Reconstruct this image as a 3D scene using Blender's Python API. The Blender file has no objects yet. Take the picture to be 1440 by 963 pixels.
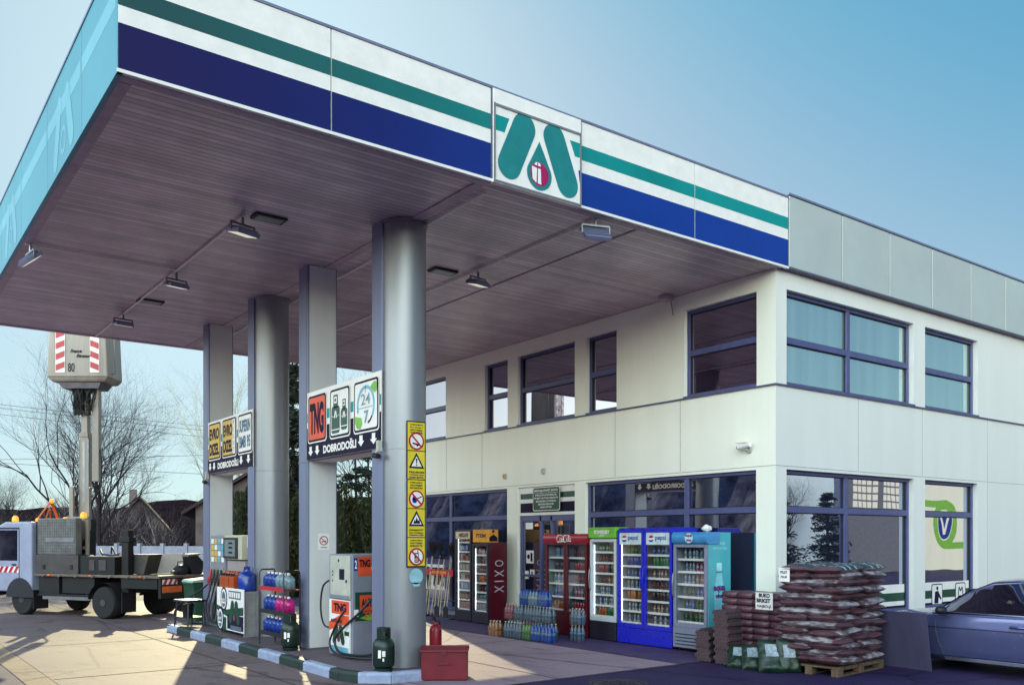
import bpy, math, random
from mathutils import Vector, Matrix, noise
random.seed(7)
D = bpy.data
scene = bpy.context.scene
COL = scene.collection
PI = math.pi

# ------------------------------------------------------------------ materials
def S(hexs):
    v = [int(hexs[i:i+2], 16)/255 for i in (1, 3, 5)]
    return tuple(c/12.92 if c <= .04045 else ((c+.055)/1.055)**2.4 for c in v)

MATS = {}
# tone trims found by comparing surfaces with the photograph
TRIM = {'kerb_white': (.56, .55, .62), 'kerb_green': .5, 'truck_white': (.60, .58, .66), 'boom_cream': .55, 'tool_box_grey': .3, 'chassis_dark': .3, 'mesh_panel': .42, 'bed_edge': .5, 'truck_hub': .5, 'dark_trim': .6, 'hose_rubber': .6, 'black_plastic': .6,
        'pellet_sack': (1.0, .95, 1.05), 'pellet_sack_end': (.8, 1.0, 1.3), 'pellet_sack_print': .6, 'briquette_wrap': (.95, .9, .95), 'pressed_log': (.5, .42, .5), 'pressed_log_end': (.5, .42, .5), 'grey_board': (.42, .38, .62), 'pallet_wood': .42,
        'green_sack': .36, 'sack_label': .7, 'chest_red': (.55, .2, .6), 'extinguisher_red': (.6, .3, .8), 'cylinder_green': .5, 'bin_green': .6, 'dispenser_grey': .6, 'dispenser_stone': .6, 'dispenser_beige': .75,
        'cyan_film': (.62, .66, .70), 'pale_cyan_film': (.62, .66, .70), 'brushed_aluminium': (.66, .64, .62), 'silver_composite': (.62, .60, .66), 'car_paint_silver_blue': (.95, .90, 1.1),
        'cooler_red': (.8, .3, .8), 'cooler_maroon': .6, 'cooler_grey': .6, 'cooler_white': .75, 'cooler_liner': .42, 'aqua_film': .75, 'slate_blue_frame': 1.15, 'dark_green_film': .6,
        'blue_fluid': .5, 'pink_fluid': .7, 'pale_fluid': .6, 'fence_concrete': .8, 'old_plaster': .75, 'offwhite_plastic': .8, 'joint_grey': .8, 'navy_film': (.8, .8, .92), 'orange_canister': .7}
def mat(name, col, rough=.5, metal=0., var=.12, scale=6., bump=0., bscale=60., spec=.5, coat=0., emis=None, estr=0., col2=None, streak=False):
    """Principled surface with procedural tone variation, dirt and a fine bump."""
    if name in MATS: return MATS[name]
    k = TRIM.get(name, .5 if name.startswith('product_') else 1.)
    k = k if isinstance(k, tuple) else (k, k, k)
    col = tuple(a*b_ for a, b_ in zip(col, k)); col2 = tuple(a*b_ for a, b_ in zip(col2, k)) if col2 else None
    m = D.materials.new(name); m.use_nodes = True
    nt = m.node_tree; b = nt.nodes['Principled BSDF']
    b.inputs['Roughness'].default_value = rough
    b.inputs['Metallic'].default_value = metal
    b.inputs['Specular IOR Level'].default_value = spec
    if coat: b.inputs['Coat Weight'].default_value = coat; b.inputs['Coat Roughness'].default_value = .08
    tc = nt.nodes.new('ShaderNodeTexCoord')
    src = tc.outputs['Object']
    if streak:
        mp = nt.nodes.new('ShaderNodeMapping'); mp.inputs['Scale'].default_value = (1, 1, .12)
        nt.links.new(src, mp.inputs['Vector']); src = mp.outputs['Vector']
    if var > 0:
        n = nt.nodes.new('ShaderNodeTexNoise'); n.inputs['Scale'].default_value = scale; n.inputs['Detail'].default_value = 6; n.inputs['Roughness'].default_value = .65
        nt.links.new(src, n.inputs['Vector'])
        r = nt.nodes.new('ShaderNodeValToRGB')
        c2 = col2 or tuple(c*(1-2.2*var) for c in col)
        c1 = tuple(min(1, c*(1+.5*var)) for c in col)
        r.color_ramp.elements[0].position = .32; r.color_ramp.elements[1].position = .68
        r.color_ramp.elements[0].color = (*c2, 1); r.color_ramp.elements[1].color = (*c1, 1)
        nt.links.new(n.outputs['Fac'], r.inputs['Fac']); nt.links.new(r.outputs['Color'], b.inputs['Base Color'])
        if rough > .08:
            mr = nt.nodes.new('ShaderNodeMapRange'); mr.inputs['To Min'].default_value = max(.02, rough*.8); mr.inputs['To Max'].default_value = min(1, rough*1.2)
            nt.links.new(n.outputs['Fac'], mr.inputs['Value']); nt.links.new(mr.outputs['Result'], b.inputs['Roughness'])
    else:
        b.inputs['Base Color'].default_value = (*col, 1)
    if bump > 0:
        n2 = nt.nodes.new('ShaderNodeTexNoise'); n2.inputs['Scale'].default_value = bscale; n2.inputs['Detail'].default_value = 4
        nt.links.new(tc.outputs['Object'], n2.inputs['Vector'])
        bp = nt.nodes.new('ShaderNodeBump'); bp.inputs['Strength'].default_value = bump; bp.inputs['Distance'].default_value = .02
        nt.links.new(n2.outputs['Fac'], bp.inputs['Height']); nt.links.new(bp.outputs['Normal'], b.inputs['Normal'])
    if emis:
        b.inputs['Emission Color'].default_value = (*emis, 1); b.inputs['Emission Strength'].default_value = estr
    MATS[name] = m
    return m

def mix_glass(name, dark, refl, fac0, fac1, rough=.01, clear=False, wav=0., folds=False):
    """Window glass: dark room (or clear) behind a reflecting pane."""
    m = D.materials.new(name); m.use_nodes = True
    nt = m.node_tree; nt.nodes.clear()
    out = nt.nodes.new('ShaderNodeOutputMaterial'); mx = nt.nodes.new('ShaderNodeMixShader')
    g = nt.nodes.new('ShaderNodeBsdfGlossy'); g.inputs['Roughness'].default_value = rough; g.inputs['Color'].default_value = (*refl, 1)
    if clear:
        a = nt.nodes.new('ShaderNodeBsdfTransparent'); a.inputs['Color'].default_value = (*dark, 1)
    else:
        a = nt.nodes.new('ShaderNodeBsdfDiffuse')
        tc = nt.nodes.new('ShaderNodeTexCoord'); n = nt.nodes.new('ShaderNodeTexNoise'); n.inputs['Scale'].default_value = 1.3; n.inputs['Detail'].default_value = 3
        r = nt.nodes.new('ShaderNodeValToRGB'); r.color_ramp.elements[0].color = (*[c*.5 for c in dark], 1); r.color_ramp.elements[1].color = (*[c*1.7 for c in dark], 1)
        nt.links.new(tc.outputs['Object'], n.inputs['Vector']); nt.links.new(n.outputs['Fac'], r.inputs['Fac']); nt.links.new(r.outputs['Color'], a.inputs['Color'])
        if folds:   # net curtain hanging behind the pane
            mpf = nt.nodes.new('ShaderNodeMapping'); mpf.inputs['Scale'].default_value = (5.5, 5.5, .15); nt.links.new(tc.outputs['Object'], mpf.inputs['Vector']); nt.links.new(mpf.outputs['Vector'], n.inputs['Vector'])
            n.inputs['Scale'].default_value = 1.; r.color_ramp.elements[0].position = .35; r.color_ramp.elements[1].position = .65; r.color_ramp.elements[0].color = (*[c*.75 for c in dark], 1); r.color_ramp.elements[1].color = (*[c*1.25 for c in dark], 1)
    lw = nt.nodes.new('ShaderNodeLayerWeight'); lw.inputs['Blend'].default_value = .35
    mr = nt.nodes.new('ShaderNodeMapRange'); mr.inputs['To Min'].default_value = fac0; mr.inputs['To Max'].default_value = fac1
    nt.links.new(lw.outputs['Facing'], mr.inputs['Value']); nt.links.new(mr.outputs['Result'], mx.inputs['Fac'])
    if wav:
        tc2 = nt.nodes.new('ShaderNodeTexCoord'); n2 = nt.nodes.new('ShaderNodeTexNoise'); n2.inputs['Scale'].default_value = 1.1; n2.inputs['Detail'].default_value = 1
        bp = nt.nodes.new('ShaderNodeBump'); bp.inputs['Strength'].default_value = wav; bp.inputs['Distance'].default_value = .05
        nt.links.new(tc2.outputs['Object'], n2.inputs['Vector']); nt.links.new(n2.outputs['Fac'], bp.inputs['Height']); nt.links.new(bp.outputs['Normal'], g.inputs['Normal'])
    nt.links.new(a.outputs[0], mx.inputs[1]); nt.links.new(g.outputs[0], mx.inputs[2]); nt.links.new(mx.outputs[0], out.inputs['Surface'])
    return m

# ------------------------------------------------------------------ objects
def tag(o, label=None, cat=None, group=None, kind=None):
    if label: o['label'] = label
    if cat: o['category'] = cat
    if group: o['group'] = group
    if kind: o['kind'] = kind
    return o

def thing(name, label, cat, loc=(0, 0, 0), rotz=0., group=None):
    o = D.objects.new(name, None); COL.objects.link(o)
    o.empty_display_size = .2
    o.location = loc; o.rotation_euler = (0, 0, rotz)
    return tag(o, label, cat, group)

def root_of(o):
    while o.parent: o = o.parent
    return o

def copy_tree(o, parent=None, loc=None, rotz=None, label=None, group=None):
    kids = list(o.children)
    c = o.copy(); COL.objects.link(c); c.parent = parent
    if loc is not None: c.location = loc
    if rotz is not None: c.rotation_euler = (0, 0, rotz)
    if label: c['label'] = label
    if group: c['group'] = group
    for k in kids: copy_tree(k, c)
    return c

class MB:
    """Collects shapes and links them as ONE mesh object."""
    def __init__(s): s.v = []; s.f = []; s.mi = []
    def add(s, verts, faces, m=0):
        o = len(s.v); s.v += [tuple(p) for p in verts]
        for f in faces: s.f.append(tuple(i+o for i in f)); s.mi.append(m)
        return s
    def quad(s, a, b, c, d, m=0): return s.add([a, b, c, d], [(0, 1, 2, 3)], m)
    def box(s, x0, x1, y0, y1, z0, z1, m=0):
        return s.add([(x0, y0, z0), (x1, y0, z0), (x1, y1, z0), (x0, y1, z0), (x0, y0, z1), (x1, y0, z1), (x1, y1, z1), (x0, y1, z1)],
                     [(0, 3, 2, 1), (4, 5, 6, 7), (0, 1, 5, 4), (1, 2, 6, 5), (2, 3, 7, 6), (3, 0, 4, 7)], m)
    def mbox(s, M, sx, sy, sz, m=0):
        vs = [M @ Vector((x*sx/2, y*sy/2, z*sz/2)) for z in (-1, 1) for x, y in ((-1, -1), (1, -1), (1, 1), (-1, 1))]
        return s.add(vs, [(0, 3, 2, 1), (4, 5, 6, 7), (0, 1, 5, 4), (1, 2, 6, 5), (2, 3, 7, 6), (3, 0, 4, 7)], m)
    def bar(s, p0, p1, w, t=None, m=0):
        p0 = Vector(p0); p1 = Vector(p1); d = p1-p0; L = d.length
        q = d.to_track_quat('Z', 'Y'); M = Matrix.Translation((p0+p1)/2) @ q.to_matrix().to_4x4()
        return s.mbox(M, w, t or w, L, m)
    def prism(s, poly, ax, a, b, m=0):
        """extrude a 2D polygon along axis ax ('x','y','z') from a to b"""
        n = len(poly)
        def P(p, h): return {'x': (h, p[0], p[1]), 'y': (p[0], h, p[1]), 'z': (p[0], p[1], h)}[ax]
        vs = [P(p, a) for p in poly]+[P(p, b) for p in poly]
        fs = [tuple(range(n))[::-1], tuple(range(n, 2*n))]+[(i, (i+1) % n, n+(i+1) % n, n+i) for i in range(n)]
        return s.add(vs, fs, m)
    def tube(s, pts, r, n=8, m=0, caps=True):
        pts = [Vector(p) for p in pts]; k = len(pts)
        rs = r if isinstance(r, (list, tuple)) else [r]*k
        vs = []; up = None
        for i, p in enumerate(pts):
            t = (pts[min(i+1, k-1)]-pts[max(i-1, 0)])
            if t.length < 1e-9: t = Vector((0, 0, 1))
            t.normalize()
            if up is None:
                a = Vector((0, 0, 1)) if abs(t.z) < .9 else Vector((1, 0, 0)); up = t.cross(a).normalized()
            else:
                up = (up-t*up.dot(t))
                up = up.normalized() if up.length > 1e-6 else t.orthogonal().normalized()
            w = t.cross(up)
            vs += [p+(up*math.cos(2*PI*j/n)+w*math.sin(2*PI*j/n))*rs[i] for j in range(n)]
        fs = [(i*n+j, i*n+(j+1) % n, (i+1)*n+(j+1) % n, (i+1)*n+j) for i in range(k-1) for j in range(n)]
        if caps: fs += [tuple(range(n))[::-1], tuple(range((k-1)*n, k*n))]
        return s.add(vs, fs, m)
    def cyl(s, p0, p1, r, n=16, m=0): return s.tube([p0, p1], r, n, m)
    def lathe(s, prof, c=(0, 0, 0), n=16, m=0, axis='z'):
        vs = []
        for r, h in prof:
            for j in range(n):
                a = 2*PI*j/n; x, y = r*math.cos(a), r*math.sin(a)
                p = {'z': (x, y, h), 'y': (x, h, y), 'x': (h, x, y)}[axis]
                vs.append((p[0]+c[0], p[1]+c[1], p[2]+c[2]))
        k = len(prof)
        fs = [(i*n+j, i*n+(j+1) % n, (i+1)*n+(j+1) % n, (i+1)*n+j) for i in range(k-1) for j in range(n)]
        fs += [tuple(range(n))[::-1], tuple(range((k-1)*n, k*n))]
        return s.add(vs, fs, m)
    def sphere(s, c, r, n=12, k=8, m=0, sc=(1, 1, 1)):
        prof = [(max(1e-4, math.sin(PI*i/k))*r, -math.cos(PI*i/k)*r) for i in range(k+1)]
        o = len(s.v); s.lathe(prof, (0, 0, 0), n, m)
        for i in range(o, len(s.v)):
            p = s.v[i]; s.v[i] = (p[0]*sc[0]+c[0], p[1]*sc[1]+c[1], p[2]*sc[2]+c[2])
        return s
    def mesh(s, name, mats, off=None, smooth=False):
        me = D.meshes.new(name)
        vs = s.v if off is None else [(p[0]-off[0], p[1]-off[1], p[2]-off[2]) for p in s.v]
        me.from_pydata([tuple(p) for p in vs], [], s.f)
        mats = mats if isinstance(mats, (list, tuple)) else [mats]
        for m in mats: me.materials.append(m)
        for i, p in enumerate(me.polygons):
            p.material_index = min(s.mi[i], len(mats)-1)
            if smooth: p.use_smooth = True
        me.update()
        return me
    def done(s, name, mats, parent=None, world=False, smooth=False, bevel=0., seg=2, label=None):
        off = root_of(parent).location if (world and parent) else None
        o = D.objects.new(name, s.mesh(name, mats, off, smooth)); COL.objects.link(o)
        if parent: o.parent = parent
        if bevel:
            b = o.modifiers.new('bevel', 'BEVEL'); b.width = bevel; b.segments = seg; b.limit_method = 'ANGLE'; b.angle_limit = math.radians(40)
        if smooth:
            w = o.modifiers.new('edges', 'EDGE_SPLIT'); w.split_angle = math.radians(42)
        if label: o['label'] = label
        return o

# ------------------------------------------------------------------ flat graphics and lettering
_txt = {}
def text_geo(body, bold=.02, shear=0., spacing=1.):
    key = (body, bold, shear, spacing)
    if key in _txt: return _txt[key]
    cu = D.curves.new('lettering', 'FONT'); cu.body = body; cu.offset = bold; cu.shear = shear; cu.space_character = spacing
    cu.resolution_u = 3; cu.align_x = 'CENTER'
    ob = D.objects.new('lettering', cu); COL.objects.link(ob)
    dg = bpy.context.evaluated_depsgraph_get(); dg.update()
    me = ob.evaluated_get(dg).to_mesh()
    vs = [(v.co.x, v.co.y) for v in me.vertices]; fs = [tuple(p.vertices) for p in me.polygons]
    ob.evaluated_get(dg).to_mesh_clear()
    D.objects.remove(ob); D.curves.remove(cu)
    if vs:
        x0 = min(p[0] for p in vs); x1 = max(p[0] for p in vs); y0 = min(p[1] for p in vs); y1 = max(p[1] for p in vs)
        vs = [((p[0]-x0)/max(1e-6, x1-x0), (p[1]-y0)/max(1e-6, y1-y0)) for p in vs]
    _txt[key] = (vs, fs)
    return _txt[key]

class Flat(MB):
    """2D shapes on the plane o + u*x + v*y, stacked in thin layers along the normal."""
    def __init__(s, o, u, v):
        super().__init__(); s.o = Vector(o); s.u = Vector(u); s.vv = Vector(v); s.n = s.u.cross(s.vv).normalized(); s.k = 0; s.tx = []
    def P(s, x, y, L): return s.o+s.u*x+s.vv*y+s.n*(L*.0025)
    def poly(s, pts, L=1, m=0): return s.add([s.P(x, y, L) for x, y in pts], [tuple(range(len(pts)))], m)
    def rect(s, x0, y0, x1, y1, L=1, m=0): return s.poly([(x0, y0), (x1, y0), (x1, y1), (x0, y1)], L, m)
    def rrect(s, x0, y0, x1, y1, r, L=1, m=0):
        pts = []
        for cx, cy, a0 in ((x1-r, y1-r, 0), (x0+r, y1-r, 90), (x0+r, y0+r, 180), (x1-r, y0+r, 270)):
            pts += [(cx+r*math.cos(math.radians(a0+k*18)), cy+r*math.sin(math.radians(a0+k*18))) for k in range(6)]
        return s.poly(pts, L, m)
    def circle(s, x, y, r, L=1, m=0, n=28, ry=None):
        return s.poly([(x+r*math.cos(2*PI*k/n), y+(ry or r)*math.sin(2*PI*k/n)) for k in range(n)], L, m)
    def arc(s, x, y, r, w, a0, a1, L=1, m=0, n=24, sy=1.):
        for k in range(n):
            a = math.radians(a0+(a1-a0)*k/n); b = math.radians(a0+(a1-a0)*(k+1)/n)
            s.poly([(x+(r-w/2)*math.cos(a), y+sy*(r-w/2)*math.sin(a)), (x+(r+w/2)*math.cos(a), y+sy*(r+w/2)*math.sin(a)),
                    (x+(r+w/2)*math.cos(b), y+sy*(r+w/2)*math.sin(b)), (x+(r-w/2)*math.cos(b), y+sy*(r-w/2)*math.sin(b))], L, m)
        return s
    def capsule(s, x0, y0, x1, y1, r, L=1, m=0):
        a = math.atan2(y1-y0, x1-x0); pts = []
        for k in range(13): t = a+PI/2+PI*k/12; pts.append((x0+r*math.cos(t), y0+r*math.sin(t)))
        for k in range(13): t = a-PI/2+PI*k/12; pts.append((x1+r*math.cos(t), y1+r*math.sin(t)))
        return s.poly(pts, L, m)
    def stroke(s, pts, w, L=1, m=0):
        for i, ((x0, y0), (x1, y1)) in enumerate(zip(pts, pts[1:])): s.capsule(x0, y0, x1, y1, w/2, L+.07*(s.k % 9)+.008*(i % 2), m); s.k += 1
        return s
    def arrow(s, x, y, w, h, L=1, m=0):
        return s.poly([(x-w*.25, y+h), (x-w*.25, y+h*.48), (x-w*.5, y+h*.48), (x, y), (x+w*.5, y+h*.48), (x+w*.25, y+h*.48), (x+w*.25, y+h)], L, m)
    def text(s, body, x0, y0, w, h, L=2, m=0, bold=.02, shear=0., spacing=1., vert=False):
        vs, fs = text_geo(body, bold, shear, spacing)
        if vert: pts = [s.P(x0+w*(1-q), y0+h*p, L) for p, q in vs]      # reads upward
        else: pts = [s.P(x0+p*w, y0+q*h, L) for p, q in vs]
        s.tx.append((len(s.v), len(s.f), len(pts), len(fs)))
        return s.add(pts, fs, m)
    def done(s, name, mats, parent=None, **kw):
        # a line of lettering is a part of its own
        if name == 'lettering' and 1 < len(s.tx) < 40 and sum(t[3] for t in s.tx) == len(s.f):
            for v0, f0, nv, nf in s.tx:
                b = MB(); b.v = s.v[v0:v0+nv]; b.f = [tuple(i-v0 for i in f) for f in s.f[f0:f0+nf]]; b.mi = s.mi[f0:f0+nf]
                b.done(name, mats, parent, **kw)
            return None
        return MB.done(s, name, mats, parent, **kw)

LEFTF = ((0, -1, 0), (0, 0, 1))     # faces -X
FRONT = ((1, 0, 0), (0, 0, 1))      # faces -Y
RIGHTF = ((0, 1, 0), (0, 0, 1))     # faces +X

# camera model of the photograph, used to place far things at a bearing and a distance
CF = Vector((.5976, .8018, 0)); CR = Vector((.8018, -.5976, 0)); EYE = 1.8; FPX = 1253.
def far(px, d, z=0.):
    p = (CF+CR*((px-720)/FPX))*d
    return Vector((p.x, p.y, z))
# ------------------------------------------------------------------ shared materials
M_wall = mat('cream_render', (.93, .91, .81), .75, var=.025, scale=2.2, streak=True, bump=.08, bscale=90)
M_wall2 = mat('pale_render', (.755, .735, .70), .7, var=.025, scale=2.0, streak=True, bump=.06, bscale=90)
M_joint = mat('joint_grey', (.30, .30, .30), .8)
M_pjoint = mat('faint_panel_joint', (.46, .46, .44), .8)
M_dark_line = mat('drip_flashing', (.10, .10, .17), .5)
M_frame = mat('slate_blue_frame', (.075, .08, .20), .4, var=.1)
M_gasket = mat('rubber_black', (.012, .012, .02), .6)
M_grey_panel = mat('grey_composite_panel', (.54, .57, .55), .38, metal=.25, var=.05, scale=.7)
M_white = mat('white_paint', (.86, .81, .79), .4, var=.04)
M_offwhite = mat('offwhite_plastic', (.62, .60, .52), .45, var=.08)
M_alu = mat('brushed_aluminium', (.44, .46, .52), .38, metal=.5, var=.06, scale=5, streak=True)
M_alu_flat = mat('silver_composite', (.34, .38, .54), .45, metal=.4, var=.06, scale=2, streak=True)
M_pierface = mat('pale_composite', (.66, .66, .66), .5, var=.05, scale=2, streak=True)
M_black = mat('black_plastic', (.016, .015, .022), .45)
M_rubber = mat('hose_rubber', (.014, .012, .02), .5)
M_steel = mat('dull_steel', (.30, .30, .33), .4, metal=.7)
M_navy = mat('navy_film', (.008, .050, .31), .4, spec=.2, var=.12, scale=.5, col2=(.008, .03, .21))
M_teal = mat('green_film', (.006, .27, .27), .4, spec=.2, var=.1, scale=.6)
def vignette_film(m, dim_col, x0, x1):
    """darkens the film colour towards the road end, painting in lens vignette (object X in metres)"""
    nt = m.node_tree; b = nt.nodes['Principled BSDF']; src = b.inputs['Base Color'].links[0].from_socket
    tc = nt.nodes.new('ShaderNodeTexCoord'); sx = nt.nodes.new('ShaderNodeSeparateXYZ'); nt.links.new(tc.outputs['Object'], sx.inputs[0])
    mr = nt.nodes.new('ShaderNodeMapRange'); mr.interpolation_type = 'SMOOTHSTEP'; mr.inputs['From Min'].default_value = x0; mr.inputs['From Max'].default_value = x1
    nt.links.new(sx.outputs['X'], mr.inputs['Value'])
    mx = nt.nodes.new('ShaderNodeMix'); mx.data_type = 'RGBA'; mx.inputs[6].default_value = (*dim_col, 1); nt.links.new(src, mx.inputs[7]); nt.links.new(mr.outputs['Result'], mx.inputs['Factor'])
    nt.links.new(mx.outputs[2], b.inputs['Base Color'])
M_navy_f = mat('fascia_navy', (.007, .045, .30), .4, spec=.2, var=.10, scale=.5); vignette_film(M_navy_f, (.010, .006, .070), -4.6, 3.6)  # fascia colours graded darker to the left as painted vignette
M_teal_f = mat('fascia_green', (.006, .27, .27), .4, spec=.2, var=.10, scale=.6); vignette_film(M_teal_f, (.018, .065, .070), -4.6, 3.2)
M_dgreen = mat('dark_green_film', (.008, .10, .055), .35)
M_cyan = mat('cyan_film', (.13, .48, .59), .3, var=.06, scale=.5)
M_cyan2 = mat('pale_cyan_film', (.25, .66, .78), .3, var=.06, scale=.5)
M_ink = mat('dark_ink', (.014, .008, .034), .6, spec=.15)
M_red = mat('red_film', (.50, .012, .03), .4)
M_magenta = mat('magenta_film', (.42, .006, .12), .35)
M_orange = mat('orange_film', (.80, .085, .02), .4)
M_yellow = mat('yellow_film', (.78, .58, .03), .4, var=.06)
M_amber = mat('amber_film', (.70, .42, .05), .4, var=.1)
M_sky_blue = mat('sky_blue_film', (.16, .45, .62), .35)
M_lime = mat('lime_film', (.20, .48, .04), .35)
M_glass_up = mix_glass('upper_window_glass', (.20, .26, .24), (.80, .98, .98), .48, .92, wav=.02, folds=True)
M_glass_dark = mix_glass('canopy_side_glass', (.012, .006, .018), (.80, .78, .92), .24, .85, wav=.02)
M_glass_shop = mix_glass('shop_window_glass', (.012, .014, .036), (.80, .86, 1.0), .34, .9, wav=.03)
M_glass_clear = mix_glass('cooler_glass', (.93, .96, .97), (.9, .95, 1.), .05, .55, clear=True)
M_lamp = mat('led_tube', (.9, .95, 1), .4, var=0, emis=(.85, .93, 1.), estr=3.5)

# ------------------------------------------------------------------ sky, sun, camera
SUN_AZ = Vector((.350, .937, 0)).normalized(); SUN_EL = math.radians(27.8)
w = D.worlds.new('World'); scene.world = w; w.use_nodes = True
nt = w.node_tree; bg = nt.nodes['Background']
sky = nt.nodes.new('ShaderNodeTexSky'); sky.sky_type = 'NISHITA'; sky.sun_disc = False
sky.sun_elevation = SUN_EL
sky.sun_rotation = math.atan2(SUN_AZ.x, SUN_AZ.y)
sky.air_density = 1.0; sky.dust_density = .7; sky.ozone_density = 1.6; sky.altitude = 120
# soft shoulder on the sky so the haze round the sun stays pale blue instead of burning out
def vmath(op, a, bvec=None, bsock=None):
    n = nt.nodes.new('ShaderNodeVectorMath'); n.operation = op; nt.links.new(a, n.inputs[0])
    if bsock is not None: nt.links.new(bsock, n.inputs[1])
    elif bvec is not None: n.inputs[1].default_value = bvec
    return n.outputs[0]
c0 = sky.outputs['Color']
den = vmath('ADD', vmath('MULTIPLY', c0, (1/5., 1/6., 1/6.8)), (1, 1, 1))
c1 = vmath('DIVIDE', c0, bsock=den)
# added warm sky glow, out of view, to fill the shaded walls
geo = nt.nodes.new('ShaderNodeTexCoord')
dt = nt.nodes.new('ShaderNodeVectorMath'); dt.operation = 'DOT_PRODUCT'; nt.links.new(geo.outputs['Generated'], dt.inputs[0]); dt.inputs[1].default_value = (-.93, -.36, .02)
mr = nt.nodes.new('ShaderNodeMapRange'); mr.interpolation_type = 'SMOOTHSTEP'
mr.inputs['From Min'].default_value = -.05; mr.inputs['From Max'].default_value = .85; mr.inputs['To Min'].default_value = 0.0; mr.inputs['To Max'].default_value = 1.0
nt.links.new(dt.outputs['Value'], mr.inputs['Value'])
wall_fill = vmath('ADD', vmath('MULTIPLY', mr.outputs['Result'], (16.0, 11.0, 7.5)), (1, 1, 1))
# deeper teal towards the clear side of the sky
d2 = nt.nodes.new('ShaderNodeVectorMath'); d2.operation = 'DOT_PRODUCT'; nt.links.new(geo.outputs['Generated'], d2.inputs[0]); d2.inputs[1].default_value = (.55, .0, .83)
m2 = nt.nodes.new('ShaderNodeMapRange'); m2.interpolation_type = 'SMOOTHSTEP'; m2.inputs['From Min'].default_value = .67; m2.inputs['From Max'].default_value = .85
nt.links.new(d2.outputs['Value'], m2.inputs['Value'])
teal = vmath('ADD', vmath('MULTIPLY', m2.outputs['Result'], (-.46, -.02, .04)), (1, 1, 1))
c2 = vmath('MULTIPLY', vmath('MULTIPLY', c1, (1.17, 1.39, 1.42)), bsock=teal)
nt.links.new(vmath('MULTIPLY', c2, bsock=wall_fill), bg.inputs['Color'])
bg.inputs['Strength'].default_value = .15
sl = D.lights.new('sun', 'SUN'); sl.energy = 5.0; sl.angle = math.radians(.5); sl.color = (1, .90, .54)
so = D.objects.new('sun', sl); COL.objects.link(so)
sd = Vector((SUN_AZ.x*math.cos(SUN_EL), SUN_AZ.y*math.cos(SUN_EL), math.sin(SUN_EL)))
so.rotation_euler = sd.to_track_quat('Z', 'Y').to_euler(); so.location = (0, 0, 40)

cd = D.cameras.new('camera'); co = D.objects.new('camera', cd); COL.objects.link(co); scene.camera = co
co.location = (0, 0, EYE)
co.rotation_euler = (math.radians(90), 0, -math.atan2(CF.x, CF.y))
cd.sensor_width = 36; cd.lens = 36*FPX/1440; cd.shift_y = (757-481.5)/1440; cd.clip_end = 2000; cd.clip_start = .1
scene.render.resolution_x = 1024; scene.render.resolution_y = 684
scene.render.engine = 'CYCLES'
scene.view_settings.view_transform = 'Standard'; scene.view_settings.look = 'None'; scene.view_settings.exposure = 0
scene.cycles.max_bounces = 8; scene.cycles.transparent_max_bounces = 12

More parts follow.
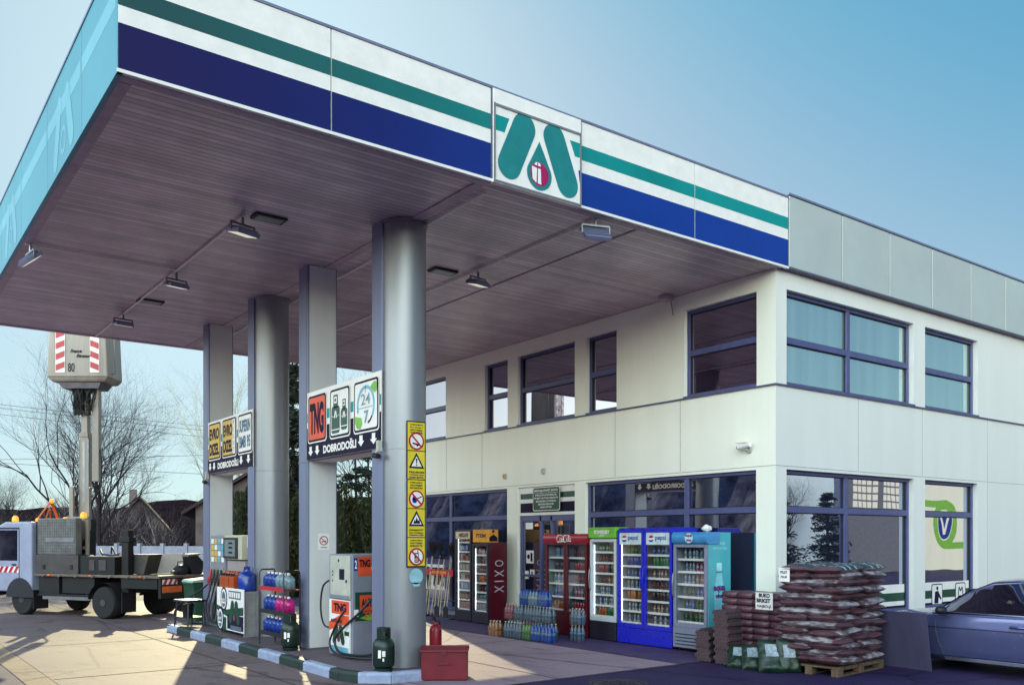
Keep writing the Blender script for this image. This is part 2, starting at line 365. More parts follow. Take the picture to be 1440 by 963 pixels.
# ------------------------------------------------------------------ ground
def ground_mat(name, c1, c2, c3, rough, big=.35, spec=.12):
    m = D.materials.new(name); m.use_nodes = True; nt = m.node_tree; b = nt.nodes['Principled BSDF']
    tc = nt.nodes.new('ShaderNodeTexCoord')
    n1 = nt.nodes.new('ShaderNodeTexNoise'); n1.inputs['Scale'].default_value = big; n1.inputs['Detail'].default_value = 9; n1.inputs['Roughness'].default_value = .62
    n2 = nt.nodes.new('ShaderNodeTexNoise'); n2.inputs['Scale'].default_value = 70; n2.inputs['Detail'].default_value = 4
    n3 = nt.nodes.new('ShaderNodeTexNoise'); n3.inputs['Scale'].default_value = 1.7; n3.inputs['Detail'].default_value = 7; n3.inputs['Roughness'].default_value = .7
    mp = nt.nodes.new('ShaderNodeMapping'); mp.inputs['Scale'].default_value = (1.6, .5, 1)
    nt.links.new(tc.outputs['Object'], mp.inputs['Vector'])
    for n in (n1, n2): nt.links.new(tc.outputs['Object'], n.inputs['Vector'])
    nt.links.new(mp.outputs['Vector'], n3.inputs['Vector'])
    r1 = nt.nodes.new('ShaderNodeValToRGB'); r1.color_ramp.elements[0].position = .36; r1.color_ramp.elements[1].position = .64
    r1.color_ramp.elements[0].color = (*c2, 1); r1.color_ramp.elements[1].color = (*c1, 1)
    nt.links.new(n1.outputs['Fac'], r1.inputs['Fac'])
    r3 = nt.nodes.new('ShaderNodeValToRGB'); r3.color_ramp.elements[0].position = .30; r3.color_ramp.elements[1].position = .46
    r3.color_ramp.elements[0].color = (1, 1, 1, 1); r3.color_ramp.elements[1].color = (0, 0, 0, 1)
    nt.links.new(n3.outputs['Fac'], r3.inputs['Fac'])
    mx = nt.nodes.new('ShaderNodeMix'); mx.data_type = 'RGBA'; mx.inputs[7].default_value = (*c3, 1)
    nt.links.new(r3.outputs['Color'], mx.inputs['Factor']); nt.links.new(r1.outputs['Color'], mx.inputs[6])
    # hairline cracks and old oil spots
    vo = nt.nodes.new('ShaderNodeTexVoronoi'); vo.feature = 'DISTANCE_TO_EDGE'; vo.inputs['Scale'].default_value = .33
    wob = nt.nodes.new('ShaderNodeMix'); wob.data_type = 'VECTOR'; wob.inputs['Factor'].default_value = .16; nt.links.new(tc.outputs['Object'], wob.inputs[4]); nt.links.new(n3.outputs['Color'], wob.inputs[5])
    nt.links.new(wob.outputs[1], vo.inputs['Vector'])
    cr_ = nt.nodes.new('ShaderNodeValToRGB'); cr_.color_ramp.elements[0].position = .0; cr_.color_ramp.elements[0].color = (.35, .33, .35, 1); cr_.color_ramp.elements[1].position = .010; nt.links.new(vo.outputs['Distance'], cr_.inputs['Fac'])
    vs_ = nt.nodes.new('ShaderNodeTexVoronoi'); vs_.inputs['Scale'].default_value = .9; vs_.inputs['Randomness'].default_value = 1; nt.links.new(wob.outputs[1], vs_.inputs['Vector'])
    os_ = nt.nodes.new('ShaderNodeValToRGB'); os_.color_ramp.elements[0].position = .06; os_.color_ramp.elements[0].color = (.45, .43, .45, 1); os_.color_ramp.elements[1].position = .17; nt.links.new(vs_.outputs['Distance'], os_.inputs['Fac'])
    k1 = nt.nodes.new('ShaderNodeMix'); k1.data_type = 'RGBA'; k1.blend_type = 'MULTIPLY'; k1.inputs['Factor'].default_value = .8; nt.links.new(mx.outputs[2], k1.inputs[6]); nt.links.new(cr_.outputs['Color'], k1.inputs[7])
    k2 = nt.nodes.new('ShaderNodeMix'); k2.data_type = 'RGBA'; k2.blend_type = 'MULTIPLY'; k2.inputs['Factor'].default_value = .6; nt.links.new(k1.outputs[2], k2.inputs[6]); nt.links.new(os_.outputs['Color'], k2.inputs[7])
    mx = k2
    sp = nt.nodes.new('ShaderNodeMix'); sp.data_type = 'RGBA'; sp.blend_type = 'MULTIPLY'; sp.inputs['Factor'].default_value = .75
    r2 = nt.nodes.new('ShaderNodeValToRGB'); r2.color_ramp.elements[0].position = .35; r2.color_ramp.elements[0].color = (.55, .55, .55, 1); r2.color_ramp.elements[1].position = .6
    nt.links.new(n2.outputs['Fac'], r2.inputs['Fac']); nt.links.new(mx.outputs[2], sp.inputs[6]); nt.links.new(r2.outputs['Color'], sp.inputs[7])
    nt.links.new(sp.outputs[2], b.inputs['Base Color'])
    b.inputs['Roughness'].default_value = rough; b.inputs['Specular IOR Level'].default_value = spec
    bp = nt.nodes.new('ShaderNodeBump'); bp.inputs['Strength'].default_value = .35; bp.inputs['Distance'].default_value = .01
    nt.links.new(n2.outputs['Fac'], bp.inputs['Height']); nt.links.new(bp.outputs['Normal'], b.inputs['Normal'])
    return m
M_asphalt = ground_mat('worn_asphalt', (.046, .030, .095), (.030, .019, .066), (.014, .009, .034), .62)
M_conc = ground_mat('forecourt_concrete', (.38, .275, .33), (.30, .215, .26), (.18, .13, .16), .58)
M_gutter = ground_mat('gutter_concrete', (.30, .22, .16), (.24, .17, .13), (.14, .10, .09), .7)
M_shade_slab = ground_mat('shade_toned_concrete', (.105, .070, .165), (.08, .053, .13), (.05, .034, .085), .6, .6)
M_earth = ground_mat('dry_earth', (.10, .075, .06), (.07, .05, .045), (.04, .03, .03), .9)

g = MB(); g.quad((-500, -500, 0), (500, -500, 0), (500, 500, 0), (-500, 500, 0))
tag(g.done('ground', M_asphalt), kind='structure')
M_conc2 = ground_mat('sun_damped_concrete', (.225, .165, .165), (.175, .125, .13), (.11, .078, .085), .62)  # left slab coloured darker to hold down the strong sun on it
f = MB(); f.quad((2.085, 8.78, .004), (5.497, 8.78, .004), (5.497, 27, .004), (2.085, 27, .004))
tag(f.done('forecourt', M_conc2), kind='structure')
f = MB(); f.quad((5.5, 8.78, .004), (9.55, 8.78, .004), (9.55, 27, .004), (5.5, 27, .004))  # lane slab coloured paler, brightness of the sun strip put into it
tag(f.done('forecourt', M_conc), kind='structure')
f = MB(); f.quad((9.553, 8.78, .004), (11.45, 8.78, .004), (11.45, 27, .004), (9.553, 27, .004))  # strip along the shop coloured darker, the shade there painted in
tag(f.done('shade_toned_walkway', M_shade_slab), kind='structure')
f = MB(); f.quad((-30, 16.4, .004), (1.74, 16.4, .004), (1.74, 34, .004), (-30, 34, .004))
tag(f.done('road', M_conc), kind='structure')
f = MB()
for k in range(19):
    y = 8.8+k
    f.box(1.755, 2.07, y+.006, y+.994, -.02, .012)
tag(f.done('gutter', M_gutter, bevel=.006), kind='structure')
# saw-cut joints of the slabs
f = MB()
M_cut = mat('slab_joint', (.035, .026, .035), .9)
for x in (4.4, 7.3, 9.6): f.quad((x-.012, 8.8, .0075), (x+.012, 8.8, .0075), (x+.012, 27, .0075), (x-.012, 27, .0075))
for y in (8.80, 12.6, 16.6, 20.4): f.quad((2.1, y-.014, .0078), (11.4, y-.014, .0078), (11.4, y+.014, .0078), (2.1, y+.014, .0078))
tag(f.done('slab_joint', M_cut), kind='structure')

# raised pump island with painted kerb stones
IS = [(4.97, 17.9), (4.97, 10.35), (5.07, 10.02), (5.40, 9.74), (6.05, 9.70), (6.45, 9.95), (6.60, 10.4), (6.60, 17.9)]
isl = MB(); isl.prism([(x+(.1 if x < 5.5 else -.1 if x > 6.2 else 0), y+(.1 if y < 11 else -.1)) for x, y in IS], 'z', 0.0, .128)
M_island = ground_mat('island_concrete', (.17, .13, .15), (.13, .10, .12), (.08, .06, .08), .65, 1.2)
island = tag(isl.done('pump_island', M_island), kind='structure')
M_kw = mat('kerb_white', (.60, .68, .86), .55, var=.14, scale=9, bump=.15)
M_kg = mat('kerb_green', (.028, .065, .058), .6, var=.2, scale=9, bump=.15)
def kerb(p, q, m, k):
    a = Vector((*p, 0)); b = Vector((*q, 0)); d = (b-a).normalized(); n = Vector((d.y, -d.x, 0))
    c = Vector((5.8, 13.5, 0))
    if (c-a).dot(n) < 0: n = -n
    a2 = a+d*.006; b2 = b-d*.006
    mb = MB(); prof = [(0, 0), (0, .105), (.025, .14), (.13, .14), (.13, 0)]
    vs = [a2+n*u+Vector((0, 0, z)) for u, z in prof]+[b2+n*u+Vector((0, 0, z)) for u, z in prof]
    N = 5; mb.add(vs, [tuple(range(N))[::-1], tuple(range(N, 2*N))]+[(i, (i+1) % N, N+(i+1) % N, N+i) for i in range(N)])
    mb.done('kerb_stone', m, island, bevel=.008)
seg = []
y = 10.35
kerb(IS[1], IS[2], M_kg, 0); 
kerb(IS[2], IS[3], M_kw, 0); kerb(IS[3], IS[4], M_kw, 0); kerb(IS[4], IS[5], M_kg, 0); kerb(IS[5], IS[6], M_kg, 0)
ys = [10.35, 10.62]+[10.62+.83*(k+1) for k in range(8)]+[17.9]
for k, (a, b) in enumerate(zip(ys, ys[1:])):
    if b-a > .05:
        kerb((4.97, a), (4.97, b), M_kg if k % 2 == 0 else M_kw, k); kerb((6.60, a), (6.60, b), M_kg if k % 2 == 0 else M_kw, k)
kerb((4.97, 17.9), (5.8, 17.9), M_kg, 0); kerb((5.8, 17.9), (6.60, 17.9), M_kw, 0)
# ------------------------------------------------------------------ station building
BX, BY, BT = 11.45, 8.57, 5.96      # front wall plane X, side wall plane Y, top of wall
XE, YE = 24.0, 20.4
bld = thing('station_building', 'two storey cream station building with slate blue window frames and grey parapet', 'building', (BX, BY, 0))

def wall_sheet(name, ax, a0, a1, z0, z1, openings, plane, depth, m):
    cuts = sorted({a0, a1, *[o[0] for o in openings], *[o[1] for o in openings]})
    zs = sorted({z0, z1, *[o[2] for o in openings], *[o[3] for o in openings]})
    mb = MB()
    def P(a, d, z): return (plane+d, a, z) if ax == 'x' else (a, plane+d, z)
    for i in range(len(cuts)-1):
        for j in range(len(zs)-1):
            ca = (cuts[i]+cuts[i+1])/2; cz = (zs[j]+zs[j+1])/2
            if any(o[0] < ca < o[1] and o[2] < cz < o[3] for o in openings): continue
            mb.quad(P(cuts[i], 0, zs[j]), P(cuts[i+1], 0, zs[j]), P(cuts[i+1], 0, zs[j+1]), P(cuts[i], 0, zs[j+1]))
    for o in openings:
        for a, b in (((o[0], o[2]), (o[1], o[2])), ((o[1], o[2]), (o[1], o[3])), ((o[1], o[3]), (o[0], o[3])), ((o[0], o[3]), (o[0], o[2]))):
            mb.quad(P(a[0], 0, a[1]), P(b[0], 0, b[1]), P(b[0], depth, b[1]), P(a[0], depth, a[1]))
    return mb.done(name, m, bld, world=True)

UZ = (4.20, 5.68); LZ = (.12, 2.88)
front_ops = [(8.93, 10.44, *UZ), (12.11, 12.95, *UZ), (13.30, 15.16, *UZ), (15.52, 16.38, *UZ), (18.01, 19.6, *UZ),
             (8.94, 12.99, *LZ), (13.30, 15.16, .02, 2.88), (15.54, 19.3, *LZ)]
side_ops = [(11.72, 15.44, *UZ), (15.83, 17.80, *UZ), (11.72, 15.44, .5, 2.88), (15.83, 17.80, .5, 2.88)]
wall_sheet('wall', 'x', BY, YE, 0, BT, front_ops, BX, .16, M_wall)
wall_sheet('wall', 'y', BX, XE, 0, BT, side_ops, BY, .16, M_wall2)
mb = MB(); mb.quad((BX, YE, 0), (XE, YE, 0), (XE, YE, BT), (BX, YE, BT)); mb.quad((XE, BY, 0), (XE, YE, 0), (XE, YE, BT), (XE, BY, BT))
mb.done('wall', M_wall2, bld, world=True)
mb = MB(); mb.box(BX+.02, XE-.02, BY+.02, YE-.02, BT, 7.0); mb.done('roof', M_grey_panel, bld, world=True)

def window(ax, a0, a1, z0, z1, muls, rails, glass, inset=.10, fr=.055):
    """a: along the wall; frame bars, dark gaskets, panes"""
    def bx(mb, u0, u1, d0, d1, w0, w1, m=0):
        if ax == 'x': mb.box(BX+d0, BX+d1, u0, u1, w0, w1, m)
        else: mb.box(u0, u1, BY+d0, BY+d1, w0, w1, m)
    F = MB(); d0, d1 = inset-.03, inset+.04
    a0 += .003; a1 -= .003; z0 += .003; z1 -= .003
    bx(F, a0, a1, d0, d1, z0, z0+fr); bx(F, a0, a1, d0, d1, z1-fr, z1)
    bx(F, a0, a0+fr, d0, d1, z0+fr, z1-fr); bx(F, a1-fr, a1, d0, d1, z0+fr, z1-fr)
    ms = sorted(muls)
    for q in ms: bx(F, q-.05, q+.05, d0, d1, z0+fr, z1-fr)
    edges = [a0+fr]+[e for q in ms for e in (q-.05, q+.05)]+[a1-fr]
    for r in rails:
        for i in range(0, len(edges), 2): bx(F, edges[i], edges[i+1], d0, d1, r-.05, r+.05)
    fo = F.done('window', M_frame, bld, world=True, bevel=.006)
    G = MB()
    zz = [z0+fr]+[e for r in sorted(rails) for e in (r-.05, r+.05)]+[z1-fr]
    for i in range(0, len(edges), 2):
        for j in range(0, len(zz), 2):
            e = .012
            bx(G, edges[i], edges[i]+e, inset+.0, inset+.03, zz[j], zz[j+1]); bx(G, edges[i+1]-e, edges[i+1], inset+.0, inset+.03, zz[j], zz[j+1])
            bx(G, edges[i]+e, edges[i+1]-e, inset+.0, inset+.03, zz[j], zz[j]+e); bx(G, edges[i]+e, edges[i+1]-e, inset+.0, inset+.03, zz[j+1]-e, zz[j+1])
    G.done('gasket', M_gasket, fo, world=True)
    Pn = MB()
    d = inset+.02
    if ax == 'x': Pn.quad((BX+d, a1, z0), (BX+d, a0, z0), (BX+d, a0, z1), (BX+d, a1, z1))
    else: Pn.quad((a0, BY+d, z0), (a1, BY+d, z0), (a1, BY+d, z1), (a0, BY+d, z1))
    Pn.done('pane', glass, fo, world=True)
    Sl = MB(); bx(Sl, a0, a1, -.035, inset-.03, z0-.022, z0+.012); Sl.done('sill', M_frame, fo, world=True)
    return fo

for (a0, a1, z0, z1) in front_ops[:5]: window('x', a0, a1, z0, z1, [], [4.95], M_glass_dark)
window('x', 8.94, 12.99, *LZ, [10.46], [2.26], M_glass_shop)
window('x', 15.54, 19.3, *LZ, [17.91], [2.26], M_glass_shop)
w1 = window('y', 11.72, 15.44, *UZ, [13.53], [4.92], M_glass_up, .12)
w2 = window('y', 15.83, 17.80, *UZ, [], [4.92], M_glass_up, .12)
w3 = window('y', 11.72, 15.44, .5, 2.88, [13.47], [2.26], M_glass_shop, .12)
w4 = window('y', 15.83, 17.80, .5, 2.88, [], [2.26], M_glass_shop, .12)
# blinds behind the upper panes show as pale vertical folds on the glass; the shop panes carry a striped film low down
def film(fo, x0, x1, icons):
    Fl = Flat((0, BY+.137, 0), *FRONT)
    Fl.rect(x0, .56, x1, .98, 1, 0); Fl.rect(x0, .68, x1, .83, 2, 1); Fl.rect(x0, .56, x1, .60, 2, 2)
    for x, k in icons:
        Fl.rrect(x, .55, x+.40, .95, .05, 3, 2); Fl.rrect(x+.02, .57, x+.38, .93, .04, 4, 0)
        if k == 0:
            Fl.circle(x+.20, .865, .035, 5, 2); Fl.poly([(x+.09, .58), (x+.24, .58), (x+.25, .70), (x+.33, .64), (x+.35, .67), (x+.23, .82), (x+.12, .80)], 5, 2)
        else:
            Fl.rect(x+.10, .60, x+.30, .70, 5, 2); Fl.stroke([(x+.11, .72), (x+.14, .86), (x+.2, .79), (x+.26, .86), (x+.29, .72)], .03, 5, 2)
    Fl.done('window_film', [M_white, M_dgreen, M_ink], fo, world=True)
film(w3, 13.55, 15.36, [])
film(w4, 15.90, 17.72, [(16.30, 0), (17.18, 1)])
Fl = Flat((0, BY+.137, 0), *FRONT)
Fl.stroke([(14.40, .60), (14.25, 1.02)], .16, 3, 0); Fl.done('window_film', [M_dgreen], w3, world=True)

# belt flashing, panel joints, plinth
mb = MB(); mb.box(BX-.03, BX-.002, BY-.03, YE, 4.165, 4.190); mb.box(BX, XE, BY-.03, BY-.002, 4.165, 4.190)
mb.done('belt_flashing', M_dark_line, bld, world=True)
mb = MB()
for y in (16.49, 17.97, 12.15, 10.53): mb.box(BX-.0025, BX+.001, y-.006, y+.006, 2.95, 4.16)
for x in (13.68, 15.73, 18.2, 20.4): mb.box(x-.006, x+.006, BY-.0025, BY+.001, 2.95, 4.16)
mb.box(BX+.002, XE, BY-.0028, BY+.001, 2.925, 2.936); mb.box(BX-.0028, BX+.001, BY, YE, 2.925, 2.936)
for x in (18.2, 20.4): mb.box(x-.006, x+.006, BY-.0025, BY+.001, 0.3, 2.92)
mb.done('panel_joint', M_pjoint, bld, world=True)
mb = MB(); mb.box(BX-.012, BX-.002, BY-.012, 13.28, 0, .11); mb.box(BX-.012, BX-.002, 15.18, YE, 0, .11); mb.box(BX, XE, BY-.012, BY-.002, 0, .18)
mb.done('plinth', M_joint, bld, world=True)
# grey parapet panels along the side
xs = [11.62, 13.02, 14.44, 15.86, 17.28, 18.70, 20.12, 21.54, 22.96, 24.0]
for a, b in zip(xs, xs[1:]):
    mb = MB(); mb.box(a+.012, b-.012, BY-.12, BY-.07, 5.985, 7.075)
    mb.done('parapet_panel', M_grey_panel, bld, world=True, bevel=.006)
mb = MB(); mb.box(11.60, XE, BY-.068, BY+.3, 5.97, 7.08, 0); mb.box(11.60, XE, BY-.125, BY-.001, 5.958, 5.982, 0)
mb.done('parapet_backing', M_dark_line, bld, world=True)
mb = MB(); mb.box(11.60, XE, BY-.135, BY+.33, 7.083, 7.115); mb.done('coping', M_alu_flat, bld, world=True)

# glazed sliding entrance with its striped header
door = MB()
def dbx(mb, y0, y1, d0, d1, z0, z1, m=0): mb.box(BX+d0, BX+d1, y0, y1, z0, z1, m)
for y in (13.33, 14.10, 14.46, 15.12): dbx(door, y-.03, y+.03, .06, .13, .02, 2.28)
dbx(door, 13.36, 15.09, .06, .13, 2.16, 2.28); dbx(door, 13.36, 15.09, .06, .13, .02, .12); dbx(door, 14.49, 15.09, .06, .13, 1.0, 1.05)
do = door.done('door', M_frame, bld, world=True, bevel=.006)
mb = MB(); mb.quad((BX+.10, 15.15, .05), (BX+.10, 13.31, .05), (BX+.10, 13.31, 2.2), (BX+.10, 15.15, 2.2)); mb.done('pane', M_glass_shop, do, world=True)
mb = MB(); mb.tube([(BX+.055, 14.06, .85), (BX+.02, 14.06, .9), (BX+.02, 14.06, 1.25), (BX+.055, 14.06, 1.3)], .014); mb.done('handle', M_alu, do, world=True)
Fl = Flat((BX+.094, 0, 0), *LEFTF)
for (y0, z0, y1, z1, m) in ((-15.0, 2.0, -14.75, 2.14, 0), (-14.98, 1.28, -14.72, 1.55, 0), (-15.02, .95, -14.9, 1.12, 0), (-15.05, .30, -14.55, .48, 1), (-14.85, 1.0, -14.7, 1.15, 0), (-15.06, .55, -14.7, .66, 0)):
    Fl.rect(y0, z0, y1, z1, 1, m)
Fl.circle(-14.9, 1.42, .05, 2, 2); Fl.rect(-14.83, 1.32, -14.76, 1.5, 2, 2); Fl.rect(-14.80, 1.04, -14.75, 1.11, 2, 2)
Fl.done('notice', [M_white, M_dgreen, M_ink], do, world=True)
mb = MB(); mb.box(BX+.05, BX+.14, 13.305, 15.155, 2.285, 2.875); hd = mb.done('door_header', M_white, bld, world=True)
Fl = Flat((BX+.05, 0, 0), *LEFTF)
Fl.rect(-15.12, 2.63, -13.34, 2.745, 1, 0); Fl.rect(-15.12, 2.345, -13.34, 2.545, 1, 1)
Fl.done('stripe', [M_dgreen, M_ink], hd, world=True)

# green company plaque
pq = thing('plaque', 'rounded dark green plaque with white lettering above the entrance', 'sign', (BX, 14.2, 2.38))
Fl = Flat((BX+.0, 0, 0), *LEFTF); Fl.rrect(-14.63, 2.37, -13.75, 2.86, .05, 1, 0); Fl.rrect(-14.615, 2.385, -13.765, 2.845, .045, 2, 1)
mb = MB(); mb.box(BX+.004, BX+.045, 14.55-.75, 14.55, 2.42, 2.80)
mb.done('backing', M_black, pq, world=True); Fl.done('plate', [M_white, M_dgreen], pq, world=True)
Fl = Flat((BX, 0, 0), *LEFTF)
Fl.text('MIHAJLOVIĆ DOO', -14.57, 2.755, .76, .065, 4, bold=.03); Fl.rect(-14.57, 2.735, -13.81, 2.741, 4)
for k, (s_, w_) in enumerate((('PRODAVNICA', .70), ('PROMET NAFTNIH DERIVATA', .78), ('BENZINSKA STANICA', .66), ('BEOGRADSKA BB', .50), ('NON STOP', .38))):
    Fl.text(s_, -14.19-w_/2, 2.675-.062*k, w_, .036, 4, bold=.02)
Fl.done('lettering', M_white, pq, world=True)

# security cameras and sensors
def cctv(loc, rot, label):
    t = thing('security_camera', label, 'security camera', loc, rot, 'security cameras')
    mb = MB(); mb.cyl((0, 0, 0), (0, .05, 0), .05); mb.tube([(0, .05, 0), (0, .10, .0), (0, .12, .05)], .018); mb.done('bracket', M_offwhite, t, smooth=True)
    mb = MB(); mb.tube([(-.10, .12, .075), (.13, .12, .045)], .042, 14); mb.box(-.08, .17, .075, .165, .108, .116); mb.done('housing', M_white, t, smooth=True)
    mb = MB(); mb.tube([(.13, .12, .045), (.145, .12, .043)], .034, 14); mb.done('lens', M_black, t, smooth=True)
    return t
cctv((BX, 9.06, 3.20), PI/2, 'small white security camera on the cream wall between the storeys')
def sensor(y, z, label, m):
    t = thing('wall_sensor', label, 'sensor', (BX, y, z), 0, 'wall sensors')
    mb = MB(); mb.box(-.04, -.001, -.045, .045, -.06, .06); mb.done('housing', M_offwhite, t, bevel=.01)
    mb = MB(); mb.sphere((-.045, 0, .0), .034); mb.done('lens', m, t, smooth=True)
sensor(15.60, 3.15, 'small orange tinted wall sensor above the shop window', M_amber)
sensor(14.26, 3.18, 'small grey wall sensor above the entrance plaque', M_offwhite)

# ------------------------------------------------------------------ canopy
CX0, CX1, CY0, CY1, CZ, CT = 1.92, 11.60, 8.45, 19.9, 5.95, 7.03
can = thing('canopy', 'large flat forecourt canopy with green and blue striped fascia on four silver columns', 'canopy', (5.9, 10.4, 0))
def soffit_mat():
    m = mat('soffit_planks', (.72, .59, .67), .40, var=.12, scale=1.5, spec=.6, metal=.35)
    nt = m.node_tree; b = nt.nodes['Principled BSDF']
    tc = nt.nodes.new('ShaderNodeTexCoord'); sx = nt.nodes.new('ShaderNodeSeparateXYZ'); nt.links.new(tc.outputs['Object'], sx.inputs[0])
    mu = nt.nodes.new('ShaderNodeMath'); mu.operation = 'MULTIPLY'; mu.inputs[1].default_value = 1/.10; nt.links.new(sx.outputs['Y'], mu.inputs[0])
    fr = nt.nodes.new('ShaderNodeMath'); fr.operation = 'FRACT'; nt.links.new(mu.outputs[0], fr.inputs[0])
    gp = nt.nodes.new('ShaderNodeValToRGB'); e = gp.color_ramp.elements
    e[0].position = 0; e[0].color = (.25, .25, .25, 1); e[1].position = .14; e[1].color = (1, 1, 1, 1)
    x = e.new(.86); x.color = (1, 1, 1, 1); x = e.new(1.); x.color = (.6, .6, .6, 1)
    nt.links.new(fr.outputs[0], gp.inputs['Fac'])
    # a tone of its own for every plank
    fl = nt.nodes.new('ShaderNodeMath'); fl.operation = 'FLOOR'; nt.links.new(mu.outputs[0], fl.inputs[0])
    wn = nt.nodes.new('ShaderNodeTexWhiteNoise'); wn.noise_dimensions = '1D'; nt.links.new(fl.outputs[0], wn.inputs['W'])
    mr = nt.nodes.new('ShaderNodeMapRange'); mr.inputs['To Min'].default_value = .82; mr.inputs['To Max'].default_value = 1.1; nt.links.new(wn.outputs['Value'], mr.inputs['Value'])
    old = b.inputs['Base Color'].links[0].from_socket
    m1 = nt.nodes.new('ShaderNodeMix'); m1.data_type = 'RGBA'; m1.blend_type = 'MULTIPLY'; m1.inputs['Factor'].default_value = .8
    nt.links.new(old, m1.inputs[6]); nt.links.new(gp.outputs['Color'], m1.inputs[7])
    m2 = nt.nodes.new('ShaderNodeMix'); m2.data_type = 'RGBA'; m2.blend_type = 'MULTIPLY'; m2.inputs['Factor'].default_value = 1
    nt.links.new(m1.outputs[2], m2.inputs[6]); nt.links.new(mr.outputs['Result'], m2.inputs[7]); nt.links.new(m2.outputs[2], b.inputs['Base Color'])
    bp = nt.nodes.new('ShaderNodeBump'); bp.inputs['Strength'].default_value = .5; bp.inputs['Distance'].default_value = .012
    nt.links.new(gp.outputs['Color'], bp.inputs['Height']); nt.links.new(bp.outputs['Normal'], b.inputs['Normal'])
    return m
M_soffit = soffit_mat()
mb = MB(); mb.box(CX0+.06, CX1-.16, CY0+.06, CY1-.06, CZ+.012, CZ+.10); mb.done('soffit', M_soffit, can, world=True)
mb = MB(); mb.box(CX0+.06, CX1-.16, CY0+.06, CY1-.06, CZ+.102, CT-.06); mb.done('roof', M_grey_panel, can, world=True)
# edge trims below
M_trim = mat('trim_brown', (.50, .37, .44), .45)
mb = MB(); mb.box(CX0+.05, CX0+.16, CY0+.17, CY1-.05, CZ-.006, CZ+.011); mb.box(CX0+.05, CX1-.17, CY0+.05, CY0+.16, CZ-.006, CZ+.011); mb.box(CX0+.161, CX1-.17, CY1-.16, CY1-.05, CZ-.006, CZ+.011)
mb.done('edge_trim', M_trim, can, world=True)
mb = MB(); mb.box(5.87, 6.00, CY0+.17, CY1-.17, CZ-.004, CZ+.0115); mb.box(8.50, 8.53, CY0+.17, CY1-.17, CZ-.004, CZ+.0115)
mb.done('joint_trim', M_trim, can, world=True)
# striped side fascia, panel by panel
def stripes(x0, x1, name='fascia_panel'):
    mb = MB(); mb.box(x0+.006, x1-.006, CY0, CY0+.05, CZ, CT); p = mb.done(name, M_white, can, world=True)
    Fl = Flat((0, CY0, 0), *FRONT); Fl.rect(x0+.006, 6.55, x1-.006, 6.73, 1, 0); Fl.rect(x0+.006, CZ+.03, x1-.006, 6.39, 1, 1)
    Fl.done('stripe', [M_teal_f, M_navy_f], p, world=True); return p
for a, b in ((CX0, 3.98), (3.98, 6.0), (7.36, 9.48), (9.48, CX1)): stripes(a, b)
mb = MB(); mb.box(CX0-.004, CX1, CY0-.012, CY0-.001, CZ-.004, CZ+.028); mb.done('drip_edge', M_white, can, world=True)
# logo panel
mb = MB(); mb.box(6.0+.004, 7.36-.004, CY0-.03, CY0+.05, CZ-.01, CT); lp = mb.done('logo_panel', M_white, can, world=True, bevel=.004)
for q, m_ in (([(.03, .60), (.165, .60), (.235, .78), (.03, .78)], M_teal), ([(1.33, .60), (1.33, .78), (1.17, .78), (1.25, .60)], M_teal), ([(1.33, .28), (1.33, .44), (1.305, .44)], M_navy)):
    Fl = Flat((6.0, CY0-.03, CZ), *FRONT); Fl.poly(q, 1, 0); Fl.done('stripe', m_, lp, world=True)
Fl = Flat((6.0, CY0-.03, CZ), *FRONT)
M_logo = mat('logo_green', (.012, .21, .22), .35, var=.08, scale=3)
Fl.capsule(.235, .24, .455, .735, .168, 2, 0); Fl.capsule(.915, .735, 1.13, .225, .168, 2, 0)
drop = [(.685, .63)]+[(.685+.19*math.cos(math.radians(a)), .235+.19*math.sin(math.radians(a))) for a in range(20, -201, -12)]
Fl.poly([(x, y) for x, y in drop], 2, 0)
Fl.circle(.685, .235, .142, 3, 1)
Fl.poly([(.575, .16), (.635, .12), (.645, .30), (.565, .31)], 4, 2); Fl.poly([(.655, .12), (.71, .115), (.70, .30), (.66, .30)], 4, 2)
Fl.poly([(.60, .335), (.645, .33), (.65, .37), (.63, .37)], 4, 2); Fl.poly([(.66, .33), (.70, .33), (.695, .36), (.665, .375)], 4, 2)
Fl.done('emblem', [M_logo, M_magenta, M_white], lp, world=True)
mb = MB(); q = CY0-.045
mb.box(6.03, 7.33, q, CY0-.031, CT-.20, CT-.175); mb.box(6.03, 7.33, q, CY0-.031, CZ+.0, CZ+.02)
mb.box(6.01, 6.03, q, CY0-.031, CZ, CT-.17); mb.box(7.33, 7.35, q, CY0-.031, CZ, CT-.17)
mb.done('logo_frame', M_alu, lp, world=True)
for x in (6.0, 7.36): mb = MB(); mb.box(x-.012, x+.012, CY0-.02, CY0-.002, CZ+.03, CT+.002); mb.done('joint_cover', M_dark_line, can, world=True)
# cyan end fascia with ghosted logo shapes
ys = [CY0, 9.95, 11.9, 13.9, 15.9, 17.9, CY1]
for a, b in zip(ys, ys[1:]):
    mb = MB(); mb.box(CX0, CX0+.05, a+(.052 if a == CY0 else .006), b-.006, CZ, CT); p = mb.done('end_panel', M_cyan, can, world=True)
    Fl = Flat((CX0, 0, 0), *LEFTF)
    Fl.rect(-b+.006, 6.55, -a-.052, 6.73, .4, 0)
    if a in (9.95, 13.9): 
        c = -(a+b)/2
        Fl.capsule(c-.45, CZ+.18, c-.22, CZ+.72, .12, .8, 0); Fl.capsule(c+.22, CZ+.72, c+.45, CZ+.18, .12, .9, 0); Fl.arc(c, CZ+.28, .13, .05, 0, 360, .65, 0)
    Fl.done('stripe', M_cyan2, p, world=True)
mb = MB(); mb.box(CX0, CX0+.05, CY0+.001, CY0+.05, CZ, CT); mb.done('corner_strip', M_cyan, can, world=True)
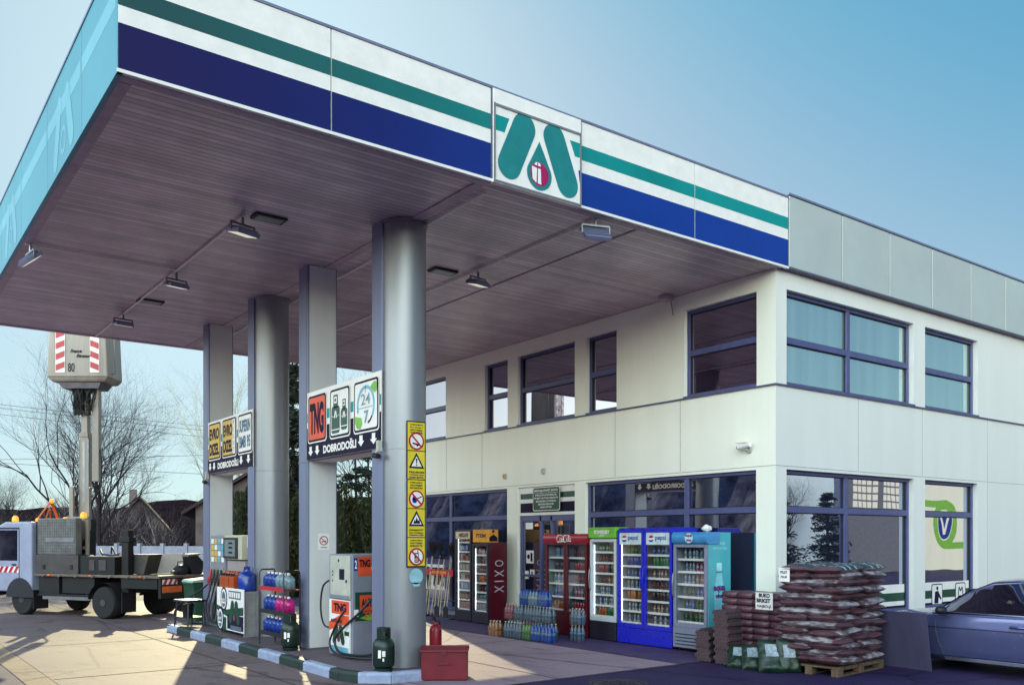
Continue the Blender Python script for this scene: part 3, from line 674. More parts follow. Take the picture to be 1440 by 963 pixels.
mb = MB(); mb.box(CX0+.052, CX1, CY1-.05, CY1, CZ, CT); mb.done('fascia_panel', M_white, can, world=True)
mb = MB(); mb.box(CX0-.01, CX1, CY0-.012, CY1+.01, CT+.003, CT+.03); mb.done('coping', M_alu_flat, can, world=True)
# columns: square box piers and round columns backed by a flat fin
def box_pier(y):
    mb = MB(); mb.box(5.60, 6.08, y, y+.34, .126, CZ+.01, 0)
    p = mb.done('column', M_alu_flat, can, world=True, bevel=.008)
    mb = MB(); mb.box(5.625, 6.06, y-.006, y-.002, .14, CZ+.005); mb.done('facing', M_pierface, p, world=True)
    mb = MB(); mb.box(5.594, 5.597, y+.03, y+.045, .14, CZ); mb.done('seam', M_joint, p, world=True)
    mb = MB(); mb.box(5.590, 5.593, y, y+.34, 2.955, 2.968); mb.done('seam', M_joint, p, world=True)
def round_pier(y):
    mb = MB(); mb.lathe([(.29, .126), (.29, CZ+.01)], (5.92, y, 0), 48); p = mb.done('column', M_alu, can, world=True, smooth=True)
    mb = MB(); mb.box(5.60, 6.0, y+.02, y+.30, .126, CZ+.01); mb.done('fin', M_alu_flat, p, world=True, bevel=.006)
    mb = MB(); mb.lathe([(.2905, 2.955), (.2925, 2.957), (.2925, 2.967), (.2905, 2.969)], (5.92, y, 0), 48); mb.done('seam', M_steel, p, world=True, smooth=True)
    mb = MB(); mb.lathe([(.31, CZ-.03), (.31, CZ+.005)], (5.92, y, 0), 48); mb.done('collar', M_steel, p, world=True, smooth=True)
box_pier(12.70); box_pier(17.34); round_pier(10.34); round_pier(14.94)
# conduits
M_cond = mat('conduit_pale', (.92, .84, .78), .4, var=.03)
mb = MB()
def pipe(a, b): mb.cyl((*a, CZ-.015), (*b, CZ-.015), .016, 8)
pipe((4.07, 11.2), (4.07, 19.7)); pipe((7.80, 8.6), (7.80, 17.0)); pipe((2.0, 14.12), (4.07, 14.12)); pipe((6.12, 8.75), (6.12, 10.1)); pipe((6.25, 10.8), (6.25, 19.3))
mb.done('conduit', M_cond, can, world=True, smooth=True)
# flood lights
M_lens = mat('lamp_lens', (.80, .82, .70), .2, var=.05, emis=(1, .95, .75), estr=.55)
def flood(loc, rz, tilt, label, k=1.):
    t = thing('floodlight', label, 'floodlight', loc, rz, 'floodlights under the canopy')
    mb = MB(); mb.cyl((0, 0, 0), (0, 0, -.10*k), .018); mb.box(-.17*k, .17*k, -.012, .012, -.12*k, -.10*k); mb.bar((-.165*k, 0, -.11*k), (-.165*k, 0, -.20*k), .02); mb.bar((.165*k, 0, -.11*k), (.165*k, 0, -.20*k), .02)
    mb.done('bracket', M_steel, t)
    T = Matrix.Translation((0, 0, -.20*k)) @ Matrix.Rotation(tilt, 4, 'X')
    mb = MB(); mb.mbox(T, .31*k, .24*k, .05*k)
    for i in range(5): mb.mbox(T @ Matrix.Translation((0, (-.09+.045*i)*k, .035*k)), .28*k, .008, .03*k)
    mb.done('housing', M_alu_flat, t, bevel=.006)
    mb = MB(); mb.mbox(T @ Matrix.Translation((0, 0, -.028*k)), .26*k, .19*k, .006); mb.done('lens', M_lens, t)
flood((4.07, 11.25, CZ), .3, .25, 'square floodlight at the near end of the long pale conduit', 1.1)
flood((4.12, 14.30, CZ), .2, .25, 'square floodlight midway along the left conduit under the canopy')
flood((4.07, 17.45, CZ), .1, .25, 'square floodlight at the far end of the left conduit')
flood((7.84, 11.40, CZ), .2, .25, 'square floodlight midway along the right conduit under the canopy')
flood((7.78, 8.62, CZ+.03), -.35, .75, 'tilted pale floodlight just inside the striped fascia right of the logo', 1.15)
flood((2.06, 14.12, CZ), 1.7, -.7, 'tilted grey floodlight at the cyan end fascia', 1.1)
def downlight(x, y, label):
    t = thing('recessed_light', label, 'ceiling light', (x, y, CZ), 0, 'recessed lights in the canopy ceiling')
    mb = MB(); mb.box(-.21, .21, -.12, .12, -.02, .011); mb.done('housing', M_black, t, bevel=.005)
    mb = MB(); mb.box(-.17, .17, -.085, .085, -.024, -.0205); mb.done('lens', M_steel, t)
downlight(4.38, 11.15, 'flat dark recessed light beside the nearest floodlight')
downlight(4.25, 16.3, 'flat dark recessed light between the two farther left floodlights')
downlight(7.42, 11.75, 'flat dark recessed light between the right conduit and the front column')
t = thing('junction_box', 'small dark junction box where the canopy ceiling meets the building wall', 'junction box', (11.25, 10.68, CZ))
mb = MB(); mb.box(-.10, .10, -.09, .09, -.07, .011); mb.done('housing', M_trim, t, bevel=.01)
mb = MB(); mb.cyl((.12, 0, -.03), (.185, 0, -.30), .008, 8); mb.done('cable', M_joint, t)
# ------------------------------------------------------------------ entrance signs between the columns
def sign_face(Fl, Lt, kind, W, H):
    """W x H board, origin at its lower left corner; colours: 0 white 1 ink 2 orange 3 amber 4 teal 5 sky 6 lime 7 green"""
    Fl.rect(0, 0, W, H, 1, 0); Fl.rect(0, 0, W, .47, 2, 1); Fl.rect(0, .56, W, .70, 2, 4); Fl.rect(0, 0, W, .225, 3, 1)
    tiles = {'gas': ((.04, .66), (.80, .66), (1.56, .74)), 'fuel': ((.05, .70), (.83, .76), (1.66, .72))}[kind]
    for i, (x, w_) in enumerate(tiles):
        Fl.rrect(x, .235, x+w_, .96, .06, 4, 0); Fl.rrect(x+.02, .255, x+w_-.02, .94, .05, 5, 1)
        m = {'gas': (2, 0, 0), 'fuel': (3, 3, 0)}[kind][i]
        Fl.rrect(x+.05, .285, x+w_-.05, .91, .035, 6, m)
    for x in (.14, .37): Fl.arrow(x, .05, .17, .14, 4, 0)
    for x in (W-.56, W-.20): Fl.arrow(x, .06, .19, .15, 4, 0)
    Lt.text('DOBRODOŠLI', .58, .055, W-1.28, .145, 4, 0, bold=.045)
    if kind == 'gas':
        x = tiles[0][0]; Lt.text('TNG', x+.09, .36, .48, .47, 7, 1, bold=.05)
        x = tiles[1][0]
        for cx, k in ((x+.21, 1.0), (x+.48, .78)):
            h = .55*k; wd = .13*k if k < 1 else .135; y0 = .31+(.0 if k == 1 else .03)
            Fl.rrect(cx-wd, y0, cx+wd, y0+h*.70, .05, 7, 7); Fl.rrect(cx-wd*.55, y0+h*.66, cx+wd*.55, y0+h, .02, 7, 7)
            Fl.rrect(cx-wd*.38, y0+h*.78, cx+wd*.38, y0+h*.95, .015, 8, 0); Fl.rect(cx-.025, y0+h*.82, cx+.025, y0+h*.9, 9, 7)
            Fl.arc(cx, y0+h*.50, wd*.92, .016, 200, 340, 8, 0, 10, .35); Fl.rect(cx-wd, y0+.045, cx+wd, y0+.06, 8, 0)
            Fl.capsule(cx-.028, y0+h*.42, cx-.008, y0+h*.56, .016, 8, 0); Fl.capsule(cx+.012, y0+h*.56, cx+.034, y0+h*.42, .016, 8, 0)
        x = tiles[2][0]
        Fl.arc(x+.37, .60, .235, .045, -40, 200, 7, 5, 26, 1.05); Fl.arc(x+.37, .60, .235, .03, -75, -40, 7, 1, 6, 1.05)
        Fl.poly([(x+.50, .83), (x+.60, .89), (x+.69, .885), (x+.69, .76), (x+.62, .74)], 8, 6); Fl.poly([(x+.05, .48), (x+.14, .46), (x+.25, .44), (x+.27, .36), (x+.22, .29), (x+.12, .31), (x+.07, .38)], 8, 6)
        Fl.rect(x+.17, .565, x+.57, .577, 7, 5); Fl.rect(x+.355, .77, x+.37, .86, 7, 5)
        Lt.text('24', x+.24, .61, .26, .15, 8, 2, bold=.01); Lt.text('7', x+.33, .36, .12, .17, 9, 2, bold=.02)
    else:
        for i in (0, 1):
            x, w_ = tiles[i]; w2 = w_-.16 if i == 0 else w_-.28
            Lt.text('EVRO', x+.08, .62, w2, .22, 7, 1, bold=.045); Lt.text('DIZEL', x+.08, .33, w2, .22, 7, 1, bold=.045)
        x, w_ = tiles[1]; Fl.rect(x+w_-.18, .285, x+w_-.05, .91, 7, 0)
        for j, ch in enumerate('PILOT'): Lt.text(ch, x+w_-.15, .80-.122*j, .06 if ch != 'I' else .02, .085, 8, 2, bold=.03)
        x, w_ = tiles[2]; Lt.text('SUPERIN', x+.09, .62, w_-.18, .22, 7, 3, bold=.04); Lt.text('BMB 95', x+.09, .34, w_-.18, .22, 7, 3, bold=.04)

def entrance_sign(y0, y1, z0, z1, kind, label):
    t = thing('entrance_sign', label, 'sign', (5.62, y0, z0), 0, 'fuel signs between the canopy columns')
    W = y1-y0; H = z1-z0
    mb = MB(); mb.box(5.622, 6.05, y0+.03, y1-.0, z0+.0, z1-.01); b = mb.done('sign_box', M_alu_flat, t, world=True, bevel=.006)
    mb = MB(); mb.box(5.70, 5.98, y0+.32, y1-.02, z0-.02, z0-.002); mb.done('underside', M_white, t, world=True)
    cols = [M_white, M_ink, M_orange, M_amber, M_teal, M_sky_blue, M_lime, M_dgreen]
    inks = [M_white, M_ink, M_sky_ink, M_blue_ink]
    for face in (LEFTF, RIGHTF):
        o = (5.592, y1, z0) if face is LEFTF else (6.085, y0, z0)
        Fl = Flat(o, *face); Lt = Flat(o, *face); sign_face(Fl, Lt, kind, W, H)
        mb = MB(); mb.box(5.594, 5.621, y0, y1, z0, z1) if face is LEFTF else mb.box(6.052, 6.083, y0, y1, z0, z1)
        p = mb.done('sign_panel', M_white, t, world=True)
        Fl.done('graphic', cols, p, world=True); Lt.done('lettering', inks, p, world=True)
M_sky_ink = mat('grey_blue_ink', (.22, .36, .44), .4); M_blue_ink = mat('blue_ink', (.035, .11, .20), .4)
entrance_sign(10.36, 12.70, 2.99, 4.0, 'gas', 'wide sign with orange TNG tile, gas bottles and 24 hour clock between the nearer columns')
entrance_sign(14.96, 17.34, 3.05, 4.03, 'fuel', 'wide sign with yellow EVRO DIZEL tiles between the farther columns')
for (y, z, lab) in ((10.38, 2.92, 'small dark security camera below the near end of the orange TNG sign'), (17.34, 2.93, 'small dark security camera below the far end of the yellow diesel sign')):
    t = thing('security_camera', lab, 'security camera', (5.56, y, z), 0, 'security cameras')
    mb = MB(); mb.box(-.02, .04, -.03, .03, .02, .16); mb.tube([(0, 0, .03), (-.05, 0, .0)], .014, 8); mb.done('bracket', M_offwhite, t)
    mb = MB(); mb.tube([(-.03, .07, -.03), (-.04, -.07, -.05)], .036, 12); mb.done('housing', M_black, t, smooth=True)

# ------------------------------------------------------------------ yellow warning strip on the front round column
t = thing('warning_sign', 'tall narrow yellow sign with five warning pictograms on the front round column', 'sign', (5.925, 10.03, 1.44))
mb = MB(); mb.box(5.785, 6.065, 10.035, 10.046, 1.43, 3.325); bp_ = mb.done('plate', M_ink, t, world=True)
Fl = Flat((5.79, 10.035, 1.44), *FRONT); Lt = Flat((5.79, 10.035, 1.44), *FRONT)
PW = .27; ph = 1.875/5
def prohibit(x, y, r): Fl.circle(x, y, r, 3, 1); Fl.circle(x, y, r*.80, 4, 2)
def slash(x, y, r): Fl.capsule(x-r*.58, y+r*.58, x+r*.58, y-r*.58, r*.10, 6, 1)
def warntri(x, y, r): Fl.poly([(x-r, y-r*.75), (x+r, y-r*.75), (x, y+r*1.0)], 3, 3); Fl.poly([(x-r*.68, y-r*.56), (x+r*.68, y-r*.56), (x, y+r*.62)], 4, 2)
rows = [('p', ['ZABRANJENO', 'PUŠENJE I', 'UPOTREBA', 'VATRE']), ('t', ['PRILIKOM', 'TOČENJA GAS', 'UGASITI MOTOR']), ('p', ['ZABRANJENA', 'UPOTREBA', 'BEZ NADZORA']), ('t', ['OPASNOST', 'OD POŽARA', 'I EKSPLOZIJE']), ('p', ['ZABRANJENA', 'UPOTREBA', 'MOBILNOG TEL'])]
for i, (k, lines) in enumerate(rows):
    yb = 1.875-ph*(i+1)
    Fl.rect(.006, yb+.006, PW-.006, yb+ph-.006, 1, 0)
    if k == 'p':
        for j, l in enumerate(lines): Lt.text(l, .04, yb+ph-.05-.034*j, PW-.08, .022, 3, 0, bold=.03)
        cy = yb+.125; prohibit(PW/2, cy, .115)
        if i == 0: Fl.capsule(PW/2-.05, cy-.03, PW/2+.05, cy-.05, .010, 5, 3); Fl.circle(PW/2+.01, cy-.055, .012, 5, 3)
        elif i == 2: Fl.circle(PW/2-.03, cy-.02, .035, 5, 4); Fl.poly([(PW/2-.07, cy-.01), (PW/2-.01, cy-.01), (PW/2-.04, cy+.06)], 5, 4); Fl.capsule(PW/2+.0, cy+.0, PW/2+.07, cy+.03, .007, 5, 3)
        else:
            Fl.rrect(PW/2-.032, cy-.075, PW/2+.032, cy+.05, .012, 5, 3); Fl.rect(PW/2-.022, cy+.0, PW/2+.022, cy+.035, 5.5, 2); Fl.rect(PW/2+.012, cy+.05, PW/2+.024, cy+.085, 5, 3)
            for a in range(3):
                for b in range(3): Fl.rect(PW/2-.022+.016*a, cy-.06+.017*b, PW/2-.011+.016*a, cy-.05+.017*b, 5.5, 2)
        slash(PW/2, cy, .115)
    else:
        for j, l in enumerate(lines): Lt.text(l, .025, yb+.085-.034*j, PW-.05, .024, 3, 0, bold=.035)
        cy = yb+.235; warntri(PW/2, cy, .115)
        if i == 1: Fl.poly([(PW/2-.012, cy+.04), (PW/2+.012, cy+.04), (PW/2+.006, cy-.025), (PW/2-.006, cy-.025)], 5, 3); Fl.circle(PW/2, cy-.045, .010, 5, 3)
        else: Fl.poly([(PW/2-.05, cy-.055), (PW/2-.03, cy+.0), (PW/2-.02, cy-.03), (PW/2+.0, cy+.03), (PW/2+.02, cy-.02), (PW/2+.04, cy+.0), (PW/2+.055, cy-.055)], 5, 3)
Fl.done('pictogram', [M_yellow, M_red, M_white, M_ink, M_navy], bp_, world=True); Lt.done('lettering', M_ink, bp_, world=True)
t = thing('sticker', 'blank round pale blue sticker below the yellow warning strip', 'sticker', (5.93, 10.04, 1.31))
Fl = Flat((5.93, 10.046, 1.31), *FRONT); Fl.circle(0, 0, .103, 1); Fl.poly([(-.06, -.08), (-.03, -.135), (.05, -.13), (.06, -.08)], 1)
tag(t); Fl.done('disc', mat('pale_blue_sticker', (.34, .58, .66), .4), t, world=True)
t = thing('notice', 'white no smoking notice on the nearer square column', 'notice', (5.86, 12.69, 1.75))
Fl = Flat((5.76, 12.693, 1.63), *FRONT); Fl.rect(0, 0, .19, .25, 1, 0); Fl.arc(.095, .14, .065, .014, 0, 360, 2, 1); Fl.capsule(.05, .185, .14, .095, .006, 3, 1); Fl.capsule(.06, .12, .13, .135, .006, 2, 2); Fl.rect(.04, .03, .15, .04, 2, 2)
Fl.done('sheet', [M_white, M_red, M_ink], t, world=True)

# ------------------------------------------------------------------ fuel dispensers
M_pump = mat('dispenser_grey', (.36, .37, .46), .45, var=.07, scale=3)
M_pump_l = mat('dispenser_stone', (.55, .46, .46), .5, var=.08, scale=3)
M_beige = mat('dispenser_beige', (.66, .62, .48), .45, var=.05)
M_screen = mat('lcd_screen', (.20, .23, .24), .2, var=.05)
def tri_logo(Fl, x, y, w, h, L, m, md):
    Fl.capsule(x+.17*w, y+.22*h, x+.34*w, y+.78*h, .13*w, L, m); Fl.capsule(x+.66*w, y+.78*h, x+.83*w, y+.22*h, .13*w, L, m)
    Fl.poly([(x+.5*w, y+.75*h), (x+.62*w, y+.35*h), (x+.58*w, y+.18*h), (x+.42*w, y+.18*h), (x+.38*w, y+.35*h)], L, m); Fl.circle(x+.5*w, y+.30*h, .075*w, L+1, md, 14)

t = thing('fuel_dispenser', 'petrol dispenser number 4 with beige head and four hanging hoses beside the far square column', 'fuel dispenser', (5.85, 16.5, .13), 0, 'fuel dispensers')
mb = MB(); mb.box(5.66, 6.08, 15.55, 16.46, .13, 1.40); mb.done('cabinet', M_pump_l, t, world=True, bevel=.012)
mb = MB(); mb.box(5.62, 6.10, 16.48, 17.28, .13, 1.86); mb.done('nozzle_tower', M_pump, t, world=True, bevel=.012)
mb = MB(); mb.box(5.60, 6.12, 15.55, 16.465, 1.42, 1.86); hdp = mb.done('head', M_beige, t, world=True, bevel=.014)
mb = MB(); mb.box(5.575, 5.598, 15.72, 16.44, 1.44, 1.82); mb.done('display_frame', M_black, hdp, world=True, bevel=.008)
Fl = Flat((5.574, 16.36, 1.48), *LEFTF); Fl.rrect(0, 0, .56, .30, .02, 1, 0)
for zz in (.05, .14, .22): Fl.rect(.22, zz, .42, zz+.035, 2, 1)
Fl.done('display', [M_screen, M_ink], hdp, world=True)
Fl = Flat((5.66, 15.548, 1.42), *FRONT); Fl.rect(.04, .22, .15, .42, 1, 0); Fl.rect(.33, .03, .42, .06, 1, 1); Fl.text('4', .055, .24, .075, .16, 2, 1, bold=.03); Fl.done('number_plate', [M_white, M_ink], hdp, world=True)
Fl = Flat((5.618, 17.26, 1.30), *LEFTF)
for i in range(4):
    for j in range(4): Fl.rect(.03+.19*i, .06+.115*j, .03+.19*i+.15, .06+.115*j+.09, 1, (0 if i < 2 else 1) if (i+j) % 3 else 2)
Fl.done('grade_sticker', [M_amber, M_sky_blue, M_white], t, world=True)
mb = MB(); mb.box(5.60, 5.62, 16.50, 17.26, .80, 1.26); mb.done('nozzle_rack', M_joint, t, world=True)
for i in range(4):
    y = 16.58+.19*i
    mb = MB(); mb.tube([(5.585, y, 1.22), (5.56, y, 1.05), (5.53, y+.02, .93)], [.02, .028, .022], 8); mb.tube([(5.575, y, 1.12), (5.50, y, 1.0), (5.555, y, .92)], .010, 6)
    nz = mb.done('nozzle', M_black if i < 3 else M_red, t, world=True, smooth=True)
    pts = [(5.53, y+.02, .93), (5.50, y+.05, .75), (5.46, y+.10, .45+.05*i), (5.48, y+.08, .25+.03*i), (5.56, y+.02, .22), (5.60, y-.01, .5), (5.605, y-.02, .8)]
    if i == 3: pts = [(5.53, y+.02, .93), (5.46, y+.25, .80), (5.36, y+.75, .62), (5.33, y+1.25, .45), (5.33, y+1.52, .25), (5.34, y+1.3, .16), (5.42, y+.75, .16), (5.52, y+.3, .17)]
    # smooth the hose with a Catmull-Rom pass
    def cr(P, n=6):
        P = [Vector(p) for p in P]; out = []
        for k in range(len(P)-1):
            a, b, c, d = P[max(k-1, 0)], P[k], P[k+1], P[min(k+2, len(P)-1)]
            for q in range(n):
                u = q/n; out.append(.5*((2*b)+(c-a)*u+(2*a-5*b+4*c-d)*u*u+(3*b-a-3*c+d)*u**3))
        return out+[P[-1]]
    mb = MB(); mb.tube(cr(pts), .017, 8); mb.done('hose', M_rubber, nz, world=True, smooth=True)
mb = MB(); mb.box(5.668, 5.672, 15.9, 16.2, 1.12, 1.2); mb.done('label', M_white, t, world=True)

t = thing('fuel_dispenser', 'autogas dispenser number 2 with orange TNG stickers and a large hanging hose loop', 'fuel dispenser', (5.9, 11.6, .13), 0, 'fuel dispensers')
mb = MB(); mb.box(5.63, 6.22, 11.27, 12.02, .13, 1.58); mb.done('cabinet', M_pump, t, world=True, bevel=.014)
mb = MB(); mb.box(5.605, 5.628, 11.31, 11.93, .95, 1.56); cp = mb.done('control_panel', M_offwhite, t, world=True, bevel=.006)
Fl = Flat((5.604, 11.93, 1.0), *LEFTF); Fl.rect(.30, .22, .46, .37, 1, 0); 
for bxx, byy, br in ((.28, .49, .022), (.09, .20, .016), (.09, .28, .016), (.09, .33, .016), (.52, .2, .026)):
    Bt = Flat((5.604, 11.93, 1.0), *LEFTF); Bt.circle(bxx, byy, br, 1, 0, 12); Bt.done('button', M_ink, cp, world=True)
Fl.done('display', M_ink, cp, world=True); Fl = Flat((5.604, 11.93, 1.0), *LEFTF); Fl.rect(0, -.045, .62, .0, 1, 0); Fl.done('stripe', M_pump, cp, world=True)
mb = MB(); mb.box(5.60, 5.628, 11.31, 11.95, .20, .93); dp = mb.done('advert_panel', M_white, t, world=True, bevel=.004)
Fl = Flat((5.60, 11.95, .20), *LEFTF)
Fl.rect(.08, .53, .64, .72, 1, 0); Fl.poly([(0, .28), (.0, .40), (.35, .52), (.64, .52), (.64, .40), (.3, .36)], 1, 0); tri_logo(Fl, .10, .08, .42, .32, 2, 1, 2); Fl.rect(.50, .24, .64, .30, 2, 1); Fl.rect(.02, .0, .62, .07, 1, 3)
Fl.done('graphic', [M_orange, M_dgreen, M_magenta, M_sky_blue], dp, world=True)
Lt = Flat((5.60, 11.95, .20), *LEFTF); Lt.text('TNG', .16, .565, .40, .12, 3, 0, bold=.05); Lt.text('AUTO GAS', .06, .405, .36, .05, 3, 0, bold=.03); Lt.done('lettering', M_ink, dp, world=True)
Fl = Flat((5.63, 11.267, .13), *FRONT)
Fl.rect(.02, 1.22, .075, 1.40, 1, 4); Fl.rect(.085, 1.15, .29, 1.42, 1, 0); Fl.rect(.04, .52, .58, .92, 1, 1); Fl.rrect(.11, .66, .58, .88, .02, 2, 0); Fl.rect(.02, .58, .09, .68, 2, 3); Fl.poly([(.1, .56), (.25, .52), (.45, .53), (.3, .62)], 3, 5)
Fl.done('sticker', [M_orange, M_dgreen, M_magenta, M_white, M_navy, M_lime], t, world=True)
Lt = Flat((5.63, 11.267, .13), *FRONT); Lt.text('2', .03, 1.25, .035, .12, 3, 1, bold=.03); Lt.text('TNG', .10, 1.27, .17, .11, 3, 0, bold=.05); Lt.text('AUTO GAS', .13, .71, .43, .12, 4, 0, bold=.03); Lt.text('TNG', .16, .56, .30, .09, 4, 2, bold=.05)
Lt.done('lettering', [M_ink, M_white, M_orange], t, world=True)
mb = MB(); mb.tube([(5.95, 11.25, 1.40), (5.95, 11.20, 1.25), (5.94, 11.22, 1.05)], [.035, .03, .02], 10); nz = mb.done('nozzle', M_offwhite, t, world=True, smooth=True)
mb = MB(); mb.tube(cr([(6.1, 11.2, 1.0), (6.0, 11.1, 1.06), (5.85, 11.05, 1.0), (5.68, 11.15, .78), (5.55, 11.4, .55), (5.50, 11.55, .38), (5.51, 11.45, .22), (5.60, 11.2, .19), (5.75, 11.0, .20), (5.95, 11.0, .26), (6.1, 11.05, .42)]), .018, 8)
mb.done('hose', M_rubber, nz, world=True, smooth=True)
mb = MB(); mb.tube(cr([(5.62, 11.45, .80), (5.57, 11.5, .72), (5.52, 11.62, .52), (5.49, 11.7, .32), (5.50, 11.55, .19), (5.56, 11.2, .165), (5.70, 10.95, .165), (5.90, 10.85, .165), (6.05, 10.95, .17), (6.0, 11.1, .21)]), .016, 8)
mb.done('hose', M_rubber, nz, world=True, smooth=True)
mb = MB(); mb.tube(cr([(5.66, 12.04, 1.2), (5.60, 12.16, 1.1), (5.58, 12.20, .8), (5.60, 12.14, .55), (5.66, 12.03, .5)]), .014, 8); mb.done('hose', M_rubber, t, world=True, smooth=True)

# ------------------------------------------------------------------ gas cylinders
M_cyl = mat('cylinder_green', (.012, .040, .028), .35, var=.2, scale=9)
def gas_cyl(loc, rz, label):
    t = thing('gas_cylinder', label, 'gas cylinder', loc, rz, 'green gas cylinders on the pump island')
    mb = MB(); mb.lathe([(.115, .0), (.118, .035), (.100, .04), (.13, .06), (.14, .10), (.14, .30), (.132, .35), (.105, .395), (.06, .42), (.045, .425)], n=24); b = mb.done('body', M_cyl, t, smooth=True)
    mb = MB(); mb.tube([(.078*math.cos(math.radians(a)), .078*math.sin(math.radians(a)), .475) for a in range(20, 341, 16)], .052, 6); 
    mb = MB()
    n = 22
    for k in range(n):
        if k in (2, 3, 10, 11, 12): zz = (.40, .43)
        a = 2*PI*k/n; b2 = 2*PI*(k+1)/n
        lo, hi = .395, .535
        if k in (3, 4, 14, 15): segs = ((lo, .44), (.50, hi))
        else: segs = ((lo, hi),)
        for (l, h) in segs:
            for r in (.082, .088):
                mb.quad((r*math.cos(a), r*math.sin(a), l), (r*math.cos(b2), r*math.sin(b2), l), (r*math.cos(b2), r*math.sin(b2), h), (r*math.cos(a), r*math.sin(a), h))
    mb.tube([(.085*math.cos(2*PI*k/n), .085*math.sin(2*PI*k/n), .535) for k in range(n+1)], .007, 6)
    mb.done('collar', M_cyl, t, smooth=True)
    mb = MB(); mb.cyl((0, 0, .42), (0, 0, .48), .022, 10); mb.cyl((-.04, 0, .47), (.05, 0, .47), .014, 8); mb.cyl((0, 0, .48), (0, 0, .50), .03, 10); mb.done('valve', M_steel, t, smooth=True)
    Fl = MB()
    for (a0, a1, z0, z1) in ((200, 216, .17, .27), (222, 236, .19, .26), (224, 232, .13, .17)):
        for a in range(a0, a1, 4):
            r = .1412; p, q = math.radians(a), math.radians(a+4)
            Fl.quad((r*math.cos(p), r*math.sin(p), z0), (r*math.cos(q), r*math.sin(q), z0), (r*math.cos(q), r*math.sin(q), z1), (r*math.cos(p), r*math.sin(p), z1))
    Fl.done('label', M_white, b)
gas_cyl((5.42, 9.98, .14), .2, 'dark green gas cylinder standing against the front round column')
gas_cyl((5.33, 12.72, .14), .1, 'dark green gas cylinder beside the fluid bottle rack at the square column')

# ------------------------------------------------------------------ rack of washer fluid
t = thing('bottle_rack', 'black wire rack with three shelves of blue and pink washer fluid', 'rack', (5.40, 13.35, .13))
mb = MB()
for y in (12.86, 13.84): mb.tube([(5.28, y, .13), (5.28, y, 1.26), (5.31, y, 1.31), (5.52, y, 1.31), (5.54, y, 1.27), (5.54, y, .13)], .012, 8)
mb.done('frame', M_black, t, world=True, smooth=True)
SHZ = (.32, .66, 1.02)
for z in SHZ:
    mb = MB()
    for x in (5.29, 5.34, 5.40, 5.46, 5.53): mb.cyl((x, 12.86, z), (x, 13.84, z), .006, 6)
    for y in (12.9, 13.2, 13.5, 13.8): mb.cyl((5.28, y, z-.01), (5.54, y, z-.01), .006, 6)
    mb.box(5.272, 5.278, 12.86, 13.84, z-.03, z+.035); mb.done('shelf', M_black if z != 1.02 else M_red, t, world=True)
def canister_mesh(m, cap):
    mb = MB(); w_, d_, h_ = .075, .10, .20
    prof = [(w_, d_, 0), (w_, d_, .15), (w_*.85, d_*.8, .18), (w_*.35, d_*.3, .215)]
    n = 14; vs = []
    for (a, b, z) in prof:
        for k in range(n):
            th = 2*PI*k/n; c, s_ = math.cos(th), math.sin(th)
            vs.append((a*math.copysign(abs(c)**.5, c), b*math.copysign(abs(s_)**.5, s_), z))
    mb.add(vs, [(i*n+j, i*n+(j+1) % n, (i+1)*n+(j+1) % n, (i+1)*n+j) for i in range(3) for j in range(n)]+[tuple(range(n))[::-1], tuple(range(3*n, 4*n))])
    mb.lathe([(.024, .212), (.024, .245)], n=10, m=1)
    mb.tube([(0, .05, .17), (0, .085, .225), (0, .02, .235)], .012, 6)
    return mb.mesh('washer_fluid', [m, cap], smooth=True)
M_bluefl = mat('blue_fluid', (.02, .09, .62), .16, var=.25, scale=14); M_pinkfl = mat('pink_fluid', (.75, .02, .28), .16, var=.2, scale=14); M_clearfl = mat('pale_fluid', (.35, .52, .60), .15, var=.25, scale=14)
CAN = {'blue': canister_mesh(M_bluefl, M_white), 'pink': canister_mesh(M_pinkfl, M_white), 'pale': canister_mesh(M_clearfl, M_white)}
def put(name, me, loc, label, cat, group=None, rz=0.):
    o = D.objects.new(name, me); COL.objects.link(o); o.location = loc; o.rotation_euler = (0, 0, rz)
    return tag(o, label, cat, group)
for si, z in enumerate(SHZ):
    sn = ('bottom', 'middle', 'top')[si]
    for k in range(6):
        y = 13.75-.16*k
        c = 'blue' if (si == 0 or (si == 1 and k < 3) or (si == 2 and k < 3)) else ('pink' if si == 1 else 'pale')
        put('washer_fluid', CAN[c], (5.40, y, z+.008), f'{c} washer fluid canister on the {sn} shelf of the black wire rack', 'canister', f'{c} canisters on the {sn} rack shelf', random.uniform(-.15, .15))

# ------------------------------------------------------------------ display stand with advert board and oil canisters
t = thing('display_stand', 'low display stand with white and green advert board beside the far round column', 'display stand', (5.45, 15.3, .13))
mb = MB(); mb.box(5.36, 5.62, 14.78, 16.02, .86, .90); mb.box(5.58, 5.62, 14.78, 16.02, .13, .86)
for y in (14.8, 16.0): mb.box(5.37, 5.575, y-.015, y+.015, .13, .86)
mb.done('shelf', M_joint, t, world=True)
mb = MB(); mb.box(5.335, 5.355, 14.72, 16.06, .20, .94); ab = mb.done('advert_board', M_white, t, world=True, bevel=.004)
Fl = Flat((5.335, 16.06, .20), *LEFTF)
Fl.poly([(0, .42), (.5, .36), (1.34, .44), (1.34, .30), (.5, .24), (0, .34)], 1, 1); Fl.rect(.55, .03, 1.34, .28, 1.5, 2); Fl.rect(0, .0, .5, .22, 1.5, 1)
for (x, y) in ((.38, .46), (.20, .10)):
    Fl.circle(x, y+.08, .17, 2, 2, ry=.21); Fl.circle(x, y+.08, .135, 3, 0, ry=.175); Fl.circle(x, y+.07, .10, 4, 3, ry=.14); Fl.rect(x-.08, y+.0, x+.08, y+.03, 5, 0)
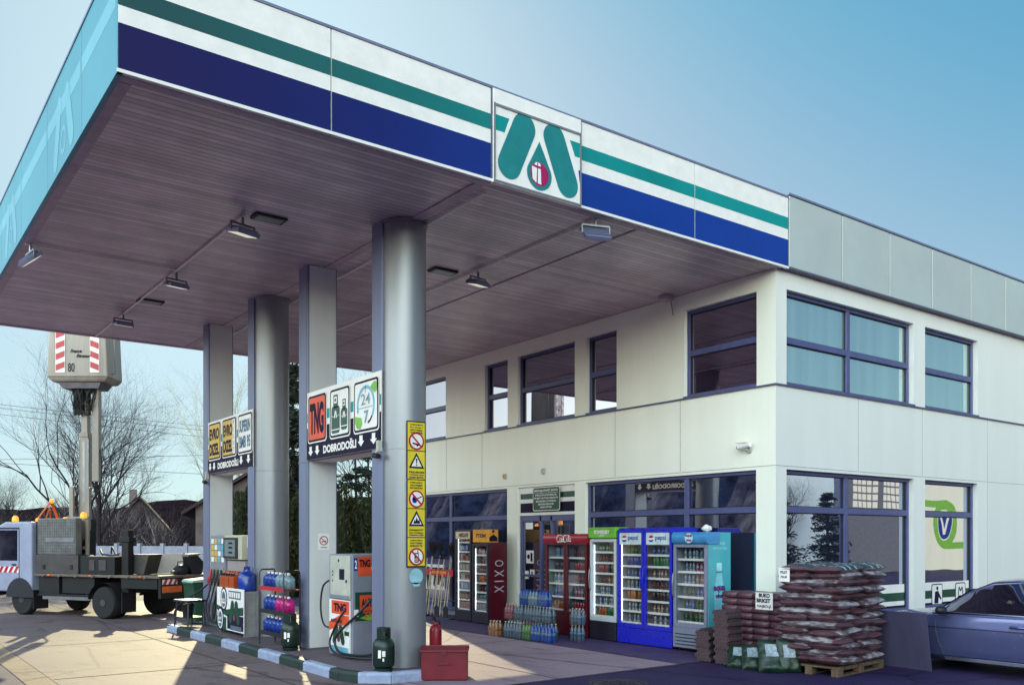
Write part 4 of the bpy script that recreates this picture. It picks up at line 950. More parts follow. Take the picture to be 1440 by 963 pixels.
tri_logo(Fl, .62, .10, .58, .46, 3, 1, 4); Fl.rect(.72, .02, 1.25, .10, 2, 3); Fl.rect(.62, .56, 1.22, .70, 1, 3)
for i in range(5): Fl.rect(.66+.11*i, .585, .74+.11*i, .675, 2, 0)
Fl.done('graphic', [M_white, M_dgreen, M_ink, mat('slate_ink', (.10, .14, .19), .4), M_magenta], ab, world=True)
Lt = Flat((5.335, 16.06, .20), *LEFTF); Lt.text('EVRO', .30, .50, .16, .05, 6, 0); Lt.text('BMB', .12, .16, .16, .05, 6, 0); Lt.done('lettering', M_white, ab, world=True)
M_orangejc = mat('orange_canister', (.62, .10, .015), .3, var=.12, scale=10)
def jerry(m):
    mb = MB(); mb.box(-.11, .11, -.055, .055, 0, .22); mb.prism([(-.11, .22), (.11, .22), (.06, .27), (-.04, .27)], 'y', -.055, .055)
    mb.tube([(-.08, 0, .25), (-.07, 0, .31), (.03, 0, .315), (.06, 0, .265)], .014, 8); mb.cyl((.08, 0, .235), (.095, 0, .285), .022, 10, 1)
    return mb.mesh('oil_canister', [m, M_black])
JO = jerry(M_orangejc)
for k in range(6):
    o = put('oil_canister', JO, (5.48, 15.96-.125*k, .902), 'orange oil canister in the row above the advert board', 'canister', 'orange oil canisters on the display stand', PI+random.uniform(-.08, .08)); 
mb = MB(); mb.lathe([(.13, 0), (.15, .02), (.15, .24), (.13, .30), (.06, .34), (.05, .40), (.055, .42)], n=20); o = mb.done('water_bottle', M_bluefl, None, smooth=True); o.location = (5.49, 14.98, .902); tag(o, 'large blue water bottle on the display stand by the round column', 'water bottle')

# ------------------------------------------------------------------ bin, stand, hoop, extinguisher, sand chest
M_bin = mat('bin_green', (.012, .10, .05), .45, var=.12); M_binlid = mat('bin_lid_pale', (.30, .48, .40), .5)
t = thing('wheelie_bin', 'green wheeled bin with pale lid behind the far pump', 'bin', (6.05, 19.2, .0), .1)
mb = MB(); mb.prism([(-.24, .05), (.24, .05), (.30, .86), (-.30, .86)], 'y', -.25, .25); mb.box(-.32, .32, -.27, .27, .83, .875); mb.done('body', M_bin, t, bevel=.02)
mb = MB(); mb.prism([(-.33, .878), (.33, .878), (.30, .93), (.1, .965), (-.30, .93)], 'y', -.28, .28); mb.done('lid', M_binlid, t, bevel=.015)
for y in (-.22, .22):
    mb = MB(); mb.cyl((.2, y-.03, .09), (.2, y+.03, .09), .09, 16); mb.done('wheel', M_rubber, t, smooth=True)
t = thing('squeegee_stand', 'dark metal stand with bucket beside the hoses of the far pump', 'stand', (5.25, 17.35, .14), .2)
mb = MB()
for x in (-.18, .18):
    for y in (-.25, .25): mb.bar((x, y, 0), (x*.85, y*.85, .46), .025)
mb.box(-.2, .2, -.28, .28, .46, .50); mb.box(-.17, .17, -.24, .24, .16, .175); mb.done('frame', M_black, t)
mb = MB(); mb.lathe([(.09, .177), (.12, .40), (.125, .405)], (0, .08, 0), 16); mb.done('bucket', M_black, t, smooth=True)
t = thing('hoop_barrier', 'red and white steel hoop barrier behind the truck bed', 'barrier', (7.25, 23.2, 0), .55)
mb = MB(); mb.tube(cr([(-.24, 0, 0), (-.24, 0, .75), (-.22, 0, 1.05), (-.12, 0, 1.2), (0, 0, 1.23), (.12, 0, 1.2), (.22, 0, 1.05), (.24, 0, .75), (.24, 0, 0)]), .03, 10); mb.done('hoop', mat('faded_red_paint', (.42, .06, .06), .5), t, smooth=True)
M_fire = mat('extinguisher_red', (.42, .008, .02), .3, var=.08)
t = thing('fire_extinguisher', 'red fire extinguisher standing behind the red chest', 'fire extinguisher', (6.85, 11.05, 0), .4)
mb = MB(); mb.lathe([(.085, 0), (.09, .02), (.09, .47), (.075, .53), (.035, .56), (.03, .59)], n=22); mb.done('body', M_fire, t, smooth=True)
mb = MB(); mb.cyl((0, 0, .585), (0, 0, .63), .022, 10); mb.bar((0, 0, .62), (-.10, 0, .64), .022); mb.bar((0, 0, .64), (-.11, 0, .68), .022); mb.tube(cr([(.02, 0, .61), (.10, 0, .58), (.11, 0, .40), (.105, 0, .2)]), .011, 8); mb.done('valve', M_black, t, smooth=True)
M_chest = mat('chest_red', (.30, .006, .022), .42, var=.15, scale=4)
t = thing('sand_chest', 'dark red lidded metal chest on the ground in front of the round column', 'chest', (6.17, 9.72, 0), -math.radians(36))
mb = MB(); mb.box(-.29, .29, -.22, .22, .015, .36); mb.box(-.27, .27, -.2, .2, 0, .015); mb.done('body', M_chest, t, bevel=.008)
mb = MB(); mb.prism([(-.235, .362), (.235, .362), (.235, .39), (.05, .425), (-.05, .425), (-.235, .39)], 'x', -.305, .305); mb.done('lid', M_chest, t, bevel=.006)
mb = MB(); mb.tube([(-.07, -.222, .22), (-.07, -.25, .22), (.07, -.25, .22), (.07, -.222, .22)], .008, 8); mb.box(-.03, .03, -.243, -.237, .33, .38); mb.done('handle', M_chest, t)
# ------------------------------------------------------------------ coolers along the shop front
M_cblue = mat('cooler_blue', (.012, .016, .48), .28, var=.06, coat=.3)
M_cred = mat('cooler_red', (.42, .006, .03), .3, var=.06, coat=.3)
M_maroon = mat('cooler_maroon', (.15, .004, .018), .35, var=.08)
M_cwhite = mat('cooler_white', (.70, .74, .80), .35, var=.04)
M_cgrey = mat('cooler_grey', (.34, .36, .50), .35, var=.06)
M_cblack = mat('cooler_black', (.02, .016, .03), .35, var=.08)
M_liner = mat('cooler_liner', (.62, .68, .72), .5, var=.04)
M_aqua = mat('aqua_film', (.10, .55, .66), .3, var=.08, scale=1.2)
M_aqua2 = mat('aqua_header', (.05, .26, .56), .3)
M_somgreen = mat('lime_header', (.16, .50, .04), .3)
M_orangebox = mat('orange_card', (.80, .36, .03), .6)

def bottle_mesh(name, body, label, cap, r=.032, h=.235):
    mb = MB(); mb.lathe([(r*.9, 0), (r, .008), (r, h*.36)], n=10, m=0); mb.lathe([(r*1.02, h*.30), (r*1.02, h*.58)], n=10, m=1)
    mb.lathe([(r, h*.56), (r, h*.64), (r*.75, h*.76), (r*.38, h*.88), (r*.36, h*.93)], n=10, m=0); mb.lathe([(r*.42, h*.925), (r*.42, h)], n=8, m=2)
    return mb.mesh(name, [body, label, cap], smooth=True)
def can_mesh(name, body, r=.033, h=.155):
    mb = MB(); mb.lathe([(r*.8, 0), (r, .012), (r, h-.014), (r*.82, h)], n=12); mb.lathe([(r*.8, h), (r*.78, h+.001)], n=12, m=1); return mb.mesh(name, [body, M_steel], smooth=True)
def pack_mesh(name, m, m2, w_=.10, d_=.14, h_=.10):
    mb = MB(); mb.box(-d_/2, d_/2, -w_/2, w_/2, 0, h_); mb.box(-d_/2-.002, -d_/2-.0005, -w_*.4, w_*.4, h_*.25, h_*.8, 1); return mb.mesh(name, [m, m2])
def pm(n, c, **k): return mat('product_'+n, c, k.get('rough', .25), var=.12, scale=20)
P_brown = pm('cola', (.06, .015, .012)); P_red = pm('red', (.55, .015, .03)); P_blue = pm('blue', (.02, .07, .55)); P_lblue = pm('pale_blue', (.22, .42, .66)); P_clear = pm('clear', (.48, .58, .62)); P_green = pm('green', (.04, .30, .06)); P_dgreen = pm('dark_green', (.012, .09, .045)); P_orange = pm('orange', (.75, .20, .02)); P_white = pm('white', (.75, .75, .72)); P_yellow = pm('yellow', (.70, .46, .06)); P_tan = pm('tan', (.48, .33, .14)); P_pink = pm('pink', (.60, .10, .22))
BOT = {
 'brown cola': bottle_mesh('drink_bottle', P_brown, P_red, P_red), 'blue': bottle_mesh('drink_bottle', P_blue, P_lblue, P_white), 'clear water': bottle_mesh('drink_bottle', P_clear, P_lblue, P_blue),
 'green': bottle_mesh('drink_bottle', P_green, P_white, P_green), 'orange': bottle_mesh('drink_bottle', P_orange, P_white, P_orange), 'dark green': bottle_mesh('drink_bottle', P_dgreen, P_green, P_white),
 'white': bottle_mesh('drink_bottle', P_white, P_lblue, P_white), 'pink': bottle_mesh('drink_bottle', P_pink, P_white, P_red)}
CANM = {'red': can_mesh('drink_can', P_red), 'green': can_mesh('drink_can', P_green), 'blue': can_mesh('drink_can', P_blue), 'brown': can_mesh('drink_can', P_brown), 'orange': can_mesh('drink_can', P_orange)}
PK = {'yellow': pack_mesh('snack_pack', P_yellow, P_white), 'tan': pack_mesh('snack_pack', P_tan, P_red), 'blue': pack_mesh('snack_pack', P_blue, P_white), 'pale blue': pack_mesh('snack_pack', P_lblue, P_white), 'red': pack_mesh('snack_pack', P_red, P_white), 'brown': pack_mesh('snack_pack', P_brown, P_tan)}
ORD = ['top', 'second', 'third', 'fourth', 'fifth', 'sixth', 'seventh', 'lowest']

def cooler(label, y0, y1, h, depth, m_body, m_door, m_side, zlo, zhi, ndoor, shelves, what, x=10.7, lamp=True, handle=True, grille=True, base=None):
    """cabinet facing -X with its front at x; shelves = list of (kind, colours)"""
    t = thing('drinks_cooler', label, 'cooler', (x, (y0+y1)/2, 0), 0, 'drinks coolers along the shop front')
    W = y1-y0; a, b = -W/2, W/2; d0 = .05
    mb = MB(); th = .035
    mb.box(d0, depth, a, a+th, .06, h, 1); mb.box(d0, depth, b-th, b, .06, h); mb.box(depth-th, depth, a+th, b-th, .06, h); mb.box(d0, depth-th, a+th, b-th, h-th, h)
    mb.box(d0, depth-th, a+th, b-th, .06, zlo-.06); mb.done('cabinet', [m_body, m_side], t, bevel=.006)
    if zhi < h-.08:
        mb = MB(); mb.box(d0, depth-th-.01, a+th+.001, b-th-.001, zhi+.05, h-th-.001); mb.done('top_box', m_body, t)
    mb = MB(); i0 = a+th+.002; i1 = b-th-.002
    mb.quad((depth-th-.012, i0, zlo-.05), (depth-th-.012, i1, zlo-.05), (depth-th-.012, i1, zhi+.04), (depth-th-.012, i0, zhi+.04))
    mb.quad((d0+.02, i0, zlo-.05), (depth-th-.012, i0, zlo-.05), (depth-th-.012, i0, zhi+.04), (d0+.02, i0, zhi+.04)); mb.quad((d0+.02, i1, zlo-.05), (depth-th-.012, i1, zlo-.05), (depth-th-.012, i1, zhi+.04), (d0+.02, i1, zhi+.04))
    mb.quad((d0+.02, i0, zlo-.05), (depth-th-.012, i0, zlo-.05), (depth-th-.012, i1, zlo-.05), (d0+.02, i1, zlo-.05)); mb.done('liner', M_liner, t)
    # doors
    dw = W/ndoor
    for k in range(ndoor):
        p = a+k*dw+.004; q = a+(k+1)*dw-.004; fr = .05
        mb = MB(); mb.box(0, .045, p, q, zlo-.08, zlo-.0); mb.box(0, .045, p, q, zhi, zhi+.05); mb.box(0, .045, p, p+fr, zlo, zhi); mb.box(0, .045, q-fr, q, zlo, zhi)
        dr = mb.done('door', m_door, t, bevel=.007)
        mb = MB(); mb.quad((.018, q-fr, zlo), (.018, p+fr, zlo), (.018, p+fr, zhi), (.018, q-fr, zhi)); mb.done('glass_pane', M_glass_clear, dr)
        if handle:
            hy = (q-.025) if (k == 0 and ndoor == 2) or ndoor == 1 else p+.025
            zc = zlo+(zhi-zlo)*.5
            mb = MB(); mb.tube([(-.002, hy, zc-.2), (-.035, hy, zc-.16), (-.045, hy, zc), (-.035, hy, zc+.16), (-.002, hy, zc+.2)], .012, 8); mb.done('handle', M_steel if m_door is not M_cblue else m_door, dr, smooth=True)
        ly = q-fr-.012
        if lamp and not (lamp == 'one' and k == 0): mb = MB(); mb.cyl((.06, ly, zlo+.03), (.06, ly, zhi-.05), .008, 8); mb.done('led_tube', M_lamp, t)
    # shelves and goods
    ns = len(shelves); hh = (zhi-zlo)/ns
    for s_ in range(ns):
        z = zhi-hh*(s_+1)+.01
        mb = MB(); mb.box(.075, depth-th-.03, a+th+.005, b-th-.005, z-.014, z); mb.box(.066, .074, a+th+.005, b-th-.005, z-.022, z+.014, 1); mb.done('shelf', [M_steel, M_white], t)
        kind, cols, n = shelves[s_]
        span = W-2*th-.14*1
        for k in range(n):
            for dwx in range(ndoor):
                ww = (W-2*th)/ndoor; yy = a+th+ww*dwx+.075+(ww-.15)*((k+.5)/n)
                c = cols[(k*len(cols))//n] if ndoor == 1 else cols[(dwx*len(cols))//ndoor] if len(cols) == ndoor else cols[(k+dwx) % len(cols)]
                me = {'b': BOT, 'c': CANM, 'p': PK}[kind][c]; nm = {'b': 'bottle', 'c': 'can', 'p': 'snack pack'}[kind]
                o = D.objects.new(me.name.split('.')[0], me); COL.objects.link(o)
                o.location = (x+.155+random.uniform(-.02, .02), (y0+y1)/2+yy, z+.0015)
                o.rotation_euler = (0, 0, random.uniform(-.2, .2))
                sc = min(1, (hh-.035)/(.235 if kind == 'b' else .155 if kind == 'c' else .10)); 
                if kind == 'p': sc = min(1.6, (hh-.05)/.10)
                o.scale = (min(1., sc*1.1) if kind != 'p' else 1,)*2+(sc,)
                side = '' if ndoor == 1 else (' behind its right door' if dwx == 0 else ' behind its left door')
                tag(o, f'{c} {nm} on the {ORD[s_] if s_ < ns-1 else "lowest"} shelf, {what}{side}', nm, f'{c} {nm}s, {ORD[s_] if s_ < ns-1 else "lowest"} shelf, {what}{side}')
    if base:
        mb = MB(); mb.box(.005, .048, a, b, .02, zlo-.085); mb.done('base_panel', base, t, bevel=.005)
    if grille:
        mb = MB()
        for k in range(5): mb.box(-.001, .004, a+.05, b-.05, .05+.055*k, .065+.055*k)
        mb.done('grille', M_cblack, t)
    for yy in (a+.06, b-.06):
        for xx in (.10, depth-.1): mb = MB(); mb.cyl((xx, yy, 0), (xx, yy, .06), .022, 10); mb.done('foot', M_black, t)
    return t

def header(t, y0, y1, z0, z1, m, x0=-.02, x1=.30, rounded=False):
    W = y1-y0
    if rounded:
        pts = [(x1, z0), (.05, z0)]+[(.03-.05*math.sin(math.radians(a)), (z0+z1)/2-(z1-z0)/2*math.cos(math.radians(a))) for a in range(0, 181, 20)]+[(x1, z1)]
        mb = MB(); mb.prism(pts, 'y', -W/2, W/2)
    else:
        mb = MB(); mb.box(x0, x1, -W/2, W/2, z0, z1)
    return mb.done('header', m, t, bevel=.008)

# 1 blonde snack cooler and 2 dark red XIXO cooler (left of the entrance)
t = cooler('narrow black cooler with lit snack shelves, leftmost of the row', 15.86, 16.50, 2.0, .55, M_cblack, M_cblack, M_cblack, .26, 1.92, 1,
   [('p', ['tan', 'red'], 4), ('p', ['blue'], 5), ('p', ['brown', 'tan'], 4), ('p', ['yellow'], 4), ('p', ['tan', 'yellow'], 5), ('p', ['pale blue'], 4), ('p', ['brown'], 4), ('p', ['tan'], 4)], 'leftmost snack cooler', grille=False, handle=False, base=M_cblack, x=10.72)
hd_ = header(t, 15.90, 16.46, 1.79, 1.955, mat('cream_header', (.70, .55, .40), .4), -.003, .017)
Lt = Flat((10.717, 16.46, 1.79), *LEFTF); Lt.text('NESCAFE', .14, .04, .36, .09, 1, bold=.05); Lt.done('lettering', M_maroon, hd_, world=True)
t = cooler('narrow dark red cooler with white XIXO lettering on its side', 15.20, 15.80, 1.72, .50, M_cblack, M_cblack, M_maroon, .26, 1.64, 1,
   [('p', ['red', 'red'], 4), ('b', ['pink', 'brown cola'], 6), ('b', ['orange', 'pink'], 6), ('c', ['red', 'orange'], 6), ('b', ['blue', 'brown cola'], 6), ('b', ['white', 'clear water'], 6), ('b', ['clear water'], 5)], 'XIXO cooler', grille=False, handle=False, base=M_cblack, x=10.70)
M_xl = mat('pale_lilac_ink', (.52, .46, .56), .4)
Lt = Flat((10.75, 15.2, 0), *FRONT)
for k, ch in enumerate('XIXO'): Lt.text(ch, .13, .72+.165*k, .22, .135 if ch != 'I' else .03, 1, bold=.0, vert=True) if ch in 'O' else None
for k, ch in enumerate('XIXO'):
    zc = .74+.165*k
    if ch == 'X': Lt.stroke([(.13, zc-.055), (.35, zc+.055)], .024, 1); Lt.stroke([(.13, zc+.055), (.35, zc-.055)], .024, 1.4)
    elif ch == 'I': Lt.stroke([(.13, zc), (.35, zc)], .024, 1)
Lt.done('lettering', M_xl, t, world=True)
o = thing('cardboard_box', 'orange cardboard box with a dark house shape on top of the dark red cooler', 'box', (10.73, 15.52, 1.722))
mb = MB(); mb.box(0, .25, -.30, .28, 0, .27); bxo = mb.done('carton', M_orangebox, o, bevel=.004)
Fl = Flat((0, -.302, 0), *FRONT); Fl.poly([(.02, .02), (.23, .02), (.23, .10), (.125, .17), (.02, .10)], 1, 0); Fl.circle(.12, .23, .03, 1, 0); Fl.done('print', M_ink, bxo)
Lt = Flat((-.001, .28, 0), *LEFTF); Lt.text('ITEM', .12, .10, .36, .08, 1, bold=.03); Lt.done('lettering', M_maroon, bxo)

# 3 red double cooler with rounded header
t = cooler('wide dark red two door cooler with glossy red rounded header', 12.10, 13.30, 1.80, .42, M_maroon, M_maroon, M_maroon, .46, 1.68, 2,
   [('b', ['brown cola', 'clear water'], 4), ('c', ['red', 'brown'], 5), ('b', ['brown cola', 'white'], 4), ('b', ['pink', 'blue'], 4), ('c', ['red', 'orange'], 5)], 'red two door cooler', lamp=False, handle=False, grille=False, base=M_maroon)
hd_ = header(t, 12.06, 13.34, 1.70, 1.89, M_cred, rounded=True)
Lt = Flat((10.678, 13.34, 1.70), *LEFTF)
def script(pts, w_=.012): Lt.stroke(pts, w_, 1)
def cc(cx, cy, rx, ry, a0, a1, n=9): return [(cx+rx*math.cos(math.radians(a0+(a1-a0)*k/n)), cy+ry*math.sin(math.radians(a0+(a1-a0)*k/n))) for k in range(n+1)]
for (x, big) in ((.47, 1), (.66, 1)): script(cc(x, .10, .045, .065, 60, 300), .016)
script([(.49, .155), (.55, .165), (.60, .15)], .010); script([(.685, .15), (.74, .165), (.80, .15)], .010)
for x in (.53, .61, .725, .80): script(cc(x, .075, .022, .028, 0, 360), .011)
script([(.555, .08), (.575, .10), (.565, .05), (.59, .05)], .010); script(cc(.57, .075, .02, .028, 50, 310), .011); script([(.632, .10), (.634, .05), (.645, .05)], .010)
script([(.755, .06), (.775, .15), (.765, .155), (.758, .06), (.775, .05)], .010); script([(.822, .10), (.824, .05), (.84, .055)], .010); script([(.43, .05), (.52, .035), (.62, .045)], .008)
Lt.done('lettering', M_white, hd_, world=True)

# 4 green headed cooler
t = cooler('white framed cooler with bright green header between red and blue coolers', 11.34, 12.02, 2.0, .50, M_cwhite, M_cwhite, M_cred, .42, 1.74, 1,
   [('b', ['dark green', 'green'], 6), ('b', ['brown cola'], 6), ('c', ['brown', 'red'], 7), ('b', ['orange', 'brown cola'], 6), ('b', ['clear water', 'white'], 6), ('b', ['white'], 6), ('c', ['green', 'orange'], 7)], 'green headed cooler', grille=False, base=M_cblack)
hd_ = header(t, 11.33, 12.03, 1.81, 2.0, M_somgreen)
Fl = Flat((10.678, 12.03, 1.81), *LEFTF); Fl.rect(0, .155, .70, .175, 1, 0); Fl.done('stripe', M_lime, hd_, world=True)
Lt = Flat((10.678, 12.03, 1.81), *LEFTF); Lt.text('SOMERSBY', .16, .07, .40, .07, 2, bold=.04); Lt.text('CIDER', .28, .03, .16, .025, 2, bold=.02); Lt.done('lettering', M_white, hd_, world=True)
# 5 tall blue double cooler
t = cooler('tall wide blue two door cooler with white brand panels', 10.03, 11.31, 1.985, .62, M_cblue, M_cblue, M_cblue, .36, 1.90, 2,
   [('p', ['blue', 'blue'], 1), ('b', ['blue', 'dark green'], 5), ('c', ['green', 'blue'], 6), ('b', ['orange', 'blue'], 5), ('b', ['brown cola', 'clear water'], 5), ('c', ['brown', 'orange'], 6), ('b', ['orange', 'white'], 5), ('b', ['white', 'clear water'], 4)], 'blue two door cooler', lamp='one', grille=False, base=M_cblue)
for y1 in (11.31-.054, 10.67-.054):
    mb = MB(); mb.box(10.712, 10.7165, y1-.532, y1, 1.70, 1.90); bpn = mb.done('brand_panel', mat('brand_panel_pale', (.62, .74, .78), .4), t, world=True)
    Fl = Flat((10.712, y1, 1.70), *LEFTF); Fl.circle(.12, .10, .06, 1, 0); Fl.poly([(.062, .115), (.09, .155), (.15, .155), (.178, .125), (.12, .11)], 2, 1); Fl.poly([(.062, .085), (.12, .075), (.176, .09), (.15, .045), (.09, .045)], 2, 2)
    Fl.text('pepsi', .21, .055, .24, .10, 1, 2, bold=.02); Fl.done('lettering', [M_white, M_red, M_navy], bpn, world=True)
# 6 aqua cooler
t = cooler('grey framed cooler with aqua blue header and pale bottle picture on its side', 9.30, 10.00, 1.90, .58, M_cgrey, M_cgrey, M_aqua, .46, 1.66, 1,
   [('b', ['clear water', 'white'], 6), ('b', ['pink', 'clear water'], 6), ('b', ['orange', 'clear water'], 6), ('b', ['blue', 'dark green'], 6), ('b', ['dark green', 'blue'], 6), ('b', ['dark green'], 5)], 'aqua headed cooler', lamp=False, base=None)
mb = MB(); mb.box(10.703, 10.748, 9.30, 10.0, .06, .38); mb.done('base_panel', M_cgrey, t, world=True)
hd_ = header(t, 9.28, 10.02, 1.715, 1.905, M_aqua2, rounded=True)
Fl = Flat((10.676, 10.02, 1.715), *LEFTF); Fl.circle(.38, .095, .085, 1, 0, ry=.08); Fl.text('aqua', .31, .10, .14, .05, 2, 1, bold=.05); Fl.text('viva', .32, .04, .12, .045, 2, 1, bold=.05); Fl.done('lettering', [mat('pale_aqua', (.45, .78, .85), .4), M_magenta], hd_, world=True)
Fl = Flat((10.75, 9.30, 0), *FRONT)
Fl.poly([(.14, .45), (.36, .45), (.37, 1.02), (.33, 1.16), (.30, 1.30), (.20, 1.30), (.17, 1.16), (.13, 1.02)], 1, 0); Fl.rect(.19, 1.30, .31, 1.42, 1, 1); Fl.rect(.17, 1.265, .33, 1.285, 2, 2); Fl.rect(.15, .55, .35, .58, 2, 1); Fl.rect(.15, .85, .35, .865, 2, 1)
Fl.poly([(.0, .06), (.53, .06), (.53, .30), (.3, .40), (.0, .34)], 1, 4)
Fl.text('aqua', .11, .95, .28, .11, 3, 3, bold=.06); Fl.text('viva', .15, .86, .2, .08, 3, 3, bold=.06); Fl.text('PRAVA', .15, 1.70, .24, .05, 2, 1, bold=.02); Fl.text('HIDRACIJA', .10, 1.62, .34, .05, 2, 1, bold=.02)
Fl.done('side_print', [mat('aqua_mid', (.22, .62, .72), .3), mat('aqua_light', (.40, .75, .82), .3), mat('aqua_dark', (.03, .22, .32), .3), mat('violet_ink', (.11, .015, .20), .4), mat('aqua_deep', (.03, .17, .46), .3)], t, world=True)
o = thing('paper_bundle', 'crumpled white bundle lying on top of the aqua headed cooler', 'bundle', (10.85, 9.42, 1.91))
mb = MB(); mb.sphere((0, 0, .05), .08, 12, 8, 0, (1.1, .9, .65)); mb.sphere((.07, .05, .04), .06, 10, 6, 0, (1, 1, .7))
for i, p in enumerate(mb.v): mb.v[i] = tuple(Vector(p)+Vector(noise.noise_vector(Vector(p)*22))*.02)
mb.done('wrap', M_white, o)

# ------------------------------------------------------------------ stacked packs of bottles
def big_bottle(mb, x, y, m, h=.33, r=.042):
    mb.lathe([(r*.88, 0), (r, .012), (r, h*.28), (r*.93, h*.32), (r, h*.36), (r, h*.62), (r*.7, h*.78), (r*.33, h*.89), (r*.33, h*.94)], (x, y, 0), 10, m)
def bottle_pack(loc, col, label, group, nx=2, ny=3, rz=0., h=.33):
    key = (col, nx, ny, h)
    body, capm, lab = PKC[col]
    t = thing('bottle_pack', label, 'bottle pack', loc, rz, group)
    if key not in PKM:
        mb = MB(); big_bottle(mb, 0, 0, 0, h); mb.lathe([(.017, h*.93), (.017, h)], n=8, m=1); mb.lathe([(.0428, h*.38), (.0428, h*.58)], n=10, m=2)
        PKM[key] = mb.mesh('bottle', [body, capm, lab], smooth=True)
        w_ = MB(); X = .086*nx/2+.002; Y = .086*ny/2+.002
        w_.box(-X, X, -Y, Y, .004, h*.70); PKM[key+('w',)] = w_.mesh('shrink_wrap', [M_wrap])
    for i in range(nx):
        for j in range(ny):
            o = D.objects.new('bottle', PKM[key]); COL.objects.link(o); o.parent = t; o.location = (.086*(i-(nx-1)/2), .086*(j-(ny-1)/2), 0)
    o = D.objects.new('shrink_wrap', PKM[key+('w',)]); COL.objects.link(o); o.parent = t
    return t
PKM = {}
M_wrap = mix_glass('shrink_wrap_film', (.92, .94, .97), (.9, .95, 1.), .03, .35, rough=.12, clear=True)
B_clear = pm('pet_clear', (.16, .22, .27), rough=.15); B_blue = pm('pet_blue', (.015, .11, .62), rough=.15); B_green = pm('pet_green', (.13, .36, .06), rough=.15); B_orange = pm('pet_orange', (.62, .28, .10), rough=.15); B_pink = pm('pet_pink', (.50, .12, .14), rough=.15); B_pale = pm('pet_pale', (.20, .40, .58), rough=.15)
PKC = {'clear': (B_clear, P_white, B_pale), 'blue': (B_blue, P_blue, B_pale), 'green': (B_green, P_red, B_green), 'orange': (B_orange, P_white, P_orange), 'pink': (B_pink, P_white, P_pink), 'pale': (B_pale, P_blue, P_white)}
GX = 9.75
rows = [ # (dx, y, z level, colour, label)
 (-.12, 13.42, 0, 'orange', 'orange drink bottle pack at the left end of the stacked packs'),
 (0, 13.12, 0, 'clear', 'clear bottle pack on the ground next to the orange pack'), (0, 12.85, 0, 'clear', 'clear bottle pack on the ground, second to the right of the orange pack'),
 (0, 12.58, 0, 'green', 'green bottle pack on the ground between clear and blue packs'),
 (0, 12.31, 0, 'blue', 'blue water pack on the ground right of the green pack'), (0, 12.04, 0, 'blue', 'blue water pack at the right end of the front row'),
 (.52, 11.86, 0, 'clear', 'clear bottle pack on the ground by the red cooler foot'), (.52, 11.86, 1, 'clear', 'clear bottle pack on top of another by the red cooler foot'),
 (.30, 13.42, 0, 'clear', ''), (.30, 13.15, 0, 'clear', ''), (.30, 12.88, 0, 'clear', ''), (.30, 12.61, 0, 'clear', ''), (.30, 12.34, 0, 'clear', ''),
 (.30, 13.50, 1, 'pink', 'pink drink bottle pack in the second tier at its left end'), (.30, 13.20, 1, 'clear', 'clear bottle pack in the second tier right of the pink pack'), (.30, 12.93, 1, 'clear', 'clear bottle pack in the middle of the second tier'), (.30, 12.66, 1, 'clear', 'clear bottle pack in the second tier, second from its right end'), (.30, 12.39, 1, 'clear', 'clear bottle pack at the right end of the second tier'),
 (.34, 13.08, 2, 'blue', 'blue water pack at the left end of the third tier beside the pale one'), (.34, 12.81, 2, 'pale', 'pale blue water pack in the middle of the third tier'), (.34, 12.54, 2, 'blue', 'deep blue water pack at the right end of the third tier'),
]
for dx, y, lv, c, lab in rows:
    if not lab: lab = 'clear bottle pack hidden in the back row under the second tier'
    hh = .29 if c in ('green',) else .33
    bottle_pack((GX+dx+random.uniform(-.015, .015), y, lv*.288+.002), c, lab, 'stacked bottle packs in front of the shop', rz=random.uniform(-.06, .06), h=.285)

# ------------------------------------------------------------------ garden tools with a red price strip
t = thing('tool_rack', 'black tool rack with red price strip and green poster by the shop window', 'rack', (10.9, 17.3, 0))
mb = MB()
for y in (-.62, .62): mb.bar((0, y, 0), (0, y, 1.15), .03); mb.bar((-.2, y, .01), (.25, y, .01), .03)
mb.bar((0, -.62, 1.12), (0, .62, 1.12), .03); mb.bar((0, -.62, .4), (0, .62, .4), .03); mb.done('frame', M_black, t)
mb = MB(); mb.box(-.10, -.08, -.60, .52, .96, 1.10); ps = mb.done('price_strip', M_red, t)
Lt = Flat((-.10, .5, .96), *LEFTF); Lt.text('20.09 DIN', .22, .045, .60, .06, 1, bold=.05); Lt.done('lettering', M_amber, ps)
mb = MB(); mb.box(.06, .075, .0, 1.25, .62, 1.20); po = mb.done('poster', M_white, t)
Fl = Flat((.06, 1.25, .62), *LEFTF); tri_logo(Fl, .1, .02, .6, .54, 1, 0, 1); tri_logo(Fl, .75, .02, .5, .54, 1, 0, 1); Fl.done('graphic', [M_dgreen, M_magenta], po)
M_wood = mat('ash_handle', (.52, .42, .30), .6, var=.15); M_brist = mat('dark_bristle', (.02, .016, .02), .9)
